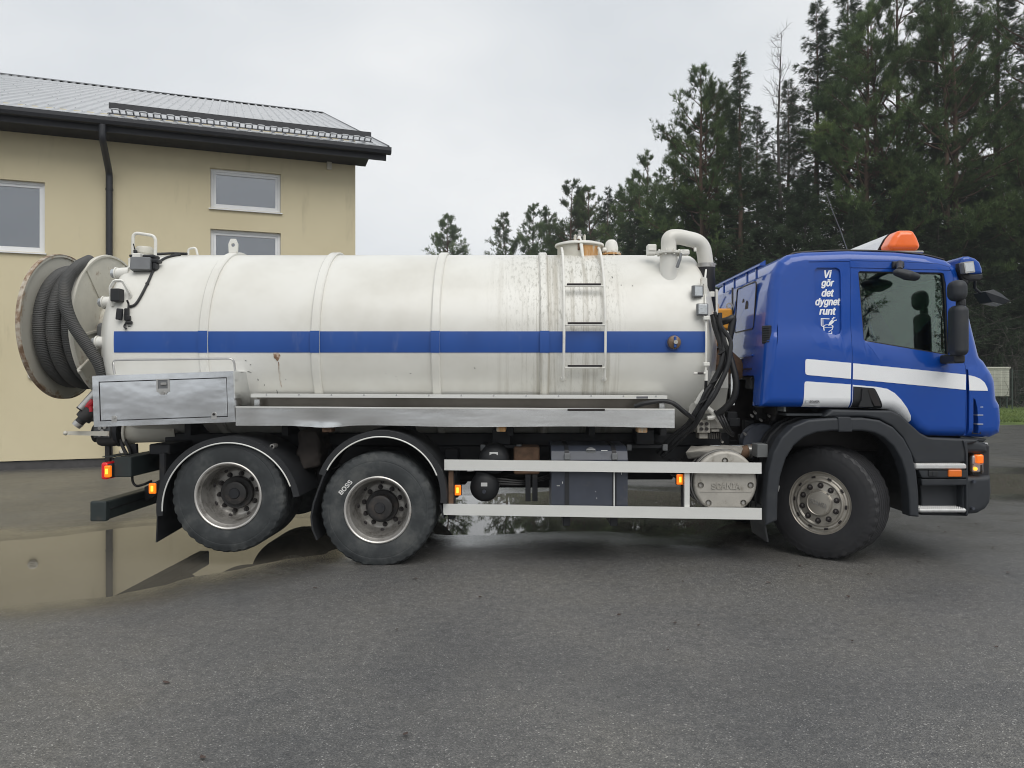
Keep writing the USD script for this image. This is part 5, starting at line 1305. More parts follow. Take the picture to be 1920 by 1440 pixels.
def rear_wheel(x, z, R, side, flat, hub_len, cap_r, boss, start, full=True):
    y0 = -.06
    M = trimesh.transformations.translation_matrix((x, y0, z))
    if side:
        M = trimesh.transformations.translation_matrix((x, 2.5 - y0, z)) @ rotm(180, (0, 0, 1))
    rim = [(.289, .030), (.300, .020), (.306, .012), (.304, .004), (.297, .003), (.289, .012), (.283, .030), (.268, .05), (.262, .10), (.255, .17), (.243, .225), (.222, .252), (.208, .262), (.195, .264), (.10, .264)]
    w_ = tp('wheel', lay(lathe(rim, 72, closed=False), M), 'rim_steel', label='rear wheel with deep dished grey steel rim')
    tp('tyre', lay(lugs(lathe(tyre_profile(R, .29), 180), R, .29), M, flat), 'tyre_rubber', w_)
    tp('rim_lip', lay(lathe([(.3075, .010), (.3085, .0), (.300, -.004), (.290, .002), (.284, .016), (.290, .014), (.297, .006)], 72), M), 'rim_edge_steel', w_)
    if full:
        for nut in wheel_nuts(.178, .232, .263, .0195, 10, start):
            tp('wheel_nut', lay(nut, M), 'nut_dark', w_)
        tp('hub', lay(lathe([(0, .26 - hub_len), (cap_r - .02, .26 - hub_len), (cap_r, .27 - hub_len), (cap_r, .22), (.146, .214), (.153, .222), (.153, .263), (0, .263)], 48), M), 'hub_black', w_)
        tp('hub_cap', lay(lathe([(0, .246 - hub_len), (.045, .247 - hub_len), (.052, .2595 - hub_len), (0, .2595 - hub_len)], 28), M), 'chassis_black', w_)
        for k_ in range(8):
            a = math.radians(start + 20 + 45 * k_)
            tp('hand_hole', lay(raw(Manifold.sphere(.019, 14).scale((1, .35, 1.25)).rotate((0, 0, 0)).translate((.232 * math.cos(a), .240, .232 * math.sin(a)))), M), 'nut_dark', w_)
    M2 = M @ trimesh.transformations.translation_matrix((0, .345, 0))
    tp('inner_tyre', lay(lathe(tyre_profile(R, .29), 72), M2, flat), 'tyre_rubber', w_)
    tp('inner_rim', lay(lathe([(.287, .03), (.27, .02), (.26, .27), (.287, .27)], 48, closed=False), M2), 'rim_steel', w_)
    return w_, M


TX, TZW, MX, MZW = -2.722, .637, -1.352, .508
wt, _ = rear_wheel(TX, TZW, .525, 0, None, .10, .105, False, 8)
wm, MM = rear_wheel(MX, MZW, .527, 0, .004, .15, .112, True, 25)
rear_wheel(TX, TZW, .525, 1, None, .10, .105, False, 8, False)
rear_wheel(MX, MZW, .527, 1, .004, .15, .112, False, 25, False)
bq = at(648, 913.5, -.06)
tp('tyre_lettering', xf(lettering('BOSS', .040, .155, True, .003), trimesh.transformations.translation_matrix((bq[0], -.0615, bq[2])) @ rotm(-49, (0, 1, 0))), 'label_white', wm, smooth=False)
FX, FY_, FZ = 2.79, .20, .531
for side in (0, 1):
    M = trimesh.transformations.translation_matrix((FX, FY_ if not side else 2.30, FZ)) @ (rotm(-43, (0, 0, 1)) if not side else rotm(137, (0, 0, 1)))
    disc = [(.289, .030), (.300, .022), (.3065, .012), (.304, .002), (.297, .0), (.290, .008), (.285, .022), (.272, .030), (.262, .030), (.256, .016), (.246, .010), (.232, .012), (.226, .004), (.222, -.002), (.212, -.006), (.203, -.002), (.196, .004), (.188, .004), (.150, .0), (.128, -.004), (.122, -.012), (.117, -.022), (.112, -.024), (.106, -.019), (.100, -.022), (0, -.024)]
    wf = tp('front_wheel', lay(lathe(disc, 80, closed=False), M), 'front_rim_paint', label='steered front wheel with brownish silver disc rim')
    tp('tyre', lay(lugs(lathe(tyre_profile(.531, .385, (.16, .30, .43, .57, .70, .84)), 180), .531, .385), M @ trimesh.transformations.translation_matrix((0, -.012, 0)), .003), 'front_tyre_rubber', wf, smooth=35)
    if side:
        continue
    for k_ in range(10):
        a = math.radians(14 + 36 * k_)
        c, s = .168 * math.cos(a), .168 * math.sin(a)
        tp('wheel_nut', lay(join(lathe([(0, -.042), (.012, -.041), (.019, -.032), (.0205, -.004), (.0205, .004), (0, .004)], 14), lathe([(.021, -.006), (.027, -.004), (.027, .004), (.021, .004)], 16)), M @ trimesh.transformations.translation_matrix((c, 0, s))), 'nut_dark', wf)
        b = math.radians(14 + 18 + 36 * k_)
        tp('vent_slot', lay(raw(rbox(-.020, .020, .0, .014, -.0095, .0095, .005, 8)), M @ rotm(-math.degrees(b) + 90, (0, 1, 0)) @ trimesh.transformations.translation_matrix((0, .0, .247))), 'nut_dark', wf)
    tp('hub_name', lay(lettering('SCANIA', .040, .165, True, .006), M @ trimesh.transformations.translation_matrix((0, -.0242, 0)) @ rotm(16, (0, 1, 0))), 'rim_steel', wf, smooth=False)
    tp('tyre_mark', lay(lettering('ECO', .02, .06, True, .002) if False else raw(cbox(-.03, .03, -.003, 0, -.008, .008, .001)), M @ trimesh.transformations.translation_matrix((-.40, -.0125, .10)) @ rotm(-75, (0, 1, 0))), 'label_white', wf, smooth=False)

# ------------------------------------------------------------------ rear mudguards with white edge trim, flaps
GY0 = -.085


def mudguard(px, py, rp, a0, a1, b0, b1):
    c = at(px, py, GY0)
    cx, cz, r = c[0], c[2], rp / FPX * (GY0 - CAM[1])
    g = tp('mudguard', arc_sheet(cx, cz, r + .055, a0, a1, GY0, .58, .010, 48), 'black_plastic')
    tp('guard_face', arc_sheet(cx, cz, r + .045, a0, a1, GY0, GY0 + .010, .047, 48), 'black_plastic', g)
    a = np.radians(np.linspace(b0, b1, 60))
    tp('trim_strip', tube(np.stack([cx + (r - .002) * np.cos(a), np.full(60, GY0 - .003), cz + (r - .002) * np.sin(a)], 1), .0068, 8), 'aluminium_bar', g)
    return g


g1 = mudguard(428, 954, 124, 10, 186, 20, 182)
g2 = mudguard(714, 931, 112.5, -6, 160, 20.7, 153.7)
tp('mud_flap', hullpts([(-3.40, y_, z_) for y_ in (.0, .58) for z_ in (.46,)] + [(-3.388, y_, .46) for y_ in (0, .58)] + [(-3.41, .0, .20), (-3.398, 0, .20), (-3.41, .58, .24), (-3.398, .58, .24)]), 'black_plastic', g1, smooth=False)
fl = np.array([(-1.835, .84), (-1.88, .72), (-1.93, .58), (-1.955, .45), (-1.94, .33), (-1.90, .24)])
tp('front_flap', plate(LineString(fl).buffer(.008, cap_style=2), -.08, .58), 'black_plastic', g2)
rt = np.array([(-.785, .545), (-.765, .48), (-.755, .42)])
tp('rear_flap', plate(LineString(rt).buffer(.008, cap_style=2), .0, .58), 'black_plastic', g2)
q = at(514, 836, .08)
tp('guard_bolt', lathe([(.012, -.06), (.022, -.06), (.022, .05), (.012, .05)], 14, q, 'y'), 'bare_metal', g1)

# ------------------------------------------------------------------ the cab
CY0, CY1 = .05, 2.45
CREASE = np.array([at(a, b, CY0)[[0, 2]] for a, b in ((1420, 630), (1520, 630), (1620, 646), (1700, 667), (1812, 692), (1890, 705))])


def warp(mesh, fine=.09):
    """The cab's sides lean in above the waist line and crown a little: applied to every skin piece alike."""
    if fine:
        mesh = man(mesh).refine_to_length(fine)
    v, f = raw(mesh)
    zc = np.interp(v[:, 0], CREASE[:, 0], CREASE[:, 1])
    t = smooth01(v[:, 2] - zc, -.03, .05)
    lean = np.clip(v[:, 2] - zc, 0, 2) * .035
    front = np.clip((v[:, 0] - 3.75) / .6, 0, 1) ** 2 * .035
    low = np.clip((zc - v[:, 2]) / .6, 0, 1) ** 2 * .02
    d = .022 * t + lean + front + low
    mid = (CY0 + CY1) / 2
    w = np.clip((np.abs(v[:, 1] - mid) - .55) / .55, 0, 1)
    v = v.copy()
    v[:, 1] += np.where(v[:, 1] < mid, d, -d) * w
    return v, f


CABPX = [(1429, 763), (1433, 700), (1439, 620), (1447, 540), (1454, 508), (1466, 486), (1484, 474), (1512, 469), (1600, 466), (1690, 468.5), (1745, 474), (1785, 483.5), (1803, 496),
         (1808, 520), (1815, 560), (1822, 610), (1831, 668), (1840, 676), (1851, 693), (1858, 715), (1861, 748), (1868, 760), (1871, 790), (1869, 814), (1852, 822),
         (1812, 820), (1742, 818), (1724, 810), (1704, 790), (1688, 774), (1672, 767.5), (1600, 765.5), (1520, 764.5)]
CABPX = [(a if a < 1803 or b > 815 and a < 1850 else VX + (a - VX) * (1 + .021 * min(1, (a - 1800) / 30)), b) for a, b in CABPX]
prof_ = pp(CABPX, CY0)
shell = rounded_extrude(prof_, CY0, CY1, .095, 300, 8)
skin = rounded_extrude(prof_.buffer(.004), CY0 - .004, CY1 + .004, .097, 300, 8)      # 4 mm proud: where films and stripes sit
skin_lo = rounded_extrude(prof_.buffer(.0005), CY0 - .0005, CY1 + .0005, .0955, 300, 8)
film_layer = skin - skin_lo
inside = rounded_extrude(pp([(1476, 690), (1480, 510), (1500, 486), (1700, 482), (1790, 500), (1803, 560), (1820, 664), (1806, 690), (1790, 758), (1480, 752)], CY0), CY0 + .055, CY1 - .055, .08, 200, 4)
win_px = [(1613, 510), (1616, 507), (1771, 509.5), (1776, 512), (1779.5, 530), (1783, 664), (1781.5, 666), (1625, 639.5), (1621.5, 637)]
win = pp(win_px, CY0)
win_cut = man(plate(win, -.5, 3.2))
ws = Polygon([(.24, at(0, 669, CY0)[2]), (2.26, at(0, 669, CY0)[2]), (2.24, at(0, 512, CY0)[2]), (.26, at(0, 512, CY0)[2])]).buffer(-.05).buffer(.05)
ws_cut = man(plate_x(ws, 3.97, 5.2))
door_px = [(1597.5, 487), (1700, 489), (1765, 492.5), (1787, 498), (1794, 512), (1800, 560), (1811, 660), (1813.5, 690), (1813.5, 818.5), (1742, 818.5), (1724, 810.5), (1704, 790.5), (1688, 774.5), (1672, 768), (1597.5, 766)]
doorp = pp(door_px, CY0)
near_half = man(plate(sbox(1, 0, 6, 4), -.3, CY0 + .09))
door_cut = man(plate(doorp, -.3, CY0 + .07))
rec = pp([(1530, 512), (1531, 505), (1536, 500.5), (1573, 500.5), (1579, 505), (1580, 516), (1580, 617), (1577, 625), (1569, 628), (1553, 624), (1540, 615), (1533, 600), (1530, 575)], CY0).buffer(-.02).buffer(.02)
recess = man(plate(rec, -.3, CY0 + .020))
body = shell - inside - win_cut - ws_cut - door_cut - recess
# sunk seam above the door, vents, and the side duct in the front corner panel
seam = man(plate(pp([(1520, 489.2), (1597, 487.8), (1597, 489.2), (1520, 490.6)], CY0), -.3, CY0 + .012))
seam2 = man(plate(pp([(1530, 501.2), (1597, 500.0), (1789, 504.6), (1789, 506.1), (1597, 501.5), (1530, 502.6)], CY0), -.3, CY0 + .010))
nose_gap = man(plate(pp([(1814, 692), (1817.5, 693), (1819.5, 735), (1821, 819), (1815, 819)], CY0), -.3, CY0 + .045))
duct = man(plate(pp([(1827.5, 746), (1832, 750), (1836, 765), (1838.5, 790), (1840.5, 815), (1829, 814)], CY0), -.3, CY0 + .07))
tunnel = rbox(1.9, 2.75, .34, 2.16, 1.2, at(0, 704, .4)[2], .04, 8)
body = body - seam - nose_gap - duct - tunnel

cab = tp('cab', warp(body), 'cab_blue_paint', smooth=32, label='blue painted cab with white film stripes')
dclip = man(plate(doorp.buffer(-.0032), -.3, CY0 + .065))
door = (shell ^ dclip) - win_cut - seam2
dr = tp('door', warp(door), 'cab_blue_paint', cab, smooth=32)
backing = (shell ^ man(plate(doorp.buffer(.03), CY0 + .071, CY0 + .085))) - man(plate(win.buffer(-.002), -.5, 3.2))
tp('door_seal', warp(backing), 'black_plastic', cab, smooth=False)
tp('door_glass', warp(plate(win.buffer(.012), CY0 + .030, CY0 + .034), .1), 'cab_glass', cab, smooth=False)
tp('window_seal', warp(plate(win.buffer(.001).difference(win.buffer(-.011)), CY0 + .012, CY0 + .029), .1), 'black_plastic', cab, smooth=False)
tp('far_glass', warp(plate(win.buffer(.012), CY1 - .034, CY1 - .030), .1), 'cab_glass', cab, smooth=False)
wq = [(1810, 511), (1824, 560), (1838, 610), (1852, 668)]
wl = LineString([at(a, b, CY0)[[0, 2]] for a, b in wq]).buffer(.0025, cap_style=2)
tp('windscreen', warp(plate(wl, .22, 2.28), .15), 'cab_glass', cab, smooth=30)
tp('windscreen_bow', (lambda v: (v, [[i_, i_ + 1, i_ + 5, i_ + 4] for r0 in range(0, 44, 4) for i_ in range(r0, r0 + 3)]))(np.array([(lambda q_: (q_[0] + .085 * (1 - ((yy_ - 1.25) / 1.0) ** 2) - .02, yy_, q_[2]))(at(a, b, CY0)) for yy_ in np.linspace(.25, 2.25, 12) for a, b in wq])), 'cab_glass', cab, smooth=30) if False else None
tp('recess_floor', warp(plate(rec.buffer(.006), CY0 + .0205, CY0 + .028)), 'cab_blue_paint', cab, smooth=False)


HANDLE = [(1600, 724.5), (1638, 727.6), (1641, 729), (1646, 737.6), (1658.6, 763), (1657.4, 766.2), (1600, 764.6)]


def film(px, name='white_stripe', mat='cab_white_film', r=.0, parent=cab):
    p = pp(px, CY0)
    if name == 'white_stripe':
        p = p.difference(pp(HANDLE, CY0))
    if r:
        p = p.buffer(-r).buffer(r, quad_segs=8)
    m = film_layer ^ man(plate(p, -.3, CY0 + .25))
    return tp(name, warp(m), mat, parent, smooth=40)


def arc_px(c, r, a0, a1, n=8):
    return [(c[0] + r * math.cos(math.radians(a)), c[1] - r * math.sin(math.radians(a))) for a in np.linspace(a0, a1, n)]


film([(1510, 678), (1511, 674), (1514, 673), (1595.8, 680.5), (1595.8, 710.3), (1514, 703), (1511, 701), (1510, 697)])
film([(1599.5, 681), (1812.3, 702.3), (1812.3, 731), (1599.5, 710.8)], parent=dr)
film([(1817.5, 703.5), (1828, 705.5), (1840, 710), (1849, 717), (1854, 726), (1856, 733), (1819, 732)])
film([(1509, 720), (1510, 716), (1513, 715), (1595.8, 720.7), (1595.8, 764.3), (1508, 763.6)])
film([(1599.5, 721.5), (1645, 725.5), (1664, 729), (1678, 737), (1690, 749), (1702, 765), (1710, 780), (1711.5, 788), (1708, 795), (1701, 798), (1694, 797.2), (1683, 786), (1670, 773), (1660, 767.4), (1650, 766.4), (1599.5, 765)], parent=dr)
hd = film([(1601, 725), (1638, 728), (1641, 729.5), (1646, 738), (1658, 763), (1657, 765.8), (1601, 764.2)], 'door_handle', 'black_plastic', parent=dr)
tp('handle_grip', warp(plate(pp([(1616, 728.5), (1623, 729), (1626, 741), (1634, 757), (1638, 763), (1610, 762.5), (1615, 750)], CY0).buffer(-.004).buffer(.004), CY0 - .022, CY0 - .0045), .04), 'black_plastic', hd)
tp('handle_bowl', warp(plate(pp([(1628, 731), (1638, 731.5), (1653, 761), (1641, 761), (1633, 746)], CY0), CY0 - .0075, CY0 - .0045), .05), 'nut_dark', hd)
lq_ = at(1621, 759, CY0)
tp('key_lock', cyl((lq_[0], CY0 - .002, lq_[2]), (lq_[0], CY0 + .018, lq_[2]), .011, 10), 'bare_metal', hd)


def bolder(m, d):
    return join(*[(raw(m)[0] + (o, k_ * .0004, o2), raw(m)[1]) for k_, (o, o2) in enumerate(((0, 0), (d, 0), (-d, 0), (d * .5, d * .5), (-d * .5, -d * .5)))])


def sticker(text, px, py, h, w, mat, name, parent=cab, shear=0.0, y=CY0 - .0052, depth=.0022, bold=True):
    q = at(px, py, CY0)
    return tp(name, warp(xf(bolder(lettering(text, h, w, bold, depth, shear), .0022 if name == 'door_lettering' else 0.0004), trimesh.transformations.translation_matrix((q[0], y, q[2]))), 0), mat, parent, smooth=False)


yr = CY0 + .0203
for t_, x_, y_, h_, w_ in (('Vi', 1556.5, 512, .068, .068), ('gör', 1556.5, 530.5, .062, .110), ('det', 1556.5, 548, .066, .108), ('dygnet', 1556, 566.5, .064, .228), ('runt', 1556, 583, .066, .145)):
    sticker(t_, x_, y_, h_, w_, 'cab_white_film', 'door_lettering', shear=.2, y=yr)
# the little sign under the words: a water closet with a hose end pushed in
def line(pts, w=1.0):
    return LineString(pts).buffer(w / 2, cap_style=2)
import shapely
u = lambda *g: shapely.union_all(list(g))
sign = u(line([(543.5, 609.5), (543.5, 596.5), (559, 597)], 1.6), line([(546.6, 597), (546.6, 608.5)], 1.1), line([(543.5, 609.5), (548, 612.5), (547.5, 617.5)], 1.6),
         Point(557, 611.5).buffer(1).exterior.buffer(0.01) if False else affinity.scale(Point(0, 0).buffer(9.5, 12).difference(Point(0, 0).buffer(8.0, 12)), 1, .32).buffer(.25),
         line([(565.5, 612), (564, 617), (559.5, 620), (557, 622)], 1.4), line([(548, 613), (549, 618), (545, 621.5), (545, 624.5), (563, 624.8), (563, 621.5)], 1.5), line([(545, 621.5), (550, 620), (552, 622.5), (556, 622.8), (563, 621.5)], 1.2))
ring_ = affinity.translate(affinity.scale(Point(0, 0).buffer(9.5, 12).difference(Point(0, 0).buffer(8.0, 12)), 1, .33), 556.5, 611)
sign = u(line([(543.5, 609.5), (543.5, 596.5), (559, 597)], 1.6), line([(546.6, 597), (546.6, 608.5)], 1.1), line([(543.5, 609.5), (548, 612.5), (547.5, 617.5)], 1.6), ring_.buffer(.2),
         line([(565.5, 612), (564, 617), (559.5, 620), (557, 622)], 1.4), line([(545, 621.5), (545, 624.6), (563, 624.8), (563, 621)], 1.5), line([(545, 621.5), (549, 618.5), (548, 613)], 1.4),
         Polygon([(556.5, 610.5), (558.5, 604), (563.5, 598.5), (568, 602.5), (563, 607.5)]), line([(565, 599), (567, 593.5)], 1.4), line([(567, 601), (573, 599)], 1.5), line([(563.5, 597), (570, 594.5)], 1.2))
sg_ = [g for g in getattr(sign, 'geoms', [sign])]
def px_poly(g):
    cv_ = lambda c: [(at(1000 + a, b, CY0)[0], at(1000 + a, b, CY0)[2]) for a, b in c.coords]
    return Polygon(cv_(g.exterior), [cv_(h) for h in g.interiors])
tp('pictogram', warp(join(*[plate(px_poly(g), yr - .002, yr) for g in sg_]), 0), 'cab_white_film', cab, smooth=False)
sticker('SCANIA', 1528.5, 753, .020, .092, 'letter_grey', 'dealer_sticker')
sticker('SVERIGE AB', 1527.5, 759.6, .010, .085, 'letter_grey', 'dealer_sticker', bold=False) if False else tp('dealer_sticker', warp(join(*[plate(sbox(at(a, 0, CY0)[0], at(0, b + .9, CY0)[2], at(c, 0, CY0)[0], at(0, b, CY0)[2]), CY0 - .0072, CY0 - .0052) for a, b, c in ((1519, 758.6, 1537.5), (1530, 761, 1537.5))]), 0), 'rail_silver', cab, smooth=False)
q = at(1514.5, 753, CY0)
tp('sticker_shield', warp(plate(Polygon([(q[0] - .013, q[2] + .014), (q[0] + .013, q[2] + .014), (q[0] + .012, q[2] - .002), (q[0], q[2] - .016), (q[0] - .012, q[2] - .002)]), CY0 - .0072, CY0 - .0052), 0), 'rail_silver', cab, smooth=False)
tp('duct_lining', warp(plate(pp([(1825, 742), (1837, 747), (1844, 763), (1847, 790), (1849, 817), (1827, 817)], CY0), CY0 + .085, CY0 + .09), .1), 'nut_dark', cab, smooth=False)  # dark plate standing in for the shade deep inside the duct
dpoly = pp([(1827, 745), (1835, 750), (1841, 765), (1844, 790), (1846, 815), (1829, 814)], CY0)
tp('duct_wall', warp(plate(dpoly.buffer(-.0005).difference(dpoly.buffer(-.006)), CY0 + .010, CY0 + .084), .08), 'nut_dark', cab, smooth=False)  # dark rim, paints the duct's blue side walls as shaded
# duct fins, hinge and inner dark of the corner panel
for py_ in (763, 778, 795):
    q = at(1834, py_, CY0 + .06)
    tp('duct_fin', cbox(q[0] - .025, q[0] + .03, q[1] - .03, q[1] + .05, q[2] - .004, q[2] + .004, .001), 'rail_silver', cab, smooth=False)
q0, q1 = at(1816, 819, CY0), at(1821, 700, CY0)
tp('gap_liner', cbox(q0[0] + .0, q1[0] + .03, CY0 + .13, CY0 + .16, q0[2] + .01, q1[2], .002), 'nut_dark', cab, smooth=False)
q = at(1818, 787, CY0 + .06)
tp('hinge', cbox(q[0] - .008, q[0] + .008, q[1] + .05, q[1] + .08, q[2] - .05, q[2] + .05, .003), 'grey_lamp_body', cab, smooth=False)
q = at(1857, 716, CY0 + .3)
tp('front_badge', lathe([(0, -.004), (.085, -.004), (.09, 0), (.085, .006), (0, .006)], 28, (at(1863, 716, .3)[0] - .012, 1.25, at(0, 716, .3)[2]), 'x'), 'bare_metal', cab)
tp('grille_bar', cbox(at(1858, 0, .3)[0], at(1864.5, 0, .3)[0], .3, 2.2, at(0, 742, .3)[2], at(0, 733, .3)[2], .004), 'aluminium_bar', cab, smooth=False)
# roof drip rail
rl = [np.array([at(a, b, CY0)[0], .19, at(a, b, CY0)[2] + .002]) for a, b in ((1474, 487), (1490, 474.5), (1515, 469), (1600, 465.5), (1690, 468), (1745, 473.5), (1785, 483))]
tp('roof_seam', tube(spline(rl, 6), .011, 6), 'nut_dark', cab)
# rear wall: window panel, ribs, seams, vent
XR = lambda z_: float(np.interp(z_, [at(0, 763, CY0)[2], at(0, 540, CY0)[2]], [at(1429, 0, CY0)[0], at(1447, 0, CY0)[0]]))
def rear_plate(y0, y1, z0, z1, t0, t1, name, mat, hole=0):
    p = sbox(y0, z0, y1, z1).buffer(-min(.05, (z1 - z0) * .4)).buffer(min(.05, (z1 - z0) * .4))
    if hole:
        p = p.difference(p.buffer(-hole))
    v, f = plate_x(p, 0, 1)
    v = v.copy()
    v[:, 0] = np.array([XR(z_) for z_ in v[:, 2]]) - (t0 + (t1 - t0) * (1 - v[:, 0]))
    return tp(name, (v, f), mat, cab, smooth=False)
rear_plate(.52, 1.18, 2.22, 2.66, .001, .006, 'rear_window_panel', 'cab_blue_paint')
rear_plate(.50, 1.20, 2.20, 2.68, .001, .012, 'rear_window_seal', 'nut_dark', .012)
rear_plate(.45, 2.05, 1.93, 1.955, .001, .02, 'rear_ridge', 'cab_blue_paint')
rear_plate(.45, 1.95, 1.80, 1.815, .001, .012, 'rear_ridge', 'nut_dark')
rear_plate(.45, 1.95, 1.71, 1.72, .001, .008, 'rear_ridge', 'nut_dark')
for y_ in (.50, .82, 1.30, 1.75):
    z0_, z1_ = 2.70, 2.80
    v, f = raw(cbox(0, .02, y_, y_ + .035, z0_, z1_, .004))
    v[:, 0] += XR(2.75) - .012
    tp('rear_rib', (v, f), 'cab_blue_paint', cab, smooth=False)
for y_ in (1.32, 2.0):
    v, f = plate_x(sbox(y_, 2.0, y_ + .02, 2.70).buffer(.008), 0, .012)
    v[:, 0] += XR(2.35) - .010
    tp('rear_rib', (v, f), 'nut_dark', cab, smooth=False)
look('soot_stain', (0.05, 0.045, 0.045), 0.8, var=0.3)
for (y_, z_, r_) in ((.93, 2.47, .05), (.80, 2.43, .055)):
    v, f = plate_x(affinity.scale(Point(y_, z_).buffer(r_, 10), 1.0, 1.5), 0, .0015)
    v[:, 0] += XR(z_) - .0085
    tp('soot_spot', (v, f), 'soot_stain', cab, smooth=False)
vq = np.array([XR(2.12) + .004, CY0 + .060, at(0, 627, .08)[2]])
vt_ = tp('cab_vent', xf(raw(cbox(-.045, .045, -.01, .02, -.085, .085, .006)), trimesh.transformations.translation_matrix(vq) @ rotm(-50, (0, 0, 1))), 'black_plastic', cab)
for k_ in range(7):
    tp('vent_slat', xf(raw(cbox(-.038, .038, -.018, -.011, -.072 + k_ * .022, -.062 + k_ * .022, .002)), trimesh.transformations.translation_matrix(vq) @ rotm(-50, (0, 0, 1))), 'grey_plastic', vt_, smooth=False)
tp('roof_gutter', hullpts([(XR(2.8) - .035, y_, z_) for y_ in (.30, 2.2) for z_ in (2.80, 2.815)] + [(XR(2.8) + .02, y_, z_) for y_ in (.30, 2.2) for z_ in (2.80, 2.85)]), 'cab_blue_paint', cab)
# inside: seats, dashboard, steering wheel
it = tp('passenger_seat', join(rbox(2.75, 3.05, .40, .90, 1.40, 2.15, .06, 10), rbox(2.8, 3.3, .40, .90, 1.35, 1.52, .06, 10), rbox(2.80, 2.98, .52, .78, 2.17, 2.42, .05, 10)), 'seat_cloth', cab)
tp('driver_seat', join(rbox(2.75, 3.05, 1.60, 2.10, 1.40, 2.15, .06, 10), rbox(2.8, 3.3, 1.60, 2.10, 1.35, 1.52, .06, 10), rbox(2.80, 2.98, 1.72, 1.98, 2.17, 2.42, .05, 10)), 'seat_cloth', cab)
tp('dashboard', rbox(3.62, 4.06, .30, 2.20, 1.55, 1.86, .08, 10), 'seat_cloth', cab)
M = trimesh.transformations.translation_matrix((3.62, 1.85, 1.92)) @ rotm(55, (0, 1, 0))
a = np.linspace(0, 2 * np.pi, 33)[:-1]
tp('steering_wheel', xf(tube(np.stack([.22 * np.cos(a), .22 * np.sin(a), 0 * a], 1), .017, 8, closed=True), M), 'seat_cloth', cab)
tp('rear_tunnel', cbox(2.42, 2.44, .345, 2.155, 1.36, at(0, 704, .4)[2] - .01, .002), 'nut_dark', cab, smooth=False)
tp('cab_floor', cbox(2.46, 3.95, .15, 2.35, 1.36, 1.38, .002), 'seat_cloth', cab, smooth=False)
tp('head_lining', cbox(2.5, 3.95, .2, 2.3, 2.80, 2.82, .002), 'interior_grey', cab, smooth=False)
tp('rear_lining', cbox(2.44, 2.46, .16, 2.34, 1.4, 2.8, .002), 'interior_grey', cab, smooth=False)

# mirrors, visor, front lamp, roof bar, aerial
def pod(px0, py0, px1, py1, y0, y1, r, name, mat, parent=truck):
    a, b = at(px0 + 11, py1, y0), at(px1 + 8, py0, y0)
    return tp(name, raw(rbox(a[0], b[0], y0, y1, a[2], b[2], r, 20)), mat, parent)


mr = pod(1782.5, 571, 1813.5, 667, -.28, -.10, .055, 'door_mirror', 'grey_plastic')
pod(1779.5, 523, 1812, 563, -.28, -.10, .065, 'upper_mirror', 'grey_plastic', mr)
pod(1790, 557, 1806, 577, -.24, -.14, .03, 'mirror_neck', 'black_plastic', mr)
pod(1779, 664, 1803, 681, -.20, .06, .02, 'mirror_bracket', 'black_plastic', mr)
a_, b_ = at(1783, 0, -.24), at(1812, 0, -.24)
tp('mirror_glass', cbox(at(1779.5, 0, -.2)[0], at(1782, 0, -.2)[0], -.26, -.12, at(0, 660, -.2)[2], at(0, 578, -.2)[2], .002), 'lamp_glass', mr, smooth=False) if False else None
km = tp('kerb_mirror', (lambda v, f: (v, f))(*raw(hullpts(np.vstack([raw(Manifold.sphere(r_, 18).scale((1, 1, .75)).translate(tuple(at(px_, py_, y_))))[0] for px_, py_, y_, r_ in ((1684, 511, -.20, .045), (1702, 516, -.22, .06), (1714, 519, -.20, .05), (1690, 512, -.12, .05), (1708, 518, -.10, .05))])))), 'grey_plastic')
tp('mirror_arm', tube([at(1687, 507, -.16), at(1687, 501, -.06), at(1687, 496, .08)], [.03, .026, .04], 10), 'black_plastic', km)
tp('mirror_foot', warp(rbox(at(1676, 0, .05)[0], at(1698, 0, .05)[0], .012, .052, at(0, 502, .05)[2], at(0, 489, .05)[2], .012, 10), .05), 'black_plastic', km)
for px_ in (1682, 1692):
    q = at(px_, 497, .03)
    tp('mirror_screw', cyl(q + (0, -.02, 0), q + (0, .03, 0), .010, 8), 'nut_dark', km)
vp_ = pp([(1803, 484), (1808, 480.5), (1818, 480), (1830, 484), (1838, 491), (1842.5, 502), (1843.5, 512), (1838, 514), (1824, 514), (1806, 512), (1801, 500)], .12)
vis = tp('sun_visor', rounded_extrude(vp_, .12, 2.38, .03, 120, 4), 'cab_blue_paint', label='blue sun visor across the windscreen top')
tp('visor_underside', rounded_extrude(pp([(1806, 512.5), (1824, 514.5), (1843, 513), (1843, 521), (1836, 525), (1812, 524), (1803, 518)], .13), .13, 2.37, .01, 80, 3), 'black_plastic', vis)
tp('visor_bracket', rounded_extrude(pp([(1797, 494), (1806, 490), (1808, 515), (1816, 522), (1816, 532), (1806, 528), (1798, 512)], .14), .14, .20, .01, 80, 3), 'black_plastic', vis)
q = at(1817, 501, .06)
M = trimesh.transformations.translation_matrix(q) @ rotm(-9, (0, 1, 0)) @ rotm(25, (0, 0, 1))
fl_ = tp('spot_lamp', xf(raw(rbox(-.072, .072, 0, .05, -.055, .055, .014, 10)), M), 'grey_lamp_body')
tp('lamp_lens', xf(raw(rbox(-.060, .060, -.008, .002, -.043, .043, .0045, 8)), M), 'lamp_glass', fl_)
tp('lamp_bezel', xf(plate(sbox(-.070, -.053, .070, .053).buffer(-.01).buffer(.01).difference(sbox(-.060, -.043, .060, .043)), -.005, -.0005), M), 'bare_metal', fl_, smooth=False)
fm = at(1858, 560, .33)
f_ = np.array([at(a, b, .33) for a, b in ((1836, 549), (1851, 545), (1866, 553), (1882, 566), (1869, 572), (1848, 567))])
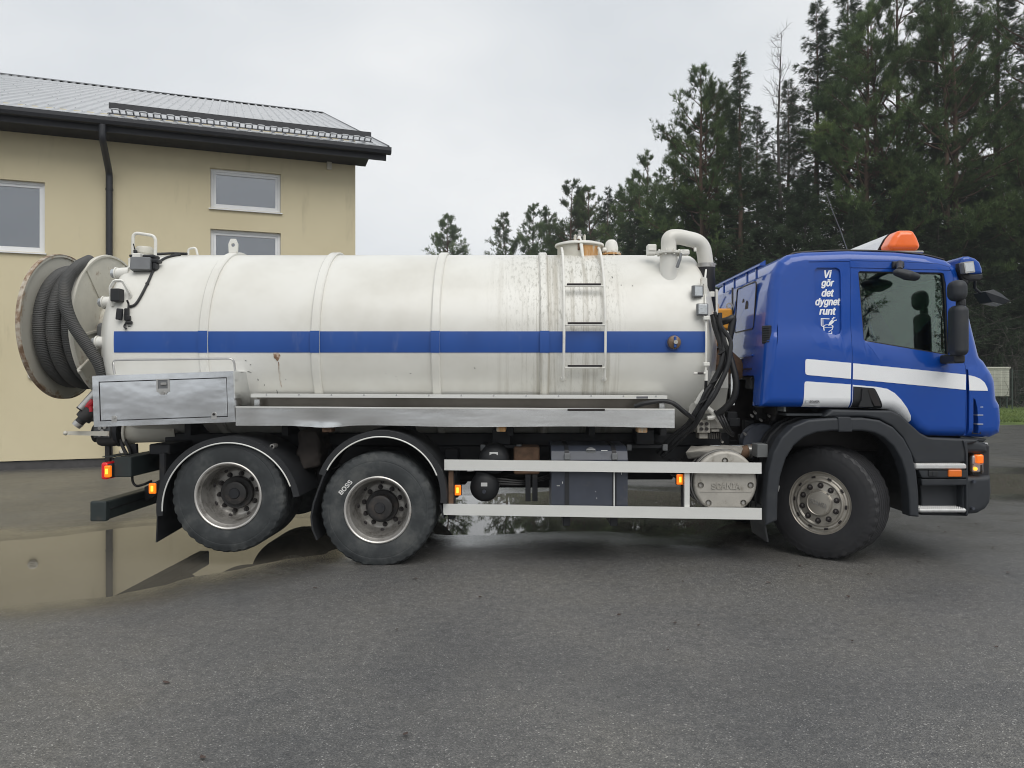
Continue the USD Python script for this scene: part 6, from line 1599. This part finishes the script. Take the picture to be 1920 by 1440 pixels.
frm = tp('front_mirror', raw(hullpts(np.vstack([f_ + (0, -.10, 0), f_ + (0, .10, 0), f_.mean(0) + np.array([[0, -.13, .0], [0, .13, 0]])]))), 'grey_plastic')
tp('mirror_glass', raw(hullpts(np.vstack([(f_[[3, 4, 5]] + (f_.mean(0) - f_[[3, 4, 5]]) * .12) + (0, -.085, -.012), (f_[[3, 4, 5]] + (f_.mean(0) - f_[[3, 4, 5]]) * .12) + (0, .085, -.012), f_[[4]] + (0, 0, -.014)]))), 'lamp_glass', frm)
tp('mirror_arm', tube(spline([at(1822, 516, .25), at(1828, 528, .27), at(1828, 540, .30), at(1839, 550, .33)], 6), .014, 8), 'black_plastic', frm)
wb = tp('wiper', join(tube([at(1822, 668, .6), at(1812, 600, .7)], .008, 6), tube([at(1819, 660, .55), at(1809, 570, .75)], .006, 6)), 'black_plastic') if False else None
# roof light bar
LBX0, LBX1 = 3.51, 3.86
secp = lambda s: Polygon([(LBX0, 2.955), (LBX1, 2.955), (LBX1 - .01, 2.99), (LBX1 - .05 * s, 3.09), (LBX1 - .09 * s, 3.155), (LBX0 + .12 * s, 3.155), (LBX0 + .07 * s, 3.10), (LBX0 + .01, 2.99)])
lbm = tp('beacon_bar', rounded_extrude(secp(1), .60, 1.90, .02, 120, 4), 'roof_bar_white', label='white roof light bar with orange ends')
for y0_, y1_ in ((.36, .597), (1.903, 2.14)):
    tp('beacon_lens', rounded_extrude(secp(1.0).buffer(-.05).buffer(.049, quad_segs=8), y0_, y1_, .055, 140, 7), 'orange_beacon', lbm)
    tp('lens_seam', rounded_extrude(secp(1.0).buffer(.003), y1_ - .006 if y0_ < 1 else y0_, y1_ if y0_ < 1 else y0_ + .006, .001, 90, 2), 'nut_dark', lbm)
    tp('lens_base', cbox(LBX0 - .012, LBX1 + .012, y0_ + .01, y1_, 2.93, 2.954, .008), 'bare_metal', lbm)
for y_ in (.62, 1.8):
    tp('bar_foot', cbox(LBX0 + .08, LBX1 - .08, y_, y_ + .08, 2.87, 2.929, .01), 'black_plastic', lbm)
tp('bar_base', cbox(LBX0 + .0, LBX1 - .0, .60, 1.90, 2.93, 2.954, .006), 'black_plastic', lbm)
tp('aerial', tube([at(1588, 467, .9), at(1575, 430, .9), at(1562, 398, .9), at(1549, 362, .9)], [.005, .004, .0035, .003], 6), 'grey_lamp_body')

# ------------------------------------------------------------------ front wheel arch, steps, bumper, headlamp
out_ = [(1436, 986), (1437, 930), (1441, 890), (1450, 850), (1466, 820), (1488, 799), (1516, 787.5), (1560, 784), (1620, 783.5), (1650, 788), (1675, 801), (1695, 822), (1710, 850), (1719, 885), (1723, 925), (1724, 970)]
in_ = [(1706, 968), (1704, 925), (1699, 890), (1690, 862), (1676, 838), (1658, 821), (1640, 812), (1618, 808), (1560, 808), (1532, 811), (1508, 820), (1489, 836), (1474, 860), (1464, 892), (1459, 930), (1458, 976)]
arch = rounded_extrude(pp(out_ + in_, -.02), -.02, .14, .02, 360, 5)
ar = tp('wheel_arch', arch, 'grey_plastic')
tp('arch_joint', rounded_extrude(pp([(1571, 782), (1596, 782), (1599, 810), (1573, 810)], -.03), -.028, .10, .01, 60, 3), 'grey_plastic', ar)
lin = [(a + (1580 - a) * .02, b + (900 - b) * .02) for a, b in out_]
ln = LineString([at(a, b, .0)[[0, 2]] for a, b in lin])
tp('arch_liner', plate(ln.buffer(.006, cap_style=2), .141, .80), 'black_plastic', ar)
rib_ = [at(a, b, .0)[[0, 2]] for a, b in out_[:9]]
for k_, y_ in enumerate((.30, .46, .62)):
    tp('liner_rib', plate(LineString(rib_).buffer(.012, cap_style=2), y_, y_ + .012), 'black_plastic', ar)
for (px_, y_) in ((1442, .2), (1456, .25), (1474, .3)):
    q = at(px_ + 14, 838 - (px_ - 1442) * .8, y_)
    tp('liner_bolt', cyl(q, q + (-.02, -.01, .02), .012, 8), 'nut_dark', ar)
tp('wheel_box', cbox(at(1420, 0, .12)[0], at(1440, 0, .12)[0], .12, .3, at(0, 858, .12)[2], at(0, 833, .12)[2], .006), 'battery_grey', ar)
fl2 = np.array([at(a, b, .05)[[0, 2]] for a, b in ((1434, 950), (1433, 985), (1438, 1015))])
tp('front_mud_flap', plate(LineString(fl2).buffer(.008, cap_style=2), .02, .5), 'black_plastic', ar)
# dark filler between cab and arch
tp('arch_filler', rounded_extrude(pp([(1560, 768), (1672, 770), (1690, 778), (1706, 794), (1726, 812), (1742, 820), (1812, 823), (1836, 824), (1830, 830), (1812, 834), (1811, 867), (1716, 868), (1706, 848), (1692, 820), (1672, 799), (1648, 786), (1620, 781.5), (1545, 782)], .05), .045, .35, .02, 220, 4), 'grey_plastic')
st_ = tp('step_panel', rounded_extrude(pp([(1712, 822), (1812, 822), (1815, 835), (1815, 968), (1728, 966), (1727, 930), (1722, 884), (1713, 852)], .16), .16, .5, .015, 200, 4), 'grey_plastic')
tp('upper_tread', cbox(at(1716, 0, .0)[0], at(1813, 0, .0)[0], .0, .22, at(0, 880, .0)[2], at(0, 867.5, .0)[2] - .012, .012), 'tread_plate', st_)
tp('lower_tread', cbox(at(1723, 0, .0)[0], at(1813, 0, .0)[0], .0, .22, at(0, 961, .0)[2], at(0, 951.5, .0)[2] - .012, .012), 'tread_plate', st_)
tz_ = at(0, 869, .0)[2]
tz2 = at(0, 952.5, .0)[2]
for z_, x0_, x1_, nm in ((at(0, 867.5, .0)[2] - .012, 1716, 1812, 'tread_teeth'), (at(0, 951.5, .0)[2] - .012, 1723, 1812, 'tread_teeth')):
    xa, xb = at(x0_, 0, 0)[0], at(x1_, 0, 0)[0]
    tp(nm, join(*[hullpts([(x_, .004 + dy, z_ + .0005), (x_ + .012, .004 + dy, z_ + .0005), (x_ + .006, .010 + dy, z_ + .009), (x_, .016 + dy, z_ + .0005), (x_ + .012, .016 + dy, z_ + .0005)]) for x_ in np.arange(xa + .01, xb - .015, .018) for dy in (0, .06, .12)]), 'tread_plate', st_, smooth=False, kind='stuff')
lpn = tp('lamp_panel', rounded_extrude(pp([(1722, 882), (1813, 882), (1813, 896), (1729, 896)], .02), .02, .18, .008, 80, 3), 'grey_plastic', st_)
tp('step_lamp', raw(rbox(at(1778, 0, .01)[0], at(1804, 0, .01)[0], .004, .03, at(0, 894.5, .01)[2], at(0, 880.5, .01)[2], .012, 10)), 'amber_lens', st_, label='unlit orange side repeater lamp')
tp('blind_plug', raw(rbox(at(1741, 0, .01)[0], at(1759, 0, .01)[0], .008, .03, at(0, 893, .01)[2], at(0, 882.5, .01)[2], .006, 8)), 'black_plastic', st_)
tp('plug_slot', cbox(at(1749, 0, .01)[0], at(1751, 0, .01)[0], .002, .0075, at(0, 892, .01)[2], at(0, 884, .01)[2], .0005), 'grey_plastic', st_, smooth=False)
tp('step_lip', rounded_extrude(pp([(1727, 898), (1813, 897.5), (1813, 910), (1729, 911)], .03), .03, .17, .012, 80, 4), 'grey_plastic', st_)
tp('step_side', rounded_extrude(pp([(1806, 826), (1814, 828), (1816, 850), (1816, 966), (1812, 967), (1811, 850)], .03), .03, .3, .01, 90, 3), 'grey_plastic', st_)
bmp_prof = pp([(1811, 895), (1868, 893), (1870, 925), (1867, 945), (1858, 957), (1842, 965), (1812, 968)], .01)
bmp = tp('bumper', warp(rounded_extrude(bmp_prof, .02, 2.48, .05, 160, 6), .12), 'grey_plastic')
tp('bumper_top', warp(rounded_extrude(pp([(1806, 826), (1840, 827), (1858, 834), (1860, 848), (1856, 851), (1818, 851), (1812, 860)], .04), .04, 2.46, .04, 120, 5), .12), 'grey_plastic', bmp)
tp('bumper_core', cbox(at(1800, 0, .3)[0], at(1836, 0, .3)[0], .12, 2.38, at(0, 900, .3)[2], at(0, 830, .3)[2], .02), 'chassis_black', bmp)
tp('front_apron', rounded_extrude(pp([(1800, 816), (1852, 823), (1846, 829), (1800, 828)], .15), .15, 2.35, .02, 80, 3), 'grey_plastic', bmp)
for px_, py_ in ((1827, 903), (1825, 953.5)):
    q = at(px_, py_, .02)
    tp('bumper_bolt', cyl((q[0], .045, q[2]), (q[0], .012, q[2]), .014, 8), 'tank_grey_paint', bmp)
hl = tp('headlamp', raw(rbox(at(1822, 0, .06)[0], at(1846, 0, .06)[0], .06, .5, at(0, 889, .06)[2], at(0, 852, .06)[2], .02, 12)), 'clear_lens')
ha, hb_ = at(1824, 886, .09), at(1843, 855, .09)
tp('lamp_bowl', raw(rbox(ha[0], hb_[0] - .012, .10, .46, ha[2], hb_[2], .015, 10)), 'rail_silver', hl)
tp('indicator', raw(rbox(at(1832, 0, .07)[0], at(1845, 0, .07)[0], .068, .2, at(0, 869, .07)[2], at(0, 853, .07)[2], .012, 10)), 'amber_lit', hl)
tp('indicator_bulb', raw(Manifold.sphere(.018, 14).translate(tuple(at(1829, 879, .085)))), 'amber_core', hl)
tp('lamp_divider', cbox(ha[0] - .004, hb_[0] - .02, .068, .099, at(0, 871.5, .09)[2], at(0, 870, .09)[2], .001), 'rail_silver', hl, smooth=False)
tp('washer_jet', raw(rbox(at(1846, 0, .3)[0], at(1853, 0, .3)[0], .3, .36, at(0, 838, .3)[2], at(0, 830, .3)[2], .008, 8)), 'roof_bar_white', bmp)
# ------------------------------------------------------------------ trees: trunk, limbs and needle sprays built leaf by leaf; a few of each kind, the rest copies
def leaf_look(name, dark, light, tip):
    MATS[name] = usdkit.material(stage, '/World/Looks/' + name, {
        'tc': ('texture_coordinate', {}), 'n': ('noise_texture', {'scale': 0.55, 'detail': 5, 'roughness': 0.65}),
        'oi': ('object_info', {}), 'r': ('rgb_ramp', {'ramp': [(0.32, dark), (0.55, light), (0.75, tip)]}),
        'hv': ('hsv', {}), 'v': ('map_range', {'from_min': 0.0, 'from_max': 1.0, 'to_min': 0.75, 'to_max': 1.25}),
        'd': ('principled_bsdf', {'roughness': 0.6, 'specular_ior_level': 0.25}), 't': ('translucent_bsdf', {}), 'm': ('mix_closure', {'fac': 0.22})},
        [('tc.object', 'n.vector'), ('n.fac', 'r.fac'), ('r.color', 'hv.color'), ('oi.random', 'v.value'), ('v.result', 'hv.value'), ('hv.color', 'd.base_color'), ('hv.color', 't.color'), ('d.BSDF', 'm.closure1'), ('t.BSDF', 'm.closure2')], surface='m.closure')


leaf_look('pine_needles', (0.034, 0.058, 0.026), (0.082, 0.124, 0.044), (0.15, 0.19, 0.060))
leaf_look('spruce_needles', (0.032, 0.050, 0.030), (0.052, 0.078, 0.040), (0.080, 0.105, 0.046))
leaf_look('brush_twigs', (0.045, 0.035, 0.026), (0.06, 0.055, 0.035), (0.085, 0.075, 0.045))
MATS['pine_bark'] = usdkit.material(stage, '/World/Looks/pine_bark', {
    'tc': ('texture_coordinate', {}), 's': ('separate_xyz', {}), 'h': ('map_range', {'from_min': 5.0, 'from_max': 14.0, 'to_min': 0.0, 'to_max': 1.0, 'clamp': True}),
    'n': ('noise_texture', {'scale': 5.0, 'detail': 5}), 'r': ('rgb_ramp', {'ramp': [(0.3, (0.030, 0.024, 0.020)), (0.7, (0.085, 0.065, 0.052))]}),
    'x': ('mix_color', {'b': (0.085, 0.05, 0.034)}), 'p': ('principled_bsdf', {'roughness': 0.9})},
    [('tc.object', 's.vector'), ('s.z', 'h.value'), ('tc.object', 'n.vector'), ('n.fac', 'r.fac'), ('r.color', 'x.a'), ('h.result', 'x.fac'), ('x.result', 'p.base_color')], surface='p.BSDF')
look('grey_bark', (0.065, 0.058, 0.052), 0.9, var=0.35, scale=6)


def blades(pos, direc, n, length, width, spread, rng):
    """n thin blades from each point, fanned round its direction: (3 vertices per blade)."""
    k = len(pos)
    p = np.repeat(pos, n, 0)
    d = np.repeat(direc, n, 0) + rng.normal(0, spread, (k * n, 3))
    d /= np.linalg.norm(d, axis=1, keepdims=True) + 1e-9
    ln = length * rng.uniform(.6, 1.25, (k * n, 1))
    s = np.cross(d, rng.normal(0, 1, (k * n, 3)))
    s /= np.linalg.norm(s, axis=1, keepdims=True) + 1e-9
    st = p + d * ln * rng.uniform(-.15, .35, (k * n, 1))
    w = width * rng.uniform(.7, 1.3, (k * n, 1))
    return np.stack([st - s * w, st + s * w, st + d * ln], 1).reshape(-1, 3)


def soup(vs):
    v = np.vstack(vs)
    return v, np.arange(len(v)).reshape(-1, 3)


def limb(p0, d0, length, r0, rng, up=0.0, n=6, sides=5, wob=.12):
    """A bending, tapering branch; returns (points, radii)."""
    pts, d = [np.array(p0, float)], np.array(d0, float)
    for k_ in range(n):
        d = d + rng.normal(0, wob, 3) + np.array([0, 0, up])
        d /= np.linalg.norm(d)
        pts.append(pts[-1] + d * length / n)
    return np.array(pts), np.linspace(r0, r0 * .25, n + 1)


def make_pine(seed, h, bare, width, dense=1.0, multi=1):
    rng = np.random.default_rng(seed)
    wood, tuft_p, tuft_d = [], [], []
    for m_ in range(multi):
        hh = h * (1 - .10 * m_ * rng.uniform(.5, 1))
        off = rng.normal(0, .5, 2) * (m_ > 0)
        base = np.array([off[0], off[1], 0])
        lean = rng.normal(0, .02, 2) + off * .04
        zz = np.linspace(0, hh, 12)
        tr = np.stack([base[0] + lean[0] * zz + .05 * np.sin(zz * .7 + seed), base[1] + lean[1] * zz + .05 * np.cos(zz * .6), zz - .1], 1)
        rad = np.interp(zz, [0, hh], [.011 * hh + .05, .025])
        wood.append(tube(tr, rad, 8))
        nb = int((62 if multi == 1 else 40) * dense)
        for b in range(nb):
            t = bare + (1 - bare) * (b + rng.uniform(0, 1)) / nb
            z = t * hh
            p0 = np.array([np.interp(z, zz, tr[:, 0]), np.interp(z, zz, tr[:, 1]), z])
            u_ = (t - bare) / (1 - bare)
            ln = width * (0.45 + .75 * math.sin(math.pi * min(1, .18 + .80 * u_)) ** .8) * (1 - .72 * u_ ** 2.2) * rng.uniform(.6, 1.2)
            a = rng.uniform(0, 2 * np.pi)
            e = rng.uniform(-.15, .35) + .55 * u_
            d0 = np.array([math.cos(a) * math.cos(e), math.sin(a) * math.cos(e), math.sin(e)])
            bp, br = limb(p0, d0, ln, .012 + .016 * ln, rng, .07)
            wood.append(tube(bp, br, 4, cap=False))
            ntw = int(6 + 6.5 * ln)
            for _ in range(ntw):
                s = rng.uniform(.45, 1.0)
                q = np.array([np.interp(s * (len(bp) - 1), np.arange(len(bp)), bp[:, k_]) for k_ in range(3)])
                dd = (bp[-1] - bp[0]) / (np.linalg.norm(bp[-1] - bp[0]) + 1e-9) + rng.normal(0, .55, 3) + (0, 0, .35)
                dd /= np.linalg.norm(dd)
                tl_ = rng.uniform(.25, .75) * (.5 + .25 * ln)
                if rng.uniform() < .35:
                    wood.append(tube(np.array([q, q + dd * tl_]), [.011, .005], 3, cap=False))
                for s2 in (.55, .8, 1.0):
                    tuft_p.append(q + dd * tl_ * s2 + rng.normal(0, .06, 3))
                    tuft_d.append(dd * .7 + np.array([0, 0, .55]))
        # dead snags below the crown
        for _ in range(int(10 * dense)):
            z = rng.uniform(.18, bare) * hh
            a = rng.uniform(0, 2 * np.pi)
            bp, br = limb((np.interp(z, zz, tr[:, 0]), np.interp(z, zz, tr[:, 1]), z), (math.cos(a), math.sin(a), rng.uniform(-.2, .3)), rng.uniform(.5, 2.0), .018, rng, -.02)
            wood.append(tube(bp, br, 3, cap=False))
    tp_, td_ = np.array(tuft_p), np.array(tuft_d)
    return join(*wood), soup([blades(tp_, td_, 14, .27, .0135, .6, rng)])


def make_spruce(seed, h, width, dense=1.0, bare=.06, droop=.35):
    rng = np.random.default_rng(seed)
    wood, tuft_p, tuft_d = [], [], []
    zz = np.linspace(0, h, 10)
    tr = np.stack([.04 * np.sin(zz * .5 + seed), .04 * np.cos(zz * .4), zz - .1], 1)
    wood.append(tube(tr, np.interp(zz, [0, h], [.011 * h + .06, .015]), 8))
    nb = int(h * 9.5 * dense)
    for b in range(nb):
        t = bare + (1 - bare) * ((b + rng.uniform(0, 1)) / nb) ** .93
        z = t * h
        ln = width * (1 - t) ** .72 * rng.uniform(.55, 1.12) + .18
        a = rng.uniform(0, 2 * np.pi)
        e = .30 * t - droop * (1 - t) + rng.normal(0, .08) + .12
        d0 = np.array([math.cos(a) * math.cos(e), math.sin(a) * math.cos(e), math.sin(e)])
        bp, br = limb((0, 0, z), d0, ln, .008 + .010 * ln, rng, .035, 5, wob=.06)
        wood.append(tube(bp, br, 3, cap=False))
        nt = int(4 + 9 * ln * dense)
        s = rng.uniform(.15, 1.0, nt)
        q = np.stack([np.interp(s * (len(bp) - 1), np.arange(len(bp)), bp[:, k_]) for k_ in range(3)], 1)
        side = np.cross(d0, (0, 0, 1)); side /= np.linalg.norm(side)
        off = rng.normal(0, .20, (nt, 1)) * (.4 + ln * .28) * (1.05 - s[:, None])
        hang = -np.abs(rng.normal(0, .22, (nt, 1))) * (.5 + .3 * ln)
        tuft_p.append(q + side * off + np.array([0, 0, 1.0]) * hang * (np.abs(off) < .6))
        tuft_d.append(np.repeat(d0[None], nt, 0) * .7 + side * np.sign(off) * .5 + np.array([0, 0, -.30]))
    tp_, td_ = np.vstack(tuft_p), np.vstack(tuft_d)
    return join(*wood), soup([blades(tp_, td_, 12, .32, .017, .36, rng)])


def make_bare(seed, h, width):
    rng = np.random.default_rng(seed)
    wood = []
    zz = np.linspace(0, h, 9)
    tr = np.stack([.10 * np.sin(zz * .45 + seed), .08 * np.cos(zz * .4), zz - .1], 1)
    wood.append(tube(tr, np.interp(zz, [0, h], [.01 * h + .03, .012]), 7))
    for b in range(int(h * 3.2)):
        t = .30 + .70 * rng.uniform() ** .8
        z = t * h
        a = rng.uniform(0, 2 * np.pi)
        ln = width * (1.1 - t) * rng.uniform(.6, 1.3) + .3
        bp, br = limb((np.interp(z, zz, tr[:, 0]), np.interp(z, zz, tr[:, 1]), z), (math.cos(a), math.sin(a), rng.uniform(.1, .7)), ln, .012 + .008 * ln, rng, .10, 6, wob=.16)
        wood.append(tube(bp, br, 3, cap=False))
        for _ in range(int(4 + 5 * ln)):
            i_ = rng.integers(1, len(bp))
            dd = bp[i_] - bp[i_ - 1]
            dd = dd / np.linalg.norm(dd) + rng.normal(0, .5, 3) + (0, 0, .25)
            tp2, tr2 = limb(bp[i_], dd / np.linalg.norm(dd), rng.uniform(.3, .9), .009, rng, .05, 3, wob=.2)
            wood.append(tube(tp2, tr2, 3, cap=False))
    return join(*wood), None


PROTO = {}


def tree(kind, seed, label, px, ytop, depth, group='trees at the edge of the yard', rot=0.0, cat='tree'):
    """A tree whose trunk stands at the photo column px, 'depth' metres from the viewer, its tip at ytop."""
    y = depth - 7.1
    q = at(px, 0, y)
    h = CAM[2] + (VY - ytop) / FPX * depth
    name = {'pine': 'pine_tree', 'twin': 'pine_tree', 'crown': 'pine_tree', 'spruce': 'spruce_tree', 'lean': 'spruce_tree', 'bare': 'bare_tree', 'brush': 'spruce_tree'}[kind]
    key = (kind, seed)
    if key in PROTO:
        src, h0 = PROTO[key]
        return copy_of(src, name, label, cat, (q[0], y, 0), rot, h / h0, group)
    wood, leaves = {'pine': lambda: make_pine(seed, h, .34, h * .15, 1.25), 'twin': lambda: make_pine(seed, h, .30, h * .17, 1.25, 2), 'crown': lambda: make_pine(seed, h, .60, h * .11, 1.5),
                    'spruce': lambda: make_spruce(seed, h, h * .20, 1.0), 'lean': lambda: make_spruce(seed, h, h * .115, .85, .22, .25), 'bare': lambda: make_bare(seed, h, h * .13),
                    'brush': lambda: make_spruce(seed, h, h * .34, 1.25, .02, .10)}[kind]()
    t = thing(name, label, cat, (q[0], y, 0), group)
    o = np.array([q[0], y, 0])
    part('trunk', (raw(wood)[0] + o, wood[1]), 'grey_bark' if kind in ('bare', 'brush') else 'pine_bark', t, smooth=True)
    if leaves is not None:
        part('crown', (leaves[0] + o, leaves[1]), 'pine_needles' if kind in ('pine', 'twin', 'crown') else 'spruce_needles', t, smooth=False)
    PROTO[key] = (t, h)
    return t


TREES = [
    ('lean', 8, 'thin straight conifer with sparse tip right of the many stemmed pine', 1388, 104, 50),
    ('crown', 1, 'lone round topped pine farthest left, above the middle of the tank', 846, 406, 120),
    ('pine', 2, 'small slim pine leftmost of the row, left of the tank manhole', 960, 402, 108),
    ('pine', 3, 'small pine just left of the tank manhole', 1003, 390, 104),
    ('pine', 4, 'taller pine rising directly behind the tank manhole', 1066, 350, 90),
    ('pine', 3, 'pine between the manhole and the valve dome, close behind its neighbours', 1098, 362, 94),
    ('pine', 2, 'pine rising above the small valve dome', 1125, 356, 90),
    ('pine', 4, 'pine just right of the valve dome, tip against the sky', 1152, 362, 88),
    ('pine', 7, 'pine with broad crown between the two leftmost small pines and the manhole', 1035, 398, 98),
    ('lean', 8, 'pointed conifer rising between the manhole and the valve dome', 1086, 350, 92),
    ('lean', 8, 'pointed conifer just right of the valve dome', 1140, 352, 87),
    ('pine', 12, 'pine at the left foot of the rising row, right of the valve dome', 1180, 340, 80),
    ('pine', 4, 'slanting pine top left of the bushy twin stemmed pine', 1252, 268, 66),
    ('twin', 5, 'bushy twin stemmed pine left of the tallest pines, behind the white swan neck pipe', 1212, 292, 72),
    ('twin', 6, 'big many stemmed pine with open crown standing left of the tall spruces', 1318, 128, 52),
    ('pine', 7, 'tall pine leaning close against the right side of the many stemmed pine', 1352, 168, 54),
    ('bare', 9, 'leafless grey tree beside the left edge of the dark tall spruces', 1462, 58, 51),
    ('spruce', 10, 'dark tall spruce leftmost of the dense stand, tip near the upper edge', 1532, 4, 53),
    ('spruce', 11, 'tallest dark spruce right of the leftmost one, tip cut by the upper edge', 1590, -40, 54),
    ('pine', 12, 'reddish trunked pine seen between the two spruce groups', 1622, 40, 50),
    ('twin', 13, 'broad green pine behind the roof beacon with boughs reaching left', 1690, -70, 50),
    ('spruce', 10, 'large spruce behind the cab roof right of the beacon', 1755, -120, 52),
    ('twin', 5, 'big green pine with drooping boughs above the cab front', 1800, -60, 48),
    ('spruce', 11, 'dark spruce near the right edge above the front mirror', 1870, -150, 51),
    ('twin', 13, 'tall pine at the right edge with gaps of sky in its crown', 1930, -90, 49),
    ('spruce', 10, 'spruce rising outside the right edge, boughs reaching in', 1998, -140, 50),
]
for k_, (kind, seed, lab, px, yt, d) in enumerate(TREES):
    tree(kind, seed, lab, px, yt, d, rot=(k_ * 67) % 360)
# lower trees that close the stand between and behind the tall trunks
LOW = [
    ('brush', 20, 'low dark spruce behind the black rubber hose of the tank', 1290, 330, 55), ('brush', 21, 'low bushy spruce between tank and cab', 1360, 380, 52),
    ('brush', 20, 'low spruce behind the rear edge of the cab roof', 1440, 300, 51), ('brush', 21, 'young spruce left of the aerial', 1510, 330, 49),
    ('brush', 20, 'bright young spruce right behind the aerial', 1600, 385, 47), ('brush', 21, 'young spruce behind the white part of the roof bar', 1668, 300, 49),
    ('brush', 20, 'bushy spruce right of the orange beacon', 1760, 350, 47.5), ('brush', 21, 'dense low spruce behind the front mirror', 1842, 360, 48),
    ('brush', 20, 'low dark spruce above the pale cabinet at the right edge', 1905, 400, 50), ('brush', 21, 'low spruce outside the right edge', 1975, 330, 49),
    ('brush', 21, 'low dark conifer right of the valve dome, below the pines', 1190, 400, 62), ('brush', 20, 'low dark conifer behind the swan neck pipe', 1245, 370, 60),
    ('spruce', 11, 'shaded spruce deep in the stand between the pines left of the cab', 1420, 200, 66), ('spruce', 10, 'shaded spruce behind the leafless tree', 1478, 150, 65),
    ('spruce', 11, 'shaded spruce behind the broad green pine', 1655, 210, 66), ('spruce', 10, 'shaded spruce far back above the beacon', 1725, 260, 68),
    ('spruce', 11, 'shaded spruce far back above the visor lamp', 1825, 280, 67), ('spruce', 10, 'shaded spruce far back at the right edge', 1900, 240, 68),
    ('brush', 21, 'low bush of spruce behind the small pines right of the lone pine', 985, 462, 112), ('brush', 20, 'low bush of spruce behind the pines at the manhole', 1045, 440, 98),
    ('brush', 21, 'low bush of spruce behind the pines at the valve dome', 1110, 430, 96),
]
for k_, (kind, seed, lab, px, yt, d) in enumerate(LOW):
    tree(kind, seed, lab, px, yt, d, rot=(k_ * 83 + 20) % 360)
# trees on the viewer's side of the yard: the photograph shows them mirrored in the windows, the paint and the stainless steel
for k_, (x_, y_, key, h_, lab) in enumerate(((-5.5, -39, ('twin', 5), 12.5, 'pine across the yard whose mirror image darkens the foot of the leftmost window'), (-15, -46, ('spruce', 10), 15, 'spruce across the yard mirrored in the tool box door'),
                                             (6, -47, ('brush', 21), 9, 'low spruce across the yard mirrored in the side of the tank'), (21, -41, ('twin', 13), 14, 'broad pine across the yard mirrored in the cab door glass'), (33, -44, ('spruce', 11), 17, 'tall spruce across the yard mirrored at the front of the cab door'))):
    src, h0 = PROTO[key]
    copy_of(src, {'twin': 'pine_tree'}.get(key[0], 'spruce_tree'), lab, 'tree', (x_, y_, 0), 50 * k_, h_ / h0, 'trees mirrored in glass and steel')
# dead brushwood at the forest edge
rb_ = np.random.default_rng(31)
for k_, (px, lab) in enumerate(((1880, 'tangle of bare brown twigs above the pale cabinet'), (1845, 'tangle of bare twigs just right of the windscreen'), (1350, 'bare crooked bush between tank and cab'), (1430, 'bare crooked bush behind the cab roof edge'))):
    d = 44.5 + k_
    y = d - 7.1
    q = at(px, 0, y)
    wood = []
    for _ in range(26):
        a = rb_.uniform(0, 2 * np.pi)
        bp, br = limb((q[0] + rb_.normal(0, .8), y + rb_.normal(0, .5), 0), (math.cos(a) * .6, math.sin(a) * .6, 1.0), rb_.uniform(2.5, 6.5), .03, rb_, .0, 8, wob=.22)
        wood.append(tube(bp, br, 3, cap=False))
        for _ in range(9):
            i_ = rb_.integers(2, len(bp))
            dd = bp[i_] - bp[i_ - 1]; dd = dd / np.linalg.norm(dd) + rb_.normal(0, .8, 3)
            tp2, tr2 = limb(bp[i_], dd / np.linalg.norm(dd), rb_.uniform(.5, 1.6), .012, rb_, .0, 4, wob=.3)
            wood.append(tube(tp2, tr2, 3, cap=False))
    t = thing('bare_bush', lab, 'bush', (q[0], y, 0))
    part('branches', join(*wood), 'grey_bark', t, smooth=True)

# ------------------------------------------------------------------ fallen leaves and bits on the asphalt
look('dead_leaf', (0.065, 0.042, 0.034), 0.7, var=0.4, scale=30)
rl_ = np.random.default_rng(77)
spots = [(311, 1283), (380, 1424), (438, 1085), (744, 1183), (778, 1087), (760, 1380), (1265, 1170), (1252, 1221), (1160, 1155), (1440, 1094), (1590, 1121), (1310, 1175), (1598, 1205), (1655, 1082), (1722, 1055), (1890, 1075), (1772, 998), (1830, 984), (1760, 990), (1868, 1216), (1733, 1040), (1900, 945), (1870, 942), (1500, 1062), (1630, 1078), (1862, 1028), (1280, 1092), (900, 1122), (590, 1104)]
for px, py in spots:
    d = CAM[2] * FPX / (py - VY)
    x_, y_ = (px - VX) / FPX * d, d - 7.1
    s = rl_.uniform(.022, .048)
    a = rl_.uniform(0, np.pi)
    o = np.array([(0, -.5), (.25, -.2), (.3, .15), (.1, .5), (-.1, .55), (-.28, .1), (-.2, -.25)]) * s
    o = o @ np.array([[math.cos(a), -math.sin(a)], [math.sin(a), math.cos(a)]])
    zz_ = .009 + np.abs(rl_.normal(0, .004, len(o)))
    v = np.vstack([np.c_[o[:, 0] + x_, o[:, 1] + y_, zz_], [[x_, y_, .011]]])
    f = np.array([[k_, (k_ + 1) % len(o), len(o)] for k_ in range(len(o))])
    single('fallen_leaf', (v, f), 'dead_leaf', 'small brown dead leaf lying on the grey asphalt', 'leaf', 'dead leaves scattered over the asphalt', smooth=False)

# ------------------------------------------------------------------ the damp air
MATS['damp_haze'] = usdkit.material(stage, '/World/Looks/damp_haze', {'v': ('principled_volume', {'color': (0.93, 0.95, 0.97), 'density': 0.0005, 'anisotropy': 0.2})}, [], volume='v.volume')
single('haze', trimesh.creation.box(bounds=[(-230, -230, -1.2), (230, 230, 46)]), 'damp_haze', kind='stuff', smooth=False)
